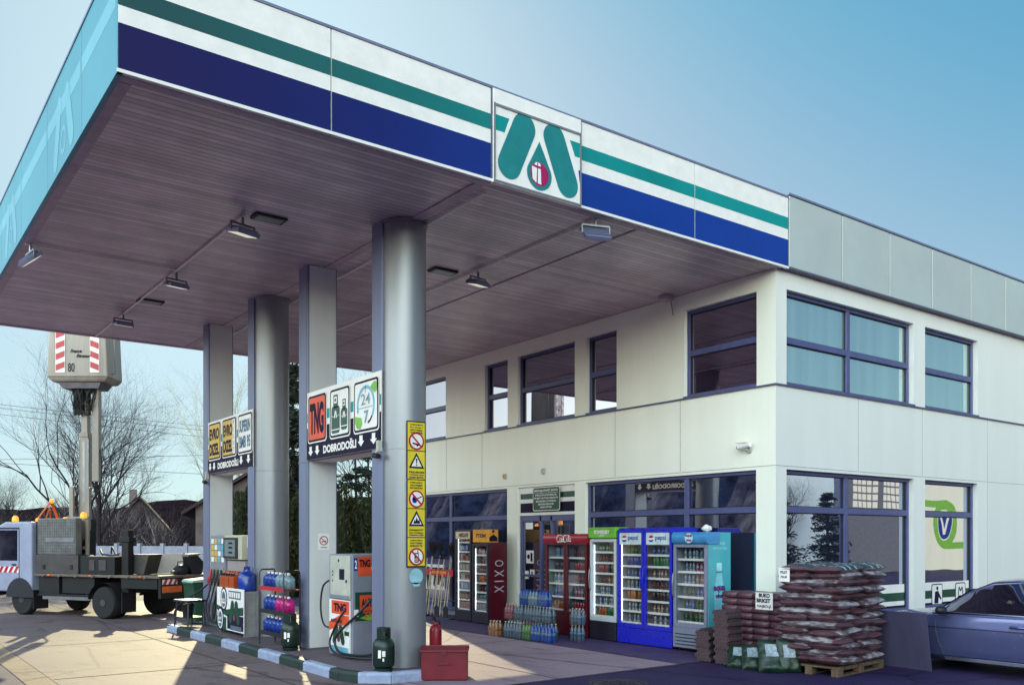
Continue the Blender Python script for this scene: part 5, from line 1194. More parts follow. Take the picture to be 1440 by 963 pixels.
def tool(y, k, lean, label):
    o = thing('garden_broom' if k == 0 else 'garden_rake' if k == 1 else 'shovel', label, ('broom', 'rake', 'shovel')[k], (10.78, y, .02), 0, 'garden tools leaning in the rack')
    top = 1.42 if k != 0 else 1.5
    mb = MB(); mb.tube([(-.1, 0, .05), (.08, lean, top-.1)], .013, 8); mb.done('handle', M_wood, o, smooth=True)
    if k == 0:
        mb = MB()
        for j in range(46):
            a = random.uniform(0, 2*PI); r = random.uniform(.02, .15); mb.bar((.075, lean*.97, top-.14), (.09+r*.5*math.cos(a), lean+r*math.sin(a), top+random.uniform(.05, .22)), .010)
        mb.done('bristles', M_brist, o)
    elif k == 1:
        mb = MB(); mb.bar((.08, lean-.16, top-.1), (.08, lean+.16, top-.1), .02)
        for j in range(9): mb.bar((.08, lean-.15+.0375*j, top-.1), (.03, lean-.15+.0375*j, top-.06), .008)
        mb.done('head', M_black, o)
    else:
        mb = MB(); n = 6
        pts = [(-.09, .02), (-.10, .22), (0, .30), (.10, .22), (.09, .02)]
        mb.prism(pts, 'x', -.11, -.10); mb.done('blade', M_black, o)
for i, (y, k, l) in enumerate(((17.82, 2, .06), (17.70, 0, -.05), (17.57, 0, .08), (17.44, 0, -.12), (17.30, 1, .05), (17.18, 2, -.04), (17.05, 1, .09), (16.92, 0, -.06), (16.80, 2, .03))):
    nm = ('broom with dark bristles', 'rake with black head', 'shovel with black blade')[k]
    tool(y, k, l, f'{nm}, {["leftmost","second from left","third from left","fourth from left","middle one","fourth from right","third from right","second from right","rightmost"][i]} of the tools behind the red strip')
# ------------------------------------------------------------------ pallet of pellet bags
NUM = ['lowest', 'second', 'third', 'fourth', 'fifth', 'sixth', 'seventh', 'eighth', 'ninth', 'tenth', 'eleventh', 'twelfth', 'thirteenth', 'topmost']
def bag_mat(name, c1, c2, c3):
    m = mat(name, c1, .42, var=.2, scale=16, col2=c2, bump=.5, bscale=26)
    nt = m.node_tree; b = nt.nodes['Principled BSDF']
    old = b.inputs['Base Color'].links[0].from_socket
    tc = nt.nodes.new('ShaderNodeTexCoord'); mp = nt.nodes.new('ShaderNodeMapping'); mp.inputs['Scale'].default_value = (7, 7, 30)
    oi = nt.nodes.new('ShaderNodeObjectInfo'); ad = nt.nodes.new('ShaderNodeVectorMath'); ad.operation = 'ADD'
    mu = nt.nodes.new('ShaderNodeMath'); mu.operation = 'MULTIPLY'; mu.inputs[1].default_value = 37.; nt.links.new(oi.outputs['Random'], mu.inputs[0])
    nt.links.new(tc.outputs['Object'], ad.inputs[0]); nt.links.new(mu.outputs[0], ad.inputs[1]); nt.links.new(ad.outputs[0], mp.inputs['Vector'])
    n = nt.nodes.new('ShaderNodeTexNoise'); n.inputs['Scale'].default_value = 1.; n.inputs['Detail'].default_value = 5; nt.links.new(mp.outputs['Vector'], n.inputs['Vector'])
    r = nt.nodes.new('ShaderNodeValToRGB'); r.color_ramp.elements[0].position = .45; r.color_ramp.elements[1].position = .60
    nt.links.new(n.outputs['Fac'], r.inputs['Fac'])
    mx = nt.nodes.new('ShaderNodeMix'); mx.data_type = 'RGBA'; mx.inputs[7].default_value = (*c3, 1); nt.links.new(r.outputs['Color'], mx.inputs['Factor']); nt.links.new(old, mx.inputs[6]); nt.links.new(mx.outputs[2], b.inputs['Base Color'])
    return m
M_bag = bag_mat('pellet_sack', (.15, .102, .105), (.062, .042, .050), (.36, .32, .36))
M_bagend = mat('pellet_sack_end', (.17, .055, .045), .45, var=.3, scale=24, col2=(.06, .025, .04), bump=.4, bscale=30)
M_bagtop = mat('pellet_sack_print', (.018, .055, .085), .4, var=.2, scale=12, bump=.3, bscale=30)
M_bagstripe = mat('pellet_sack_stripe', (.42, .46, .52), .4, var=.15, scale=12)
def bag_mesh(L, W, H, seed, top=False):
    nu, nv = 22, 14; mb = MB(); vs = []
    for side in (1, -1):
        for i in range(nu+1):
            for j in range(nv+1):
                u = -1+2*i/nu; v = -1+2*j/nv
                p = max(0, 1-abs(u)**3.2)**.55*max(0, 1-abs(v)**2.8)**.6
                x = L/2*u*(1-.06*abs(v)**3); y = W/2*v*(1-.10*abs(u)**4)
                nz = noise.noise(Vector((x*7+seed*3.1, y*7, seed)))*.22+noise.noise(Vector((x*17+seed, y*22, seed*2)))*.17+noise.noise(Vector((x*40, y*9+seed, seed)))*.07
                z = side*H/2*p*(1+nz*(1.4 if side > 0 else .5))
                if abs(u) > .93: z += .008*noise.noise(Vector((y*30, seed, 0)))
                vs.append((x, y, z+H/2))
    n = (nu+1)*(nv+1)
    for s_ in (0, 1):
        for i in range(nu):
            for j in range(nv):
                a = s_*n+i*(nv+1)+j; q = (a, a+nv+1, a+nv+2, a+1)
                u = -1+2*(i+.5)/nu
                m = 1 if abs(u) > .84 else 0
                if top and s_ == 0 and abs(u) <= .80: m = 3 if (.18 < abs(u) < .27 or .55 < u < .62) else 2
                mb.add([], []); mb.f.append(q if s_ == 0 else q[::-1]); mb.mi.append(m)
    mb.v = vs
    me = mb.mesh('pellet_bag', [M_bag, M_bagend, M_bagtop, M_bagstripe], smooth=True)
    return me
PC = Vector((10.25, 6.72, 0)); PR = math.radians(6)
def pl(x, y, z): 
    x *= 1.11; c, s_ = math.cos(PR), math.sin(PR); return (PC.x+x*c-y*s_, PC.y+x*s_+y*c, z)
LH = .0935
BA = [bag_mesh(.755, .48, .128, k) for k in range(5)]; BB = [bag_mesh(.94, .50, .128, 10+k) for k in range(5)]
BT = [bag_mesh(.755, .48, .128, 20+k, True) for k in range(3)]
t = thing('pallet', 'wooden pallet under the tall stack of pellet bags', 'pallet', pl(.61, .42, 0), PR)
M_pal = mat('pallet_wood', (.34, .20, .12), .75, var=.25, scale=14, streak=True)
for k in range(7): mb = MB(); x = -.66+.19*k+.02; mb.box(x, x+.145, -.42, .42, .104, .126); mb.done('deck_board', M_pal, t, bevel=.003)
for y in (-.37, 0, .37):
    mb = MB(); mb.box(-.655, .655, y-.05, y+.05, .083, .103); mb.box(-.655, .655, y-.05, y+.05, .002, .022); mb.done('stringer_board', M_pal, t, bevel=.003)
    for x in (-.58, 0, .58): mb = MB(); mb.box(x-.07, x+.07, y-.05, y+.05, .0225, .0825); mb.done('block', M_pal, t, bevel=.003)
for L in range(14):
    z = .122+LH*L
    if L == 13:
        spots = [(.30, .21, 0, 'left front'), (.92, .21, 0, 'right front'), (.30, .64, 0, 'left back'), (.92, .64, 0, 'right back')]
    elif L % 2 == 0: spots = [(.30, .21, 0, 'left front'), (.92, .21, 0, 'right front'), (.30, .64, 0, 'left back'), (.92, .64, 0, 'right back')]
    else: spots = [(.20, .43, 1, 'left'), (.61, .43, 1, 'middle'), (1.02, .43, 1, 'right')]
    sl_ = random.uniform(-.035, .035), random.uniform(-.03, .03)
    for (x, y, r, nm) in spots:
        me = random.choice(BT if L == 13 else BB if r else BA)
        o = put('pellet_bag', me, pl(x+sl_[0]+random.uniform(-.035, .035), y+sl_[1]+random.uniform(-.03, .03), z+random.uniform(-.004, .004)),
                f'{"dark topped" if L == 13 else "brown"} pellet bag, {nm} in the {NUM[L]} layer of the pallet stack', 'pellet bag', 'pellet bags stacked on the pallet', PR+(PI/2 if r else 0)+random.choice((0, PI))+random.uniform(-.05, .05))
        o.rotation_euler[0] = random.uniform(-.05, .05); o.rotation_euler[1] = random.uniform(-.06, .06)
t = thing('price_tag', 'white paper price tag on the top of the pellet bag stack', 'price tag', pl(-.03, .74, 1.22), PR)
mb = MB(); mb.box(-.008, -.003, -.085, .075, 0, .19); sh = mb.done('sheet', M_white, t)
Lt = Flat((-.008, .075, 0), *LEFTF); Lt.text('PELET', .025, .11, .10, .035, 1, bold=.03); Lt.text('PALM', .03, .05, .09, .03, 1, bold=.03); Lt.done('lettering', M_ink, sh)

# ------------------------------------------------------------------ briquette packs behind
M_briq = mat('briquette_wrap', (.15, .068, .085), .36, var=.25, scale=9, col2=(.06, .026, .042), bump=.35, bscale=18)
M_log = mat('pressed_log', (.14, .085, .095), .8, var=.3, scale=30, col2=(.05, .028, .04), bump=.5, bscale=60)
M_logend = mat('pressed_log_end', (.21, .135, .14), .85, var=.25, scale=40); M_hole = mat('log_hole', (.012, .008, .012), .9)
def briq_mesh(seed):
    nu, nv = 10, 10; W, Dp, H = .285, .44, .098
    mb = MB(); n = 16; prof = []
    rings = []
    for i in range(9):
        u = -1+2*i/8; e = max(.0, 1-abs(u)**8)**.4
        ring = []
        for k in range(n):
            a = 2*PI*k/n; c, s_ = math.cos(a), math.sin(a)
            y = W/2*math.copysign(abs(c)**.35, c); z = H/2*math.copysign(abs(s_)**.35, s_)
            w_ = 1+.05*noise.noise(Vector((u*3, y*12, z*12+seed)))
            ring.append((Dp/2*u, y*(.90+.10*e)*w_, z*(.86+.14*e)*w_+H/2))
        rings.append(ring)
    vs = [p for r in rings for p in r]
    fs = [(i*n+j, i*n+(j+1) % n, (i+1)*n+(j+1) % n, (i+1)*n+j) for i in range(8) for j in range(n)]+[tuple(range(n))[::-1], tuple(range(8*n, 9*n))]
    mb.add(vs, fs); return mb.mesh('briquette_pack', [M_briq], smooth=True)
BQ = [briq_mesh(k) for k in range(4)]
COLN = ['leftmost', 'second', 'third', 'fourth']
for cI, y in enumerate((8.78, 8.485, 8.19, 7.895)):
    for L in range(10):
        put('briquette_pack', random.choice(BQ), (10.80+random.uniform(-.02, .02), y+random.uniform(-.006, .006), .01+.101*L), f'brown briquette pack, {NUM[L] if L < 9 else "topmost"} layer of the {COLN[cI]} column behind the logs', 'briquette pack', 'wrapped briquette packs in the wide stack', random.uniform(-.04, .04))
t = thing('price_sign', 'white paper sign BUKO BRIKET on the wide briquette stack', 'price sign', (10.56, 8.10, .80))
mb = MB(); mb.box(-.006, 0, -.15, .15, -.02, .225); sh = mb.done('sheet', M_white, t)
Lt = Flat((-.006, .16, -.02), *LEFTF); Lt.text('BUKO', .07, .175, .19, .06, 1, bold=.05); Lt.text('BRIKET', .03, .10, .24, .06, 1, bold=.05); Lt.text('NAJBOLJI', .04, .02, .24, .05, 1, bold=.03); Lt.done('lettering', M_ink, sh)
def log_bundle_mesh():
    mb = MB(); r = .036
    k = 0
    for row in range(2):
        for i in range(4 if row == 0 else 4):
            y = (i-1.5)*.064+(.016 if row else -.016); z = .034+row*.056
            pts = [(y+r*.98*math.cos(PI/3*q+PI/6), z+r*.98*math.sin(PI/3*q+PI/6)) for q in range(6)]
            o = len(mb.v); mb.prism(pts, 'x', -.16, .16)
            base = len(mb.f)-8; mb.mi[base] = 1; mb.mi[base+1] = 1
            mb.add([(-.1605, y+.010*math.cos(PI/4*q), z+.010*math.sin(PI/4*q)) for q in range(8)], [tuple(range(8))], 2)
    return mb.mesh('briquette_log_bundle', [M_log, M_logend, M_hole])
LB = log_bundle_mesh()
def log_col(x, y, n, nm):
    for L in range(n):
        put('briquette_log_bundle', LB, (x+random.uniform(-.012, .012), y+random.uniform(-.012, .012), .004+.108*L), f'bundle of hexagonal pressed logs, {NUM[L]} in the {nm}', 'log bundle', 'bundles of pressed hexagonal logs', random.uniform(-.05, .05))
log_col(10.16, 8.42, 7, 'tall log column'); log_col(10.20, 8.80, 4, 'low log column'); log_col(10.50, 8.98, 4, 'log column beside the cooler foot')

# ------------------------------------------------------------------ green charcoal bags in front
M_gbag = mat('green_sack', (.018, .072, .032), .4, var=.25, scale=10, col2=(.006, .03, .018), bump=.5, bscale=16)
def sack_mesh(seed):
    nu, nv = 12, 16; H, W, Dp = .46, .34, .16; vs = []; mb = MB()
    for side in (1, -1):
        for i in range(nu+1):
            for j in range(nv+1):
                u = -1+2*i/nu; v = j/nv
                p = max(0, 1-abs(u)**4)**.5*max(0, 1-abs(2*v-1)**6)**.5
                nz = .35*noise.noise(Vector((u*2.2+seed, v*5, seed)))+.15*noise.noise(Vector((u*6, v*12+seed, 3)))
                vs.append((W/2*u*(1-.12*v), side*Dp/2*p*(1-.45*v)*(1+nz), H*v))
    n = (nu+1)*(nv+1)
    for s_ in (0, 1):
        for i in range(nu):
            for j in range(nv):
                a = s_*n+i*(nv+1)+j; q = (a, a+nv+1, a+nv+2, a+1); mb.f.append(q[::-1] if s_ == 0 else q)
                mb.mi.append(1 if s_ == 1 and 3 <= i <= 8 and 7 <= j <= 12 else 0)
    mb.v = vs; return mb.mesh('charcoal_bag', [M_gbag, mat('sack_label', (.50, .56, .62), .4, var=.3, scale=22, col2=(.10, .16, .22))], smooth=True)
for i, (x, y, rz, lean, lab) in enumerate(((9.90, 8.04, -.95, -.72, 'left'), (9.93, 7.80, -.80, -.62, 'middle'), (9.94, 7.48, -.70, -.45, 'right front'), (10.13, 7.36, -.6, -.22, 'right back'))):
    o = put('charcoal_bag', sack_mesh(i), (x, y, .0), f'green charcoal bag with pale label, {lab} one of the four leaning bags', 'charcoal bag', 'green charcoal bags in front of the briquettes', rz)
    o.rotation_euler[0] = lean
    o.scale = (.9, .9, .88) if i < 2 else (1.1, 1.1, 1.05) if i == 2 else (1, 1, 1)
# grey board leaning on the stack
t = thing('board', 'grey flat board leaning against the right side of the pellet stack', 'board', (11.82, 6.30, 0), math.radians(88))
mb = MB(); M_board = mat('grey_board', (.17, .16, .20), .6, var=.15, scale=3, streak=True)
Tm = Matrix.Rotation(-.17, 4, 'X'); 
vs = [Tm @ Vector(p) for p in ((0, 0, .0), (.95, 0, .0), (.95, .018, .0), (0, .018, 0), (0, 0, .80), (.95, 0, .80), (.95, .018, .80), (0, .018, .80))]
mb.add([(v.x, -v.y*-1, v.z+.003) for v in vs], [(0, 3, 2, 1), (4, 5, 6, 7), (0, 1, 5, 4), (1, 2, 6, 5), (2, 3, 7, 6), (3, 0, 4, 7)])
mb.done('panel', M_board, t)
# ------------------------------------------------------------------ silver blue saloon car at the right edge
M_paint = mat('car_paint_silver_blue', (.13, .15, .28), .26, metal=.65, var=.03, coat=.8)
M_cglass = mix_glass('car_glass', (.004, .004, .010), (.75, .8, .95), .10, .85)
M_tyre = mat('tyre_rubber', (.012, .011, .014), .8); M_hub = mat('truck_hub', (.10, .09, .10), .6, var=.2)
M_rim = mat('alloy_rim', (.45, .46, .5), .3, metal=.8)
M_chrome = mat('chrome_trim', (.75, .78, .85), .15, metal=1., var=0)
M_plastic = mat('dark_trim', (.02, .018, .03), .5)
car = thing('parked_car', 'silver blue saloon car parked beside the building at the right edge', 'car', (12.87, 5.45, 0), math.radians(90))
# local: x forward, y to the left (-> world -X); length 4.7, half width .87
ST = [ # x, z sill, z belt, half width sill, belt, hood/deck centre z
 (-2.35, .42, .66, .62, .60, .68), (-2.28, .30, .72, .74, .70, .76), (-2.0, .22, .78, .82, .77, .83), (-1.4, .18, .80, .86, .82, .85), (-.6, .17, .80, .87, .835, .84), (.1, .17, .79, .87, .835, .83),
 (.6, .17, .785, .87, .83, .83), (1.0, .17, .775, .87, .815, .825), (1.5, .18, .73, .86, .77, .785), (1.95, .22, .66, .82, .70, .71), (2.22, .28, .58, .72, .60, .62), (2.32, .34, .50, .60, .50, .53)]
def ring(x, zs, zb, ws, wb, zc):
    half = [(0, zs-.02), (ws*.6, zs-.02), (ws*.94, zs), (ws*.985, zs+.06), (ws*.99, zs+(zb-zs)*.30), (ws*1.0, zs+(zb-zs)*.62), (ws*.985, zs+(zb-zs)*.76), (wb+.012, zb-.02), (wb-.01, zb), (wb*.7, zb+(zc-zb)*.7), (0, zc)]
    return [(x, y, z) for y, z in half]+[(x, -y, z) for y, z in half[-2:0:-1]]
rg = [ring(*s_) for s_ in ST]; n = len(rg[0])
mb = MB(); vs = [p for r in rg for p in r]
fs = [(i*n+j, i*n+(j+1) % n, (i+1)*n+(j+1) % n, (i+1)*n+j) for i in range(len(rg)-1) for j in range(n)]+[tuple(range(n))[::-1], tuple(range((len(rg)-1)*n, len(rg)*n))]
mb.add(vs, fs); body = mb.done('body', M_paint, car, smooth=True)
body.modifiers.clear(); sb = body.modifiers.new('smooth', 'SUBSURF'); sb.levels = 2; sb.render_levels = 2
# greenhouse
GH = [(-1.95, .80, .70, .80), (-1.35, 1.10, .60, 1.12), (-.9, 1.22, .585, 1.245), (-.2, 1.265, .585, 1.29), (.25, 1.225, .58, 1.25), (.55, 1.10, .60, 1.13), (.98, .80, .70, .83)]
def gring(x, zt, wt, zc):
    wb = .805; zb = .775
    half = [(wb, zb), (wb+(wt-wb)*.5+.02, zb+(zt-zb)*.5), (wt+.02, zt-.03), (wt-.05, zt), (wt*.5, zt+(zc-zt)*.7), (0, zc)]
    return [(x, y, z) for y, z in half]+[(x, -y, z) for y, z in half[-2::-1]]
gr_ = [gring(*s_) for s_ in GH]; n = len(gr_[0])
mb = MB(); mb.add([p for r in gr_ for p in r], [(i*n+j, i*n+j+1, (i+1)*n+j+1, (i+1)*n+j) for i in range(len(gr_)-1) for j in range(n-1)]+[tuple(range(n)), tuple(range((len(gr_)-1)*n, len(gr_)*n))[::-1]])
mb.done('roof', M_paint, car, smooth=True)
def lerp(a, b, t): return tuple(a[i]+(b[i]-a[i])*t for i in range(len(a)))
def side_pt(x, k, s_, out=.008):
    for a, b in zip(GH, GH[1:]):
        if a[0] <= x <= b[0]:
            g_ = lerp(a, b, (x-a[0])/(b[0]-a[0])); break
    zt, wt = g_[1]-.045, g_[2]+.02; zb, wb = .80, .803
    z = zb+(zt-zb)*k; y = wb+(wt-wb)*k+.02*math.sin(PI*min(1, k))
    return (x, s_*(y+out), z)
for s_ in (1, -1):
    for (x0, x1) in ((-.28, .86), (-1.18, -.36)):
        mb = MB(); N = 9
        vs = [side_pt(x0+(x1-x0)*i/N, k, s_) for i in range(N+1) for k in (0, .5, 1)]
        mb.add(vs, [(i*3+j, i*3+j+1, i*3+j+4, i*3+j+3) for i in range(N) for j in (0, 1)]); mb.done('side_window', M_cglass, car, smooth=True)
    mb = MB(); mb.tube([side_pt(-1.25+.1*i, 0, s_, .012) for i in range(22)], .010, 6); mb.tube([side_pt(-1.25+.1*i, 1.08, s_, .006) for i in range(19)]+[side_pt(.75, 1.15, s_, .006), side_pt(.95, .6, s_, .012)], .010, 6); mb.done('window_trim', M_chrome, car, smooth=True)
    mb = MB()
    for x, top in ((.90, .0), (-.33, 0)):
        mb.tube([(x-.12, s_*.872, .22), (x-.04, s_*.876, .40), (x, s_*.872, .55), (x+.01, s_*.852, .68), (x+(.0 if x < 0 else .06), s_*.835, .79)], .006, 5)
    mb.tube([(-1.2, s_*.880, .60), (.9, s_*.878, .595), (1.5, s_*.862, .575)], .005, 5); mb.done('door_seam', M_plastic, car)
    mb = MB(); mb.box(-1.05, 1.15, min(s_*.855, s_*.885), max(s_*.855, s_*.885), .155, .205); mb.done('sill_trim', M_chrome, car, bevel=.008)
    mb = MB(); mb.tube([(-.30, s_*.87, .655), (-.26, s_*.90, .66), (-.12, s_*.90, .66), (-.08, s_*.87, .655)], .018, 8); mb.done('door_handle', M_paint, car, smooth=True)
    mb = MB(); mb.sphere((.78, s_*.95, .83), .10, 14, 8, 0, (.7, 1.0, .62)); mb.bar((.80, s_*.83, .80), (.79, s_*.92, .80), .04); mb.done('door_mirror', M_plastic, car, smooth=True)
    for xw in (1.40, -1.40):
        mb = MB(); mb.lathe([(.20, -.10), (.29, -.10), (.315, -.07), (.315, .07), (.29, .10), (.20, .10)], (xw, s_*.775, .315), 28, 0, 'y'); wh = mb.done('wheel', M_tyre, car, smooth=True)
        mb = MB(); mb.lathe([(.205, -.08), (.205, .09)], (xw, s_*.775, .315), 24, 0, 'y')
        for k in range(7): a = 2*PI*k/7; mb.bar((xw, s_*.87, .315), (xw+.19*math.cos(a), s_*.872, .315+.19*math.sin(a)), .035)
        mb.done('rim', M_rim, wh)
        mb = MB(); N = 16
        mb.add([(xw+r*math.cos(PI*k/N), s_*(.868 if r > .34 else .872), .315+r*math.sin(PI*k/N)) for k in range(N+1) for r in (.325, .36)], [(2*k, 2*k+1, 2*k+3, 2*k+2) for k in range(N)]); mb.done('wheel_arch', M_plastic, car)
mb = MB(); mb.quad((1.0, .62, .815), (1.0, -.62, .815), (.56, -.54, 1.115), (.56, .54, 1.115)); mb.done('windscreen', M_cglass, car)
mb = MB(); mb.box(.50, .52, -.10, .12, 1.02, 1.09); mb.done('rear_view_mirror', M_white, car)
for s_ in (1, -1):
    mb = MB(); mb.box(2.12, 2.26, min(s_*.35, s_*.66), max(s_*.35, s_*.66), .50, .60); mb.done('headlight', M_chrome, car, bevel=.02)

# ------------------------------------------------------------------ aerial platform truck
M_twhite = mat('truck_white', (.50, .56, .68), .35, var=.08, scale=3); M_tcream = mat('boom_cream', (.62, .54, .47), .42, var=.16, scale=5, streak=True)
M_chassis = mat('chassis_dark', (.022, .018, .022), .7, var=.3); M_bed = mat('bed_edge', (.34, .25, .19), .6, var=.2); M_tbox = mat('tool_box_grey', (.25, .22, .22), .5, var=.12, metal=.3)
M_mesh = mat('mesh_panel', (.36, .35, .34), .5, metal=.3, var=.15); M_tail = mat('tail_orange', (.75, .13, .015), .35); M_beac = mat('amber_beacon', (.9, .28, .02), .3, emis=(1, .35, .03), estr=1.2)
TR = (6.20, 20.48, 0); TH = math.radians(120)
trk = thing('platform_truck', 'white flatbed truck with aerial work platform raised behind the canopy', 'truck', TR, TH)
tinv = (Matrix.Translation(TR) @ Matrix.Rotation(TH, 4, 'Z')).inverted()
def tl(p): v = tinv @ Vector(p); return (v.x, v.y, v.z)
mb = MB(); mb.box(0, 3.85, -.92, .92, .93, .99); mb.done('flatbed', M_bed, trk, bevel=.01)
mb = MB(); mb.box(.05, 5.2, -.38, -.30, .58, .925); mb.box(.05, 5.2, .30, .38, .58, .925)
for x in (.3, 1.2, 2.2, 3.2, 4.4): mb.box(x, x+.1, -.299, .299, .62, .90)
mb.box(2.0, 3.0, .42, .85, .55, .925); mb.box(2.05, 2.9, -.85, -.42, .5, .925); mb.box(.10, 1.15, .40, .88, .70, .925); mb.box(3.1, 3.75, .55, .86, .50, .925); mb.bar((2.0, .87, .50), (3.75, .87, .50), .05)
mb.done('chassis', M_chassis, trk)
for (x, s_, name) in ((1.61, 1, 0), (1.61, -1, 0), (4.34, 1, 1), (4.34, -1, 1)):
    mb = MB(); y = s_*.74; wd = .22 if name == 0 else .11
    mb.lathe([(.2, -wd), (.33, -wd), (.365, -wd+.04), (.365, wd-.04), (.33, wd), (.2, wd)], (x, y, .365), 28, 0, 'y'); wh = mb.done('wheel', M_tyre, trk, smooth=True)
    mb = MB(); mb.lathe([(.19, -wd+.05), (.20, wd-.03), (.08, wd-.06), (.08, wd+.01)] if s_ > 0 else [(.2, -wd+.03), (.19, wd-.05)], (x, y, .365), 20, 0, 'y'); mb.done('rim', M_hub, wh, smooth=True)
    mb = MB(); N = 10
    mb.add([(x+.45*math.cos(PI*(.05+.9*k/N)), yy, .365+.45*math.sin(PI*(.05+.9*k/N))) for k in range(N+1) for yy in (y-wd-.02, y+wd+.02)], [(2*k, 2*k+1, 2*k+3, 2*k+2) for k in range(N)]); mb.done('mudguard', M_chassis, trk, smooth=True)
mb = MB(); mb.lathe([(.2, -.1), (.34, -.1), (.36, -.06), (.36, .06), (.34, .1), (.2, .1)], (.62, -.45, .46), 26, 0, 'y'); mb.done('spare_wheel', M_tyre, trk, smooth=True)
# rear end
mb = MB(); mb.box(-.02, .05, -.90, .90, .50, .92); mb.done('rear_panel', M_chassis, trk)
for s_ in (1, -1):
    mb = MB(); mb.box(-.045, -.021, min(s_*.30, s_*.86), max(s_*.30, s_*.86), .62, .76); mb.done('tail_light', M_tail, trk, bevel=.006)
    Fl = Flat((-.022, -.2 if s_ < 0 else .86, .80), (0, -1, 0), (0, 0, 1)); Fl.rect(0, 0, .44, .11, 1, 0)
    for k in range(3): Fl.poly([(.02+.15*k, 0), (.10+.15*k, 0), (.16+.15*k, .11), (.08+.15*k, .11)], 2, 1)
    Fl.done('chevron_plate', [M_white, M_red], trk)
mb = MB(); mb.box(-.04, -.021, -.82, -.42, .55, .64); np_ = mb.done('number_plate', M_white, trk)
Lt = Flat((-.04, -.42, .55), (0, -1, 0), (0, 0, 1)); Lt.text('DX 103 JU', .03, .015, .34, .06, 1, bold=.03); Lt.done('lettering', M_ink, np_)
# tool boxes, mesh locker
mb = MB(); mb.box(2.45, 3.80, .45, .90, .992, 1.42); mb.done('tool_box', M_tbox, trk, bevel=.012)
mb = MB(); mb.box(1.35, 2.40, .35, .88, .992, 1.40); mb.done('tool_box', M_chassis, trk, bevel=.012)
mb = MB(); mb.box(2.62, 2.70, .905, .915, 1.10, 1.2); mb.box(3.5, 3.58, .905, .915, 1.10, 1.2); mb.done('latch', M_black, trk)
mb = MB(); mb.box(2.55, 3.78, .70, .88, 1.424, 2.27); lk = mb.done('mesh_locker', M_mesh, trk, bevel=.02)
mb = MB()
for k in range(17): mb.box(2.58+.072*k, 2.588+.072*k, .883, .889, 1.45, 2.24)
for k in range(12): mb.box(2.57, 3.76, .883, .889, 1.47+.066*k, 1.478+.066*k)
mb.box(2.6, 3.5, .884, .894, 1.72, 1.82); mb.done('mesh', M_steel, lk)
mb = MB(); mb.box(3.80, 3.92, -.8, .8, .992, 2.20); mb.done('headboard', M_chassis, trk)
# cab
cab = MB(); prof = [(3.95, .55), (5.55, .55), (5.60, .9), (5.52, 1.35), (5.05, 2.12), (4.85, 2.20), (4.0, 2.20), (3.95, 2.12)]
cab.prism(prof, 'y', -.90, .90); cb = cab.done('cab', M_twhite, trk, bevel=.04, seg=3)
for s_ in (1, -1):
    Y = s_*.904
    mb = MB(); mb.add([(4.42, Y, 1.28), (5.40, Y, 1.28), (5.02, Y, 2.0), (4.42, Y, 2.0)], [(0, 1, 2, 3)]); mb.done('door_window', M_cglass, cb)
    mb = MB(); mb.tube([(4.36, Y, .72), (4.36, Y, 2.06), (5.02, Y, 2.06), (5.46, Y, 1.28), (5.46, Y, .95)], .010, 5); mb.done('door_seam', M_plastic, cb)
    Fl = Flat((5.3, s_*.903, 1.0), (-s_, 0, 0), (0, 0, 1)); Fl.rect(-.1, 0, .95, .14, 1, 0)
    for k in range(6): Fl.poly([(-.1+.17*k, 0), (0+.17*k, 0), (.09+.17*k, .14), (-.01+.17*k, .14)], 2, 1)
    Fl.done('chevron_strip', [M_white, M_red], cb)
    mb = MB(); mb.box(5.30, 5.40, min(s_*1.0, s_*1.13), max(s_*1.0, s_*1.13), 1.45, 1.80); mb.bar((5.3, s_*.9, 1.75), (5.35, s_*1.02, 1.72), .03); mb.done('door_mirror', M_plastic, cb, bevel=.02)
mb = MB(); mb.quad((5.54, .78, 1.36), (5.54, -.78, 1.36), (5.085, -.72, 2.10), (5.085, .72, 2.10)); mb.done('windscreen', M_cglass, cb)
for s_ in (1, -1):
    mb = MB(); mb.box(4.46, 4.58, min(s_*.905, s_*.935), max(s_*.905, s_*.935), 1.17, 1.205); mb.done('door_handle', M_plastic, cb, bevel=.005)
    mb = MB(); N = 14; mb.add([(4.34+.46*math.cos(PI*k/N), s_*.906, .42+.46*math.sin(PI*k/N)) for k in range(N+1)], [tuple(range(N+1))]); mb.done('wheel_arch', M_gasket, cb)
    mb = MB(); mb.box(4.36, 5.05, min(s_*.905, s_*.918), max(s_*.905, s_*.918), 2.03, 2.06); mb.done('window_trim', M_plastic, cb)
    mb = MB(); mb.box(5.54, 5.585, min(s_*.5, s_*.85), max(s_*.5, s_*.85), .72, .90); mb.done('headlight', M_chrome, cb, bevel=.02)
mb = MB(); mb.box(3.96, 3.99, -.7, .7, 1.3, 1.85); mb.done('rear_window', M_cglass, cb)
mb = MB(); mb.box(5.53, 5.66, -.88, .88, .42, .66); mb.done('bumper', M_plastic, cb, bevel=.03)
for (x, y, z) in ((4.75, .70, 2.21), (2.62, .60, 2.275), (4.75, -.7, 2.21)):
    mb = MB(); mb.lathe([(.07, 0), (.075, .03), (.065, .10), (.03, .14)], (x, y, z), 14); mb.done('beacon', M_beac, trk, smooth=True)
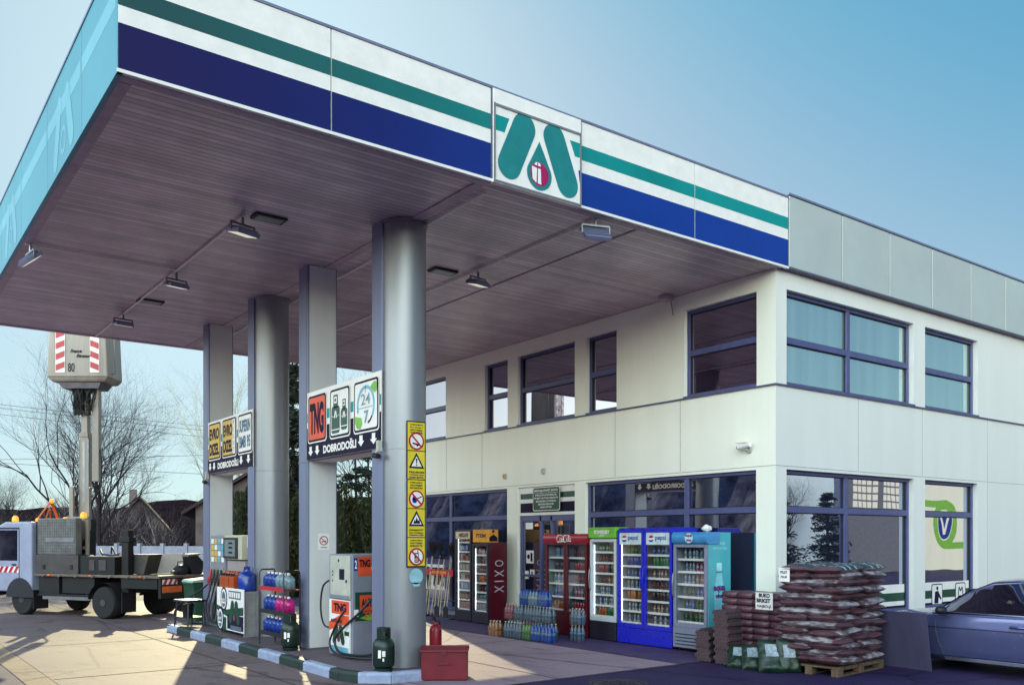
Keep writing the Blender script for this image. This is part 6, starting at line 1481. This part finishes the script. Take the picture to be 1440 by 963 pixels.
# folding warning triangle on the cab roof, facing backwards
mb = MB(); P3 = [(4.12, .62, 2.24), (4.12, .02, 2.24), (4.02, .32, 2.70)]
for a, b in ((0, 1), (1, 2), (2, 0)): mb.bar(P3[a], P3[b], .07, .02)
mb.bar((4.10, .40, 2.26), (4.05, .33, 2.55), .03); mb.bar((4.13, .25, 2.26), (4.06, .3, 2.5), .03)
tri = mb.done('warning_triangle', M_tail, trk)
for p in P3: mb = MB(); mb.sphere((p[0]-.03, p[1], p[2]), .055, 10, 6); mb.done('lamp', M_beac, tri, smooth=True)
# turret, mast, basket
mx, my = 3.02, .20
mb = MB(); mb.lathe([(.42, .992), (.42, 1.12), (.34, 1.14), (.34, 1.34)], (mx, my, 0), 24); mb.done('turret', M_chassis, trk, smooth=True)
ax_u = Vector(tl((6.2+CR.x, 20.48+CR.y, 0))); ax_v = Vector(tl((6.2+CF.x, 20.48+CF.y, 0)))   # sideways and away as seen from the forecourt
def tb(u, v, z): p = Vector((mx, my, 0))+ax_u*u+ax_v*v; return (p.x, p.y, z)
def tbox(mb, u0, u1, v0, v1, z0, z1, m=0):
    c = [tb(u, v, z) for z in (z0, z1) for u, v in ((u0, v0), (u1, v0), (u1, v1), (u0, v1))]
    mb.add(c, [(0, 3, 2, 1), (4, 5, 6, 7), (0, 1, 5, 4), (1, 2, 6, 5), (2, 3, 7, 6), (3, 0, 4, 7)], m)
mb = MB()
tbox(mb, -.24, -.17, -.42, -.34, 1.0, 2.32); tbox(mb, .20, .27, -.42, -.34, 1.0, 2.32); tbox(mb, -.169, .199, -.42, -.34, 2.22, 2.31); tbox(mb, -.169, .199, -.42, -.34, 1.55, 1.62); tbox(mb, -.24, -.15, -.30, -.2, 2.0, 3.02); tbox(mb, .14, .23, -.30, -.2, 2.0, 3.0)
mb.done('turret_frame', M_tcream, trk, bevel=.008)
mb = MB(); tbox(mb, -.085, .105, -.10, .10, 1.2, 4.3); tbox(mb, -.06, .08, -.08, .08, 4.3, 5.05); tbox(mb, -.105, -.088, -.11, -.07, 1.3, 4.15, 1); tbox(mb, .108, .125, -.11, -.07, 1.3, 4.15, 1); tbox(mb, -.09, .11, -.12, .12, 4.2, 4.3); tbox(mb, -.02, .04, -.105, -.101, 2.6, 4.1, 1); mb.done('mast', [M_tcream, M_steel], trk, bevel=.008)
mb = MB(); tbox(mb, -.16, -.10, -.2, .1, 1.2, 2.25); tbox(mb, .13, .19, -.2, .1, 1.2, 2.25)
for k in range(10): mb.tube([tb(-.12+.03*k, -.15+random.uniform(-.05, .05), 1.9+random.uniform(-.2, .2)), tb(-.1+.025*k, -.2, 1.6), tb(random.uniform(-.15, .15), -.1, 1.2)], .014, 6)
mb.done('hydraulics', M_black, trk)
mb = MB(); tbox(mb, .20, .36, -.10, .06, 3.15, 5.40); mb.done('jib', M_tcream, trk, bevel=.012)
mb = MB(); tbox(mb, -.18, .02, -.16, .1, 4.75, 5.3); tbox(mb, -.20, -.15, -.18, -.05, 4.72, 5.25); tbox(mb, .10, .16, -.18, -.05, 4.72, 5.25); tbox(mb, -.26, .25, -.14, .14, 5.25, 5.36)
for k in range(12):
    a = random.uniform(-.25, .25); mb.tube([tb(a, -.17, 5.32), tb(a+random.uniform(-.1, .1), -.22, 5.1), tb(random.uniform(-.2, .2), -.18, 4.85), tb(random.uniform(-.22, .22), -.15, 4.7)], .013, 6)
mb.done('basket_joint', M_chassis, trk)
mb = MB(); mb.tube(cr([tb(.36, -.05, 3.9), tb(.42, -.1, 3.5), tb(.40, -.1, 3.0), tb(.2, -.05, 2.7), tb(.12, -.1, 2.3)]), .022, 8); mb.tube(cr([tb(.30, -.12, 5.3), tb(.22, -.16, 5.0), tb(.2, -.14, 4.8)]), .02, 8); mb.done('cable_bundle', M_rubber, trk, smooth=True)
mb = MB(); W0, W1, D0 = .70, .83, .38
zb, zt = 5.46, 6.62
def trap(z0, z1, w0, w1, d0, d1, m=0):
    c = [tb(u*w, v*d+.0, z) for z, w, d in ((z0, w0, d0), (z1, w1, d1)) for u, v in ((-1, -1), (1, -1), (1, 1), (-1, 1))]
    mb.add(c, [(0, 3, 2, 1), (4, 5, 6, 7), (0, 1, 5, 4), (1, 2, 6, 5), (2, 3, 7, 6), (3, 0, 4, 7)], m)
trap(zb, zb+.10, .62, .71, .34, .40); trap(zb+.10, zt, .71, .66, .40, .40); bk = mb.done('basket', M_tcream, trk, bevel=.03, seg=3)
mb = MB(); trap(zb-.14, zb-.01, .42, .5, .25, .3); mb.done('basket_floor', M_steel, bk)
p0 = Vector(tb(-.71, -.405, zb+.10)); uu = Vector(tb(1, 0, 0))-Vector(tb(0, 0, 0))
Fl = Flat(p0-(Vector(tb(0, 1, 0))-Vector(tb(0, 0, 0)))*.004, uu, (0, 0, 1))
for side, x in ((0, .22), (1, 1.02)):
    Fl = Flat(p0-(Vector(tb(0, 1, 0))-Vector(tb(0, 0, 0)))*.004, uu, (0, 0, 1))
    Fl.rect(x-.01, .10, x+.21, 1.06, 1, 0)
    for k in range(4):
        y = .14+.25*k
        Fl.poly([(x, y), (x+.2, y+.08), (x+.2, y+.22), (x, y+.14)] if side == 0 else [(x, y+.08), (x+.2, y), (x+.2, y+.14), (x, y+.22)], 2, 1)
    Fl.done('chevron', [M_white, M_red], bk)
Lt = Flat(p0-(Vector(tb(0, 1, 0))-Vector(tb(0, 0, 0)))*.004, uu, (0, 0, 1))
Lt.text('80', .50, .12, .15, .20, 2, bold=.0); Lt.text('France', .56, .56, .26, .08, 2, bold=.03, shear=.3); Lt.text('Élévateur', .70, .45, .34, .09, 2, bold=.03, shear=.3); Lt.done('lettering', M_ink, bk)
mb = MB(); mb.tube([tb(.71, -.2, zb+.2), tb(.80, -.2, zb+.2), tb(.76, -.2, zt+.05)], .018, 8); mb.done('grab_rail', M_alu, bk, smooth=True)
# outriggers, boxes and guards on the rear of the bed
mb = MB(); mb.box(1.05, 1.25, .62, .78, .60, 2.0); mb.box(1.0, 1.3, .60, .80, 1.72, 1.84); mb.done('outrigger', M_chassis, trk, bevel=.01)
mb = MB(); mb.prism([(.78, 1.0), (1.18, 1.0), (1.30, 1.45), (.62, 1.45)], 'y', .2, .6); mb.done('hopper', M_tbox, trk, bevel=.01)
mb = MB(); mb.box(.90, .93, -.75, .25, .995, 1.45); mb.box(.895, .935, -.77, -.752, .995, 1.47, 1); mb.done('guard_panel', [M_white, M_red], trk)
o = thing('jerrycan', 'black round container standing on the truck bed', 'container', (6.03, 20.62, .992))
mb = MB(); mb.lathe([(.13, 0), (.16, .04), (.16, .14), (.10, .20), (.05, .22)], n=16); mb.tube([(-.07, 0, .2), (-.06, 0, .29), (.06, 0, .29), (.07, 0, .2)], .014, 6); mb.done('body', M_black, o, smooth=True)
o = thing('spotlight', 'tilted black work light box on the truck bed near the tail', 'work light', (6.35, 20.72, .992), .3)
mb = MB(); mb.prism([(-.12, 0), (.14, 0), (.20, .25), (.04, .42), (-.22, .40)], 'y', -.12, .12); mb.done('housing', M_black, o, bevel=.01)
mb = MB(); mb.prism([(-.24, .405), (.05, .425), (.10, .47), (-.20, .46)], 'y', -.13, .13); mb.done('top_plate', M_mesh, o)
o = thing('rolled_tarp', 'grey rolled tarpaulin lying along the tail of the truck bed', 'tarpaulin', (6.20, 20.72, .992), .6)
mb = MB(); mb.tube([(-.5, 0, .05), (-.2, .02, .055), (.1, -.01, .05), (.5, .01, .05)], [.045, .055, .05, .04], 10); mb.done('roll', M_tbox, o, smooth=True)

for k in range(7):
    mb = MB(); x = .35+.52*k; mb.tube([(x, .925, .97), (x, .965, .95), (x+.05, .965, .92), (x+.08, .925, .95)], .010, 6); mb.done('tie_hook', M_steel, trk)
mb = MB(); mb.box(2.1, 3.6, .86, .885, .40, .49); mb.bar((2.3, .86, .45), (2.3, .7, .62), .03); mb.bar((3.4, .86, .45), (3.4, .7, .62), .03); mb.done('side_guard', M_steel, trk)
for x in (1.05, 3.82): mb = MB(); mb.box(x, x+.02, .55, .95, .16, .60); mb.done('mud_flap', M_rubber, trk)
for x in (.5, 2.0, 3.3): mb = MB(); mb.box(x, x+.09, .923, .937, .945, .985); mb.done('side_marker', M_tail, trk)
mb = MB(); mb.tube(cr([(2.35, .3, 1.42), (2.2, .5, 1.55), (1.9, .7, 1.45), (1.6, .65, 1.42), (1.3, .5, 1.5), (1.0, .3, 1.15)]), .022, 8); mb.tube(cr([(2.3, .1, 1.45), (2.0, .35, 1.6), (1.7, .5, 1.43), (1.4, .4, 1.44)]), .018, 8); mb.done('hydraulic_hose', M_rubber, trk, smooth=True)
for (x, sx_) in ((1.60, .22), (1.95, .16)): mb = MB(); mb.box(x, x+sx_, .885, .893, 1.08, 1.32); mb.done('locker_door', M_tbox, trk, bevel=.006)
o = thing('rope_coil', 'coil of pale rope lying on the dark tool box of the truck', 'rope', (5.05, 21.3, 1.405))
mb = MB()
for k in range(5): mb.tube([((.16-.012*k)*math.cos(2*PI*j/16), (.16-.012*k)*math.sin(2*PI*j/16), .02+.022*k) for j in range(17)], .014, 6)
mb.done('coil', M_tcream, o, smooth=True)
# ------------------------------------------------------------------ trees and background
M_bark = mat('dark_bark', (.035, .022, .030), .9, var=.3, scale=10); M_twig = mat('twig_brown', (.030, .018, .026), .9, var=.2); M_twigp = mat('pale_birch_twig', (.42, .40, .30), .9, var=.2); M_barkp = mat('birch_bark', (.45, .42, .36), .8, var=.3, scale=8)
def bare_tree(name, label, base, height, spread, seed, m_trunk=M_bark, m_twig=M_twig, depth=6, first=.28, r0=.13, droop=0., group='bare trees behind the forecourt', kids=(2, 4), stems=1):
    rnd = random.Random(seed); t = thing(name, label, 'tree', base, 0, group)
    T = MB(); C = MB()
    def grow(p, d, L, r, lev):
        mb = T if lev <= 1 else C
        k = 4 if lev < 2 else 3; pts = [p]; rs = [r]
        for i in range(k):
            d = (d+Vector((rnd.uniform(-1, 1), rnd.uniform(-1, 1), rnd.uniform(-.5, .7)-droop*lev*.25))*(.10+.035*lev)).normalized()
            p = p+d*(L/k); pts.append(p); rs.append(r*(1-.42*(i+1)/k))
        mb.tube(pts, rs, 7 if lev < 2 else 4 if lev < 4 else 3, caps=False)
        if lev >= depth: return
        n = rnd.randint(*kids)+(1 if lev in (1, 2, 3) else 0)
        for q in range(n):
            f = rnd.uniform(.35, 1) if q else 1.
            i = min(k-1, int(f*k)); b = pts[i].lerp(pts[i+1], f*k-i) if f < 1 else pts[-1]
            a = rnd.uniform(0, 2*PI); s_ = spread*rnd.uniform(.55, 1.15)
            o_ = d.orthogonal().normalized(); o_.rotate(Matrix.Rotation(a, 3, d))
            nd = (d+o_*s_+Vector((0, 0, .12))).normalized()
            grow(b, nd, L*rnd.uniform(.62, .86), rs[i]*rnd.uniform(.50, .68), lev+1)
    for s_ in range(stems):
        d0 = Vector((rnd.uniform(-.35, .35), rnd.uniform(-.2, .2), 1)) if stems > 1 else Vector((rnd.uniform(-.08, .08), 0, 1))
        grow(Vector((rnd.uniform(-.1, .1)*stems, 0, 0)), d0.normalized(), height*first, r0, 0)
    T.done('trunk', m_trunk, t, smooth=False); C.done('crown', m_twig, t)
    return t
bare_tree('bare_tree', 'large bare spreading tree behind the raised platform mast', far(122, 36), 12.0, .78, 4, depth=6, first=.25, r0=.125, stems=4)
bare_tree('bare_tree', 'bare tree at the far left behind the truck cab', far(5, 44), 7.0, .8, 9, depth=6, first=.25, r0=.12, stems=2)
bare_tree('bare_tree', 'smaller bare tree left of the house roof', far(205, 48), 7.2, .8, 12, depth=6, first=.22, r0=.11, stems=2)
bare_tree('birch_tree', 'tall pale birch with fine hanging twigs beside the far square column', far(318, 46), 13.5, .42, 21, M_barkp, M_twigp, depth=6, first=.30, r0=.12, droop=.5, stems=2)
bare_tree('birch_tree', 'pale birch seen between the farther columns', far(345, 50), 13.0, .45, 22, M_barkp, M_twigp, depth=6, first=.28, r0=.11, droop=.5, stems=2)
bare_tree('bare_tree', 'bare dark tree above the orange TNG sign', far(505, 44), 11.6, .65, 33, depth=6, first=.30, r0=.14)
bare_tree('bare_tree', 'bare bushy tree right of the truck mast near the house', far(262, 46), 6.8, .85, 41, depth=6, first=.2, r0=.10, stems=3)

M_con = mat('conifer_needles', (.012, .022, .012), .85, var=.3, scale=2); M_thuja = mat('thuja_green', (.040, .052, .014), .85, var=.45, scale=3.5, col2=(.012, .018, .006)); M_thuja2 = mat('thuja_dark', (.018, .026, .010), .9, var=.3, scale=3)
def conifer(label, base, h, rad, seed, tiers=16, group='dark conifers behind the columns', name='conifer_tree', z0=.06):
    rnd = random.Random(seed); t = thing(name, label, 'tree', base, 0, group)
    T = MB(); T.tube([(0, 0, 0), (.03, 0, h*.5), (0, .02, h*.97)], [rad*.06+.05, .07, .012], 8); T.done('trunk', M_bark, t, smooth=True)
    C = MB()
    for k in range(tiers):
        f = k/(tiers-1); z = h*(z0+(.96-z0)*f)+rnd.uniform(-.3, .3)*h/tiers; R = rad*(1-f*.86)*rnd.uniform(.7, 1.15)
        nb = rnd.randint(5, 8)
        for b in range(nb):
            a = rnd.uniform(0, 2*PI); L = R*rnd.uniform(.6, 1.1); dz = -L*rnd.uniform(.02, .28)
            d = Vector((math.cos(a), math.sin(a), 0)); e = d*L+Vector((0, 0, dz))
            C.tube([(0, 0, z), tuple(e*.5+Vector((0, 0, z+.06*L))), tuple(e+Vector((0, 0, z)))], [.03, .02, .006], 4, caps=False)
            for q in range(int(34+24*L)):
                u = rnd.uniform(.12, 1.0); p = e*u+Vector((0, 0, z+.06*L*math.sin(PI*u)))+Vector((rnd.gauss(0, .09), rnd.gauss(0, .09), rnd.gauss(-.06, .07)))*(.6+.5*L)
                s_ = rnd.uniform(.07, .16); v1 = Vector((rnd.gauss(0, 1), rnd.gauss(0, 1), rnd.gauss(0, .4))).normalized()*s_; v2 = Vector((rnd.gauss(0, 1), rnd.gauss(0, 1), rnd.gauss(-.5, .5))).normalized()*s_*.55
                C.add([p-v1, p+v2*.6, p+v1, p-v2*.6], [(0, 1, 2, 3)])
    C.done('crown', M_con, t); return t
conifer('tall narrow dark conifer between round and square columns', far(411, 33), 10.5, 1.15, 3, 46)
conifer('wide dark conifer with gaps seen under the orange sign', far(500, 37), 6.2, 3.6, 5, 15)
conifer('dark conifer behind the orange sign near the round column', far(545, 42), 7.2, 3.0, 6, 15)
conifer('low dark conifer seen between the two farther columns', far(345, 40), 4.6, 2.2, 8, 13)
def thuja(label, base, h, r, seed):
    rnd = random.Random(seed); t = thing('thuja_shrub', label, 'shrub', base, 0, 'thuja hedge shrubs behind the pumps')
    T = MB(); T.cyl((0, 0, 0), (0, 0, h*.5), .04, 6); T.done('stem', M_bark, t)
    C = MB(); prof = [(r*.55, .03), (r*.8, h*.15), (r*.82, h*.5), (r*.6, h*.8), (r*.2, h*.95)]; C.lathe(prof, n=14, m=1)
    for q in range(2600):
        v = rnd.random()**.85; a = rnd.uniform(0, 2*PI); R = r*(1-max(0, v-.55)**1.6*2.0)*(1+.16*math.sin(a*5+v*9+seed)+rnd.gauss(0, .07))*(.75 if v < .06 else 1)
        p = Vector((R*math.cos(a), R*math.sin(a), h*v*1.03)); s_ = rnd.uniform(.04, .10)
        up = Vector((rnd.gauss(0, .35)+.3*math.cos(a), rnd.gauss(0, .35)+.3*math.sin(a), 1)).normalized()*s_; sd_ = Vector((rnd.gauss(0, 1), rnd.gauss(0, 1), 0)).normalized()*s_*.4
        C.add([p-up, p+sd_, p+up, p-sd_], [(0, 1, 2, 3)])
    C.done('crown', [M_thuja, M_thuja2], t); return t
TH_LAB = ['leftmost', 'second from left', 'third from left', 'fourth from left', 'fifth from left', 'sixth from left', 'rightmost']
for i, px in enumerate((338, 362, 392, 432, 472, 505, 540)):
    thuja(f'clipped thuja shrub, {TH_LAB[i]} of the hedge behind the columns', far(px, 27.5+.4*(i % 2)), 3.15+.25*math.sin(i*2.1), .62, 50+i)

# concrete panel fence, brush, houses, hill
M_fence = mat('fence_concrete', (.42, .42, .52), .8, var=.15, scale=2)
t = thing('concrete_fence', 'grey precast concrete panel fence behind the truck', 'fence', far(150, 33))
fa, fb = far(-160, 36), far(330, 32); L_ = (fb-fa); nseg = 16; dL = L_/nseg
for k in range(nseg+1):
    p = fa+dL*k; mb = MB(); q = L_.to_track_quat('X', 'Z').to_matrix().to_4x4()
    mb.mbox(Matrix.Translation(p+Vector((0, 0, .80))) @ q, .14, .14, 1.66); mb.done('post', M_fence, t, world=True)
    if k < nseg:
        mb = MB(); c = p+dL/2
        for j in range(5): mb.mbox(Matrix.Translation(c+Vector((0, 0, .16+.305*j))) @ q, dL.length-.15, .05, .295)
        mb.done('panel', M_fence, t, world=True)
M_oldwall = mat('old_plaster', (.26, .20, .20), .9, var=.2, scale=1.5); M_roof = mat('old_roof_tile', (.060, .030, .036), .8, var=.3, scale=4)
def house(label, c, rz, w_, d_, hw, hr, win):
    t = thing('house', label, 'house', c, rz, 'old houses behind the fence')
    mb = MB(); mb.box(-w_/2, w_/2, -d_/2, d_/2, 0, hw); mb.prism([(-w_/2, hw), (w_/2, hw), (0, hw+hr*.95)], 'y', -d_/2+.001, d_/2-.001); mb.done('wall', M_oldwall, t)
    mb = MB(); o_ = .55; s_ = hr/(w_/2)
    for sg in (-1, 1):
        a = (sg*(w_/2+o_), hw-o_*s_); b = (0, hw+hr)
        mb.add([(a[0], -d_/2-.4, a[1]), (b[0], -d_/2-.4, b[1]), (b[0], d_/2+.4, b[1]), (a[0], d_/2+.4, a[1]), (a[0], -d_/2-.4, a[1]+.14), (b[0], -d_/2-.4, b[1]+.16), (b[0], d_/2+.4, b[1]+.16), (a[0], d_/2+.4, a[1]+.14)], [(0, 3, 2, 1), (4, 5, 6, 7), (0, 1, 5, 4), (1, 2, 6, 5), (2, 3, 7, 6), (3, 0, 4, 7)])
    rf = mb.done('roof', M_roof, t)
    mb = MB(); mb.box(-.8, -.35, .3, .8, hw+hr*.4, hw+hr+.7); mb.done('chimney', M_oldwall, rf)
    for (x, z, ww, hh) in win:
        mb = MB(); mb.box(x-ww/2, x+ww/2, -d_/2-.03, -d_/2-.002, z, z+hh); f_ = mb.done('window', M_mesh, t)
        mb = MB(); mb.box(x-ww/2+.07, x+ww/2-.07, -d_/2-.036, -d_/2-.031, z+.07, z+hh-.07); mb.done('pane', M_ink, f_)
    return t
hv = math.atan2(-CR.x, CR.y)
h1 = house('old plastered house with dark tiled roof left of the far square column', far(377, 42), -.37, 6.0, 6.5, 3.15, 1.95, [(-2.25, 1.30, .6, 1.2), (.4, 1.35, .7, 1.3)])
mb = MB(); mb.box(-2.55, -2.0, -3.55, -3.252, 2.62, 3.0); mb.done('air_conditioner', M_white, h1, bevel=.02)
house('distant low house with dark roof behind the bare brush', far(200, 58), -.3, 3.2, 6, 2.4, 1.9, [(-.6, .9, .8, 1.1)])
# far wooded rise
M_hill = mat('wooded_hill', (.016, .010, .016), 1., var=.35, scale=.6, spec=0.)
mb = MB(); N = 60; vs = []
for i in range(N+1):
    px = -1100+2400*i/N; 
    for j, (d, z) in enumerate(((52, 0), (60, 2.4), (72, 3.9), (110, 5.5), (150, 0))):
        p = far(px, d); vs.append((p.x, p.y, z*(1+.30*noise.noise(Vector((px*.006, j, 3))))-(.01 if z == 0 else 0)))
mb.add(vs, [(i*5+j, (i+1)*5+j, (i+1)*5+j+1, i*5+j+1) for i in range(N) for j in range(4)]); tag(mb.done('hill', M_hill, smooth=True), kind='structure')
rnd = random.Random(77); mb = MB()
for q in range(15000):
    px = rnd.uniform(-330, 420); d = rnd.uniform(38, 58)
    if 215 < px < 420 and d > 37 and rnd.random() < .75: d = rnd.uniform(35, 38); 
    p = far(px, d); h_ = rnd.uniform(1.2, 4.0)*(.75+.45*noise.noise(Vector((px*.012, d*.1, 1)))) * (d/50)*1.25
    if 240 < px: h_ *= .45
    dx, dy = rnd.gauss(0, .42)*h_*.6, rnd.gauss(0, .42)*h_*.6; s_ = rnd.uniform(.012, .032)
    z_ = rnd.uniform(0, h_*.35)
    a, b, c = Vector((p.x, p.y, z_)), Vector((p.x+dx*.5+rnd.gauss(0, .1), p.y+dy*.5, z_+(h_-z_)*.55)), Vector((p.x+dx, p.y+dy, h_))
    sd_ = CR*s_
    mb.add([a-sd_, a+sd_, b+sd_*.7, b-sd_*.7, c], [(0, 1, 2, 3), (3, 2, 4)], 1 if rnd.random() < .14 else 0)
    for w_ in range(3):
        u = rnd.uniform(.3, .95); e = a.lerp(c, u); f_ = e+Vector((rnd.gauss(0, .5), rnd.gauss(0, .5), rnd.uniform(.05, .55)))*h_*.28
        mb.add([e-sd_*.5, e+sd_*.5, f_], [(0, 1, 2)], 1 if rnd.random() < .16 else 0)
tag(mb.done('brushwood', [M_twig, mat('pale_stalk', (.30, .24, .22), .8)]), kind='stuff')
# overhead wires
M_wire = mat('wire_grey', (.16, .18, .18), .6)
for i, (ya, yb) in enumerate(((563, 596), (568, 602), (577, 611), (640, 634), (645, 662))):
    t = thing('power_line', ['uppermost', 'second', 'third', 'fourth', 'lowest'][i]+' of the thin overhead wires crossing the sky at left', 'wire', far(150, 70, 8), 0, 'overhead wires')
    A = far(-420, 70, EYE+70*(757-(ya-(yb-ya)*1.4))/FPX); B = far(640, 70, EYE+70*(757-(yb+(yb-ya)*1.1))/FPX)
    mb = MB(); mb.tube([A.lerp(B, k/14)-Vector((0, 0, .35*math.sin(PI*k/14))) for k in range(15)], .022, 5); mb.done('wire', M_wire, t, world=True)

# ------------------------------------------------------------------ across the road: what the shop windows mirror
t = thing('workshop_building', 'white workshop building across the road with green ring emblem', 'building', (57, -9, 0))
mb = MB(); mb.box(47.5, 66, -20, -9, 0, 7.5); mb.done('wall', M_wall2, t, world=True)
Fl = Flat((51.0, -9, 1.0), (-1, 0, 0), (0, 0, 1))
Fl.arc(0, 1.6, 1.15, .5, 0, 360, 1, 0); Fl.circle(0, 1.6, .82, 1, 1); Fl.rect(-.2, 2.6, 2.2, 3.0, 1.6, 0); Fl.rect(-2.2, .2, .2, .6, 1.6, 0)
Fl.poly([(-.5, 2.1), (-.28, 2.1), (0, 1.35), (.28, 2.1), (.5, 2.1), (.12, 1.05), (-.12, 1.05)], 2, 2); Fl.done('emblem', [M_lime, M_navy, M_white], t, world=True)
mb = MB(); mb.box(47.4, 66.1, -20.1, -8.9, 7.502, 7.8); mb.done('roof_edge', M_alu_flat, t, world=True)
t = thing('depot_building', 'grey depot building across the road beside the white workshop', 'building', (43, -12, 0))
mb = MB(); mb.box(41.7, 47.3, -10.2, -9.2, 0, 6.5); mb.done('wall', mat('depot_grey', (.13, .13, .19), .7), t, world=True)
for x in (42.0, 44.8):
    mb = MB()
    for i in range(5):
        for j in range(5): mb.box(x+.45*i, x+.45*i+.36, -9.198, -9.18, 3.0+.42*j, 3.33+.42*j)
    mb.done('window', M_white, t, world=True)
bare_tree('bare_tree', 'bare tree across the road seen only in the shop windows', Vector((46.8, -17, 0)), 9, .75, 61, depth=6, first=.25, r0=.16, stems=2)
bare_tree('bare_tree', 'second bare tree across the road, seen in the panes by the corner', Vector((50.5, -20, 0)), 9, .75, 62, depth=6, first=.25, r0=.16, stems=2)
for i, (x, y) in enumerate(((34.2, -8), (38.4, -8.3))):
    conifer(['dark conifer across the road mirrored in the corner pane', 'dark conifer across the road mirrored beside the other one'][i], Vector((x, y, 0)), 4.2, 1.6, 70+i, 16)

# scrub covered bank across the road
mb = MB(); vs = []
for i in range(31):
    for j, (y, z) in enumerate(((-26, 0), (-30, 3.6), (-38, 7.0), (-60, 10.5))): vs.append((-60+6*i, y+1.5*math.sin(i*1.3), z*(1+.25*noise.noise(Vector((i*.4, j, 9))))))
mb.add(vs, [(i*4+j, (i+1)*4+j, (i+1)*4+j+1, i*4+j+1) for i in range(30) for j in range(3)]); tag(mb.done('hill', mat('scrub_bank', (.17, .085, .055), .95, var=.4, scale=1.2), smooth=True), kind='structure')

# unseen bank to the west, added to give the windows dark treetops to mirror
mb = MB(); vs = []
NB = 260
for i in range(NB+1):
    rag = noise.noise(Vector((i*.37, 2, 5)))*.8+noise.noise(Vector((i*.09, 7, 5)))*1.0+noise.noise(Vector((i*.9, 3, 1)))*.4
    for j, (x, z) in enumerate(((-24, 0), (-25.5, 3.4), (-28, 7.4), (-40, 6.6), (-70, 0))): vs.append((x+1.2*math.sin(i*.3), -30+.5*i, max(0, z+(rag if j == 2 else .4*rag if j in (1, 3) else 0))-(.01 if z == 0 else 0)))
mb.add(vs, [(i*5+j, (i+1)*5+j, (i+1)*5+j+1, i*5+j+1) for i in range(NB) for j in range(4)]); tag(mb.done('hill', mat('added_mirror_bank', (.16, .15, .23), 1., var=.4, scale=.8, spec=0.)), kind='structure')  # this hill is the added unseen bank for window reflections

t = thing('manhole_cover', 'round iron manhole cover in the asphalt in front of the coolers', 'manhole cover', (7.64, 8.05, 0))
M_iron = mat('cast_iron', (.03, .022, .045), .5, metal=.4, var=.2, scale=14)
mb = MB(); mb.lathe([(.37, -.01), (.37, .010), (.325, .012), (.325, -.01)], n=40); mb.done('frame', M_iron, t)
mb = MB(); mb.lathe([(.315, -.01), (.315, .009)], n=40)
for k in range(-3, 4):
    for q in range(-3, 4):
        if k*k+q*q < 10: mb.box(.08*k-.022, .08*k+.022, .08*q-.022, .08*q+.022, .0092, .014)
mb.done('cover', M_iron, t)
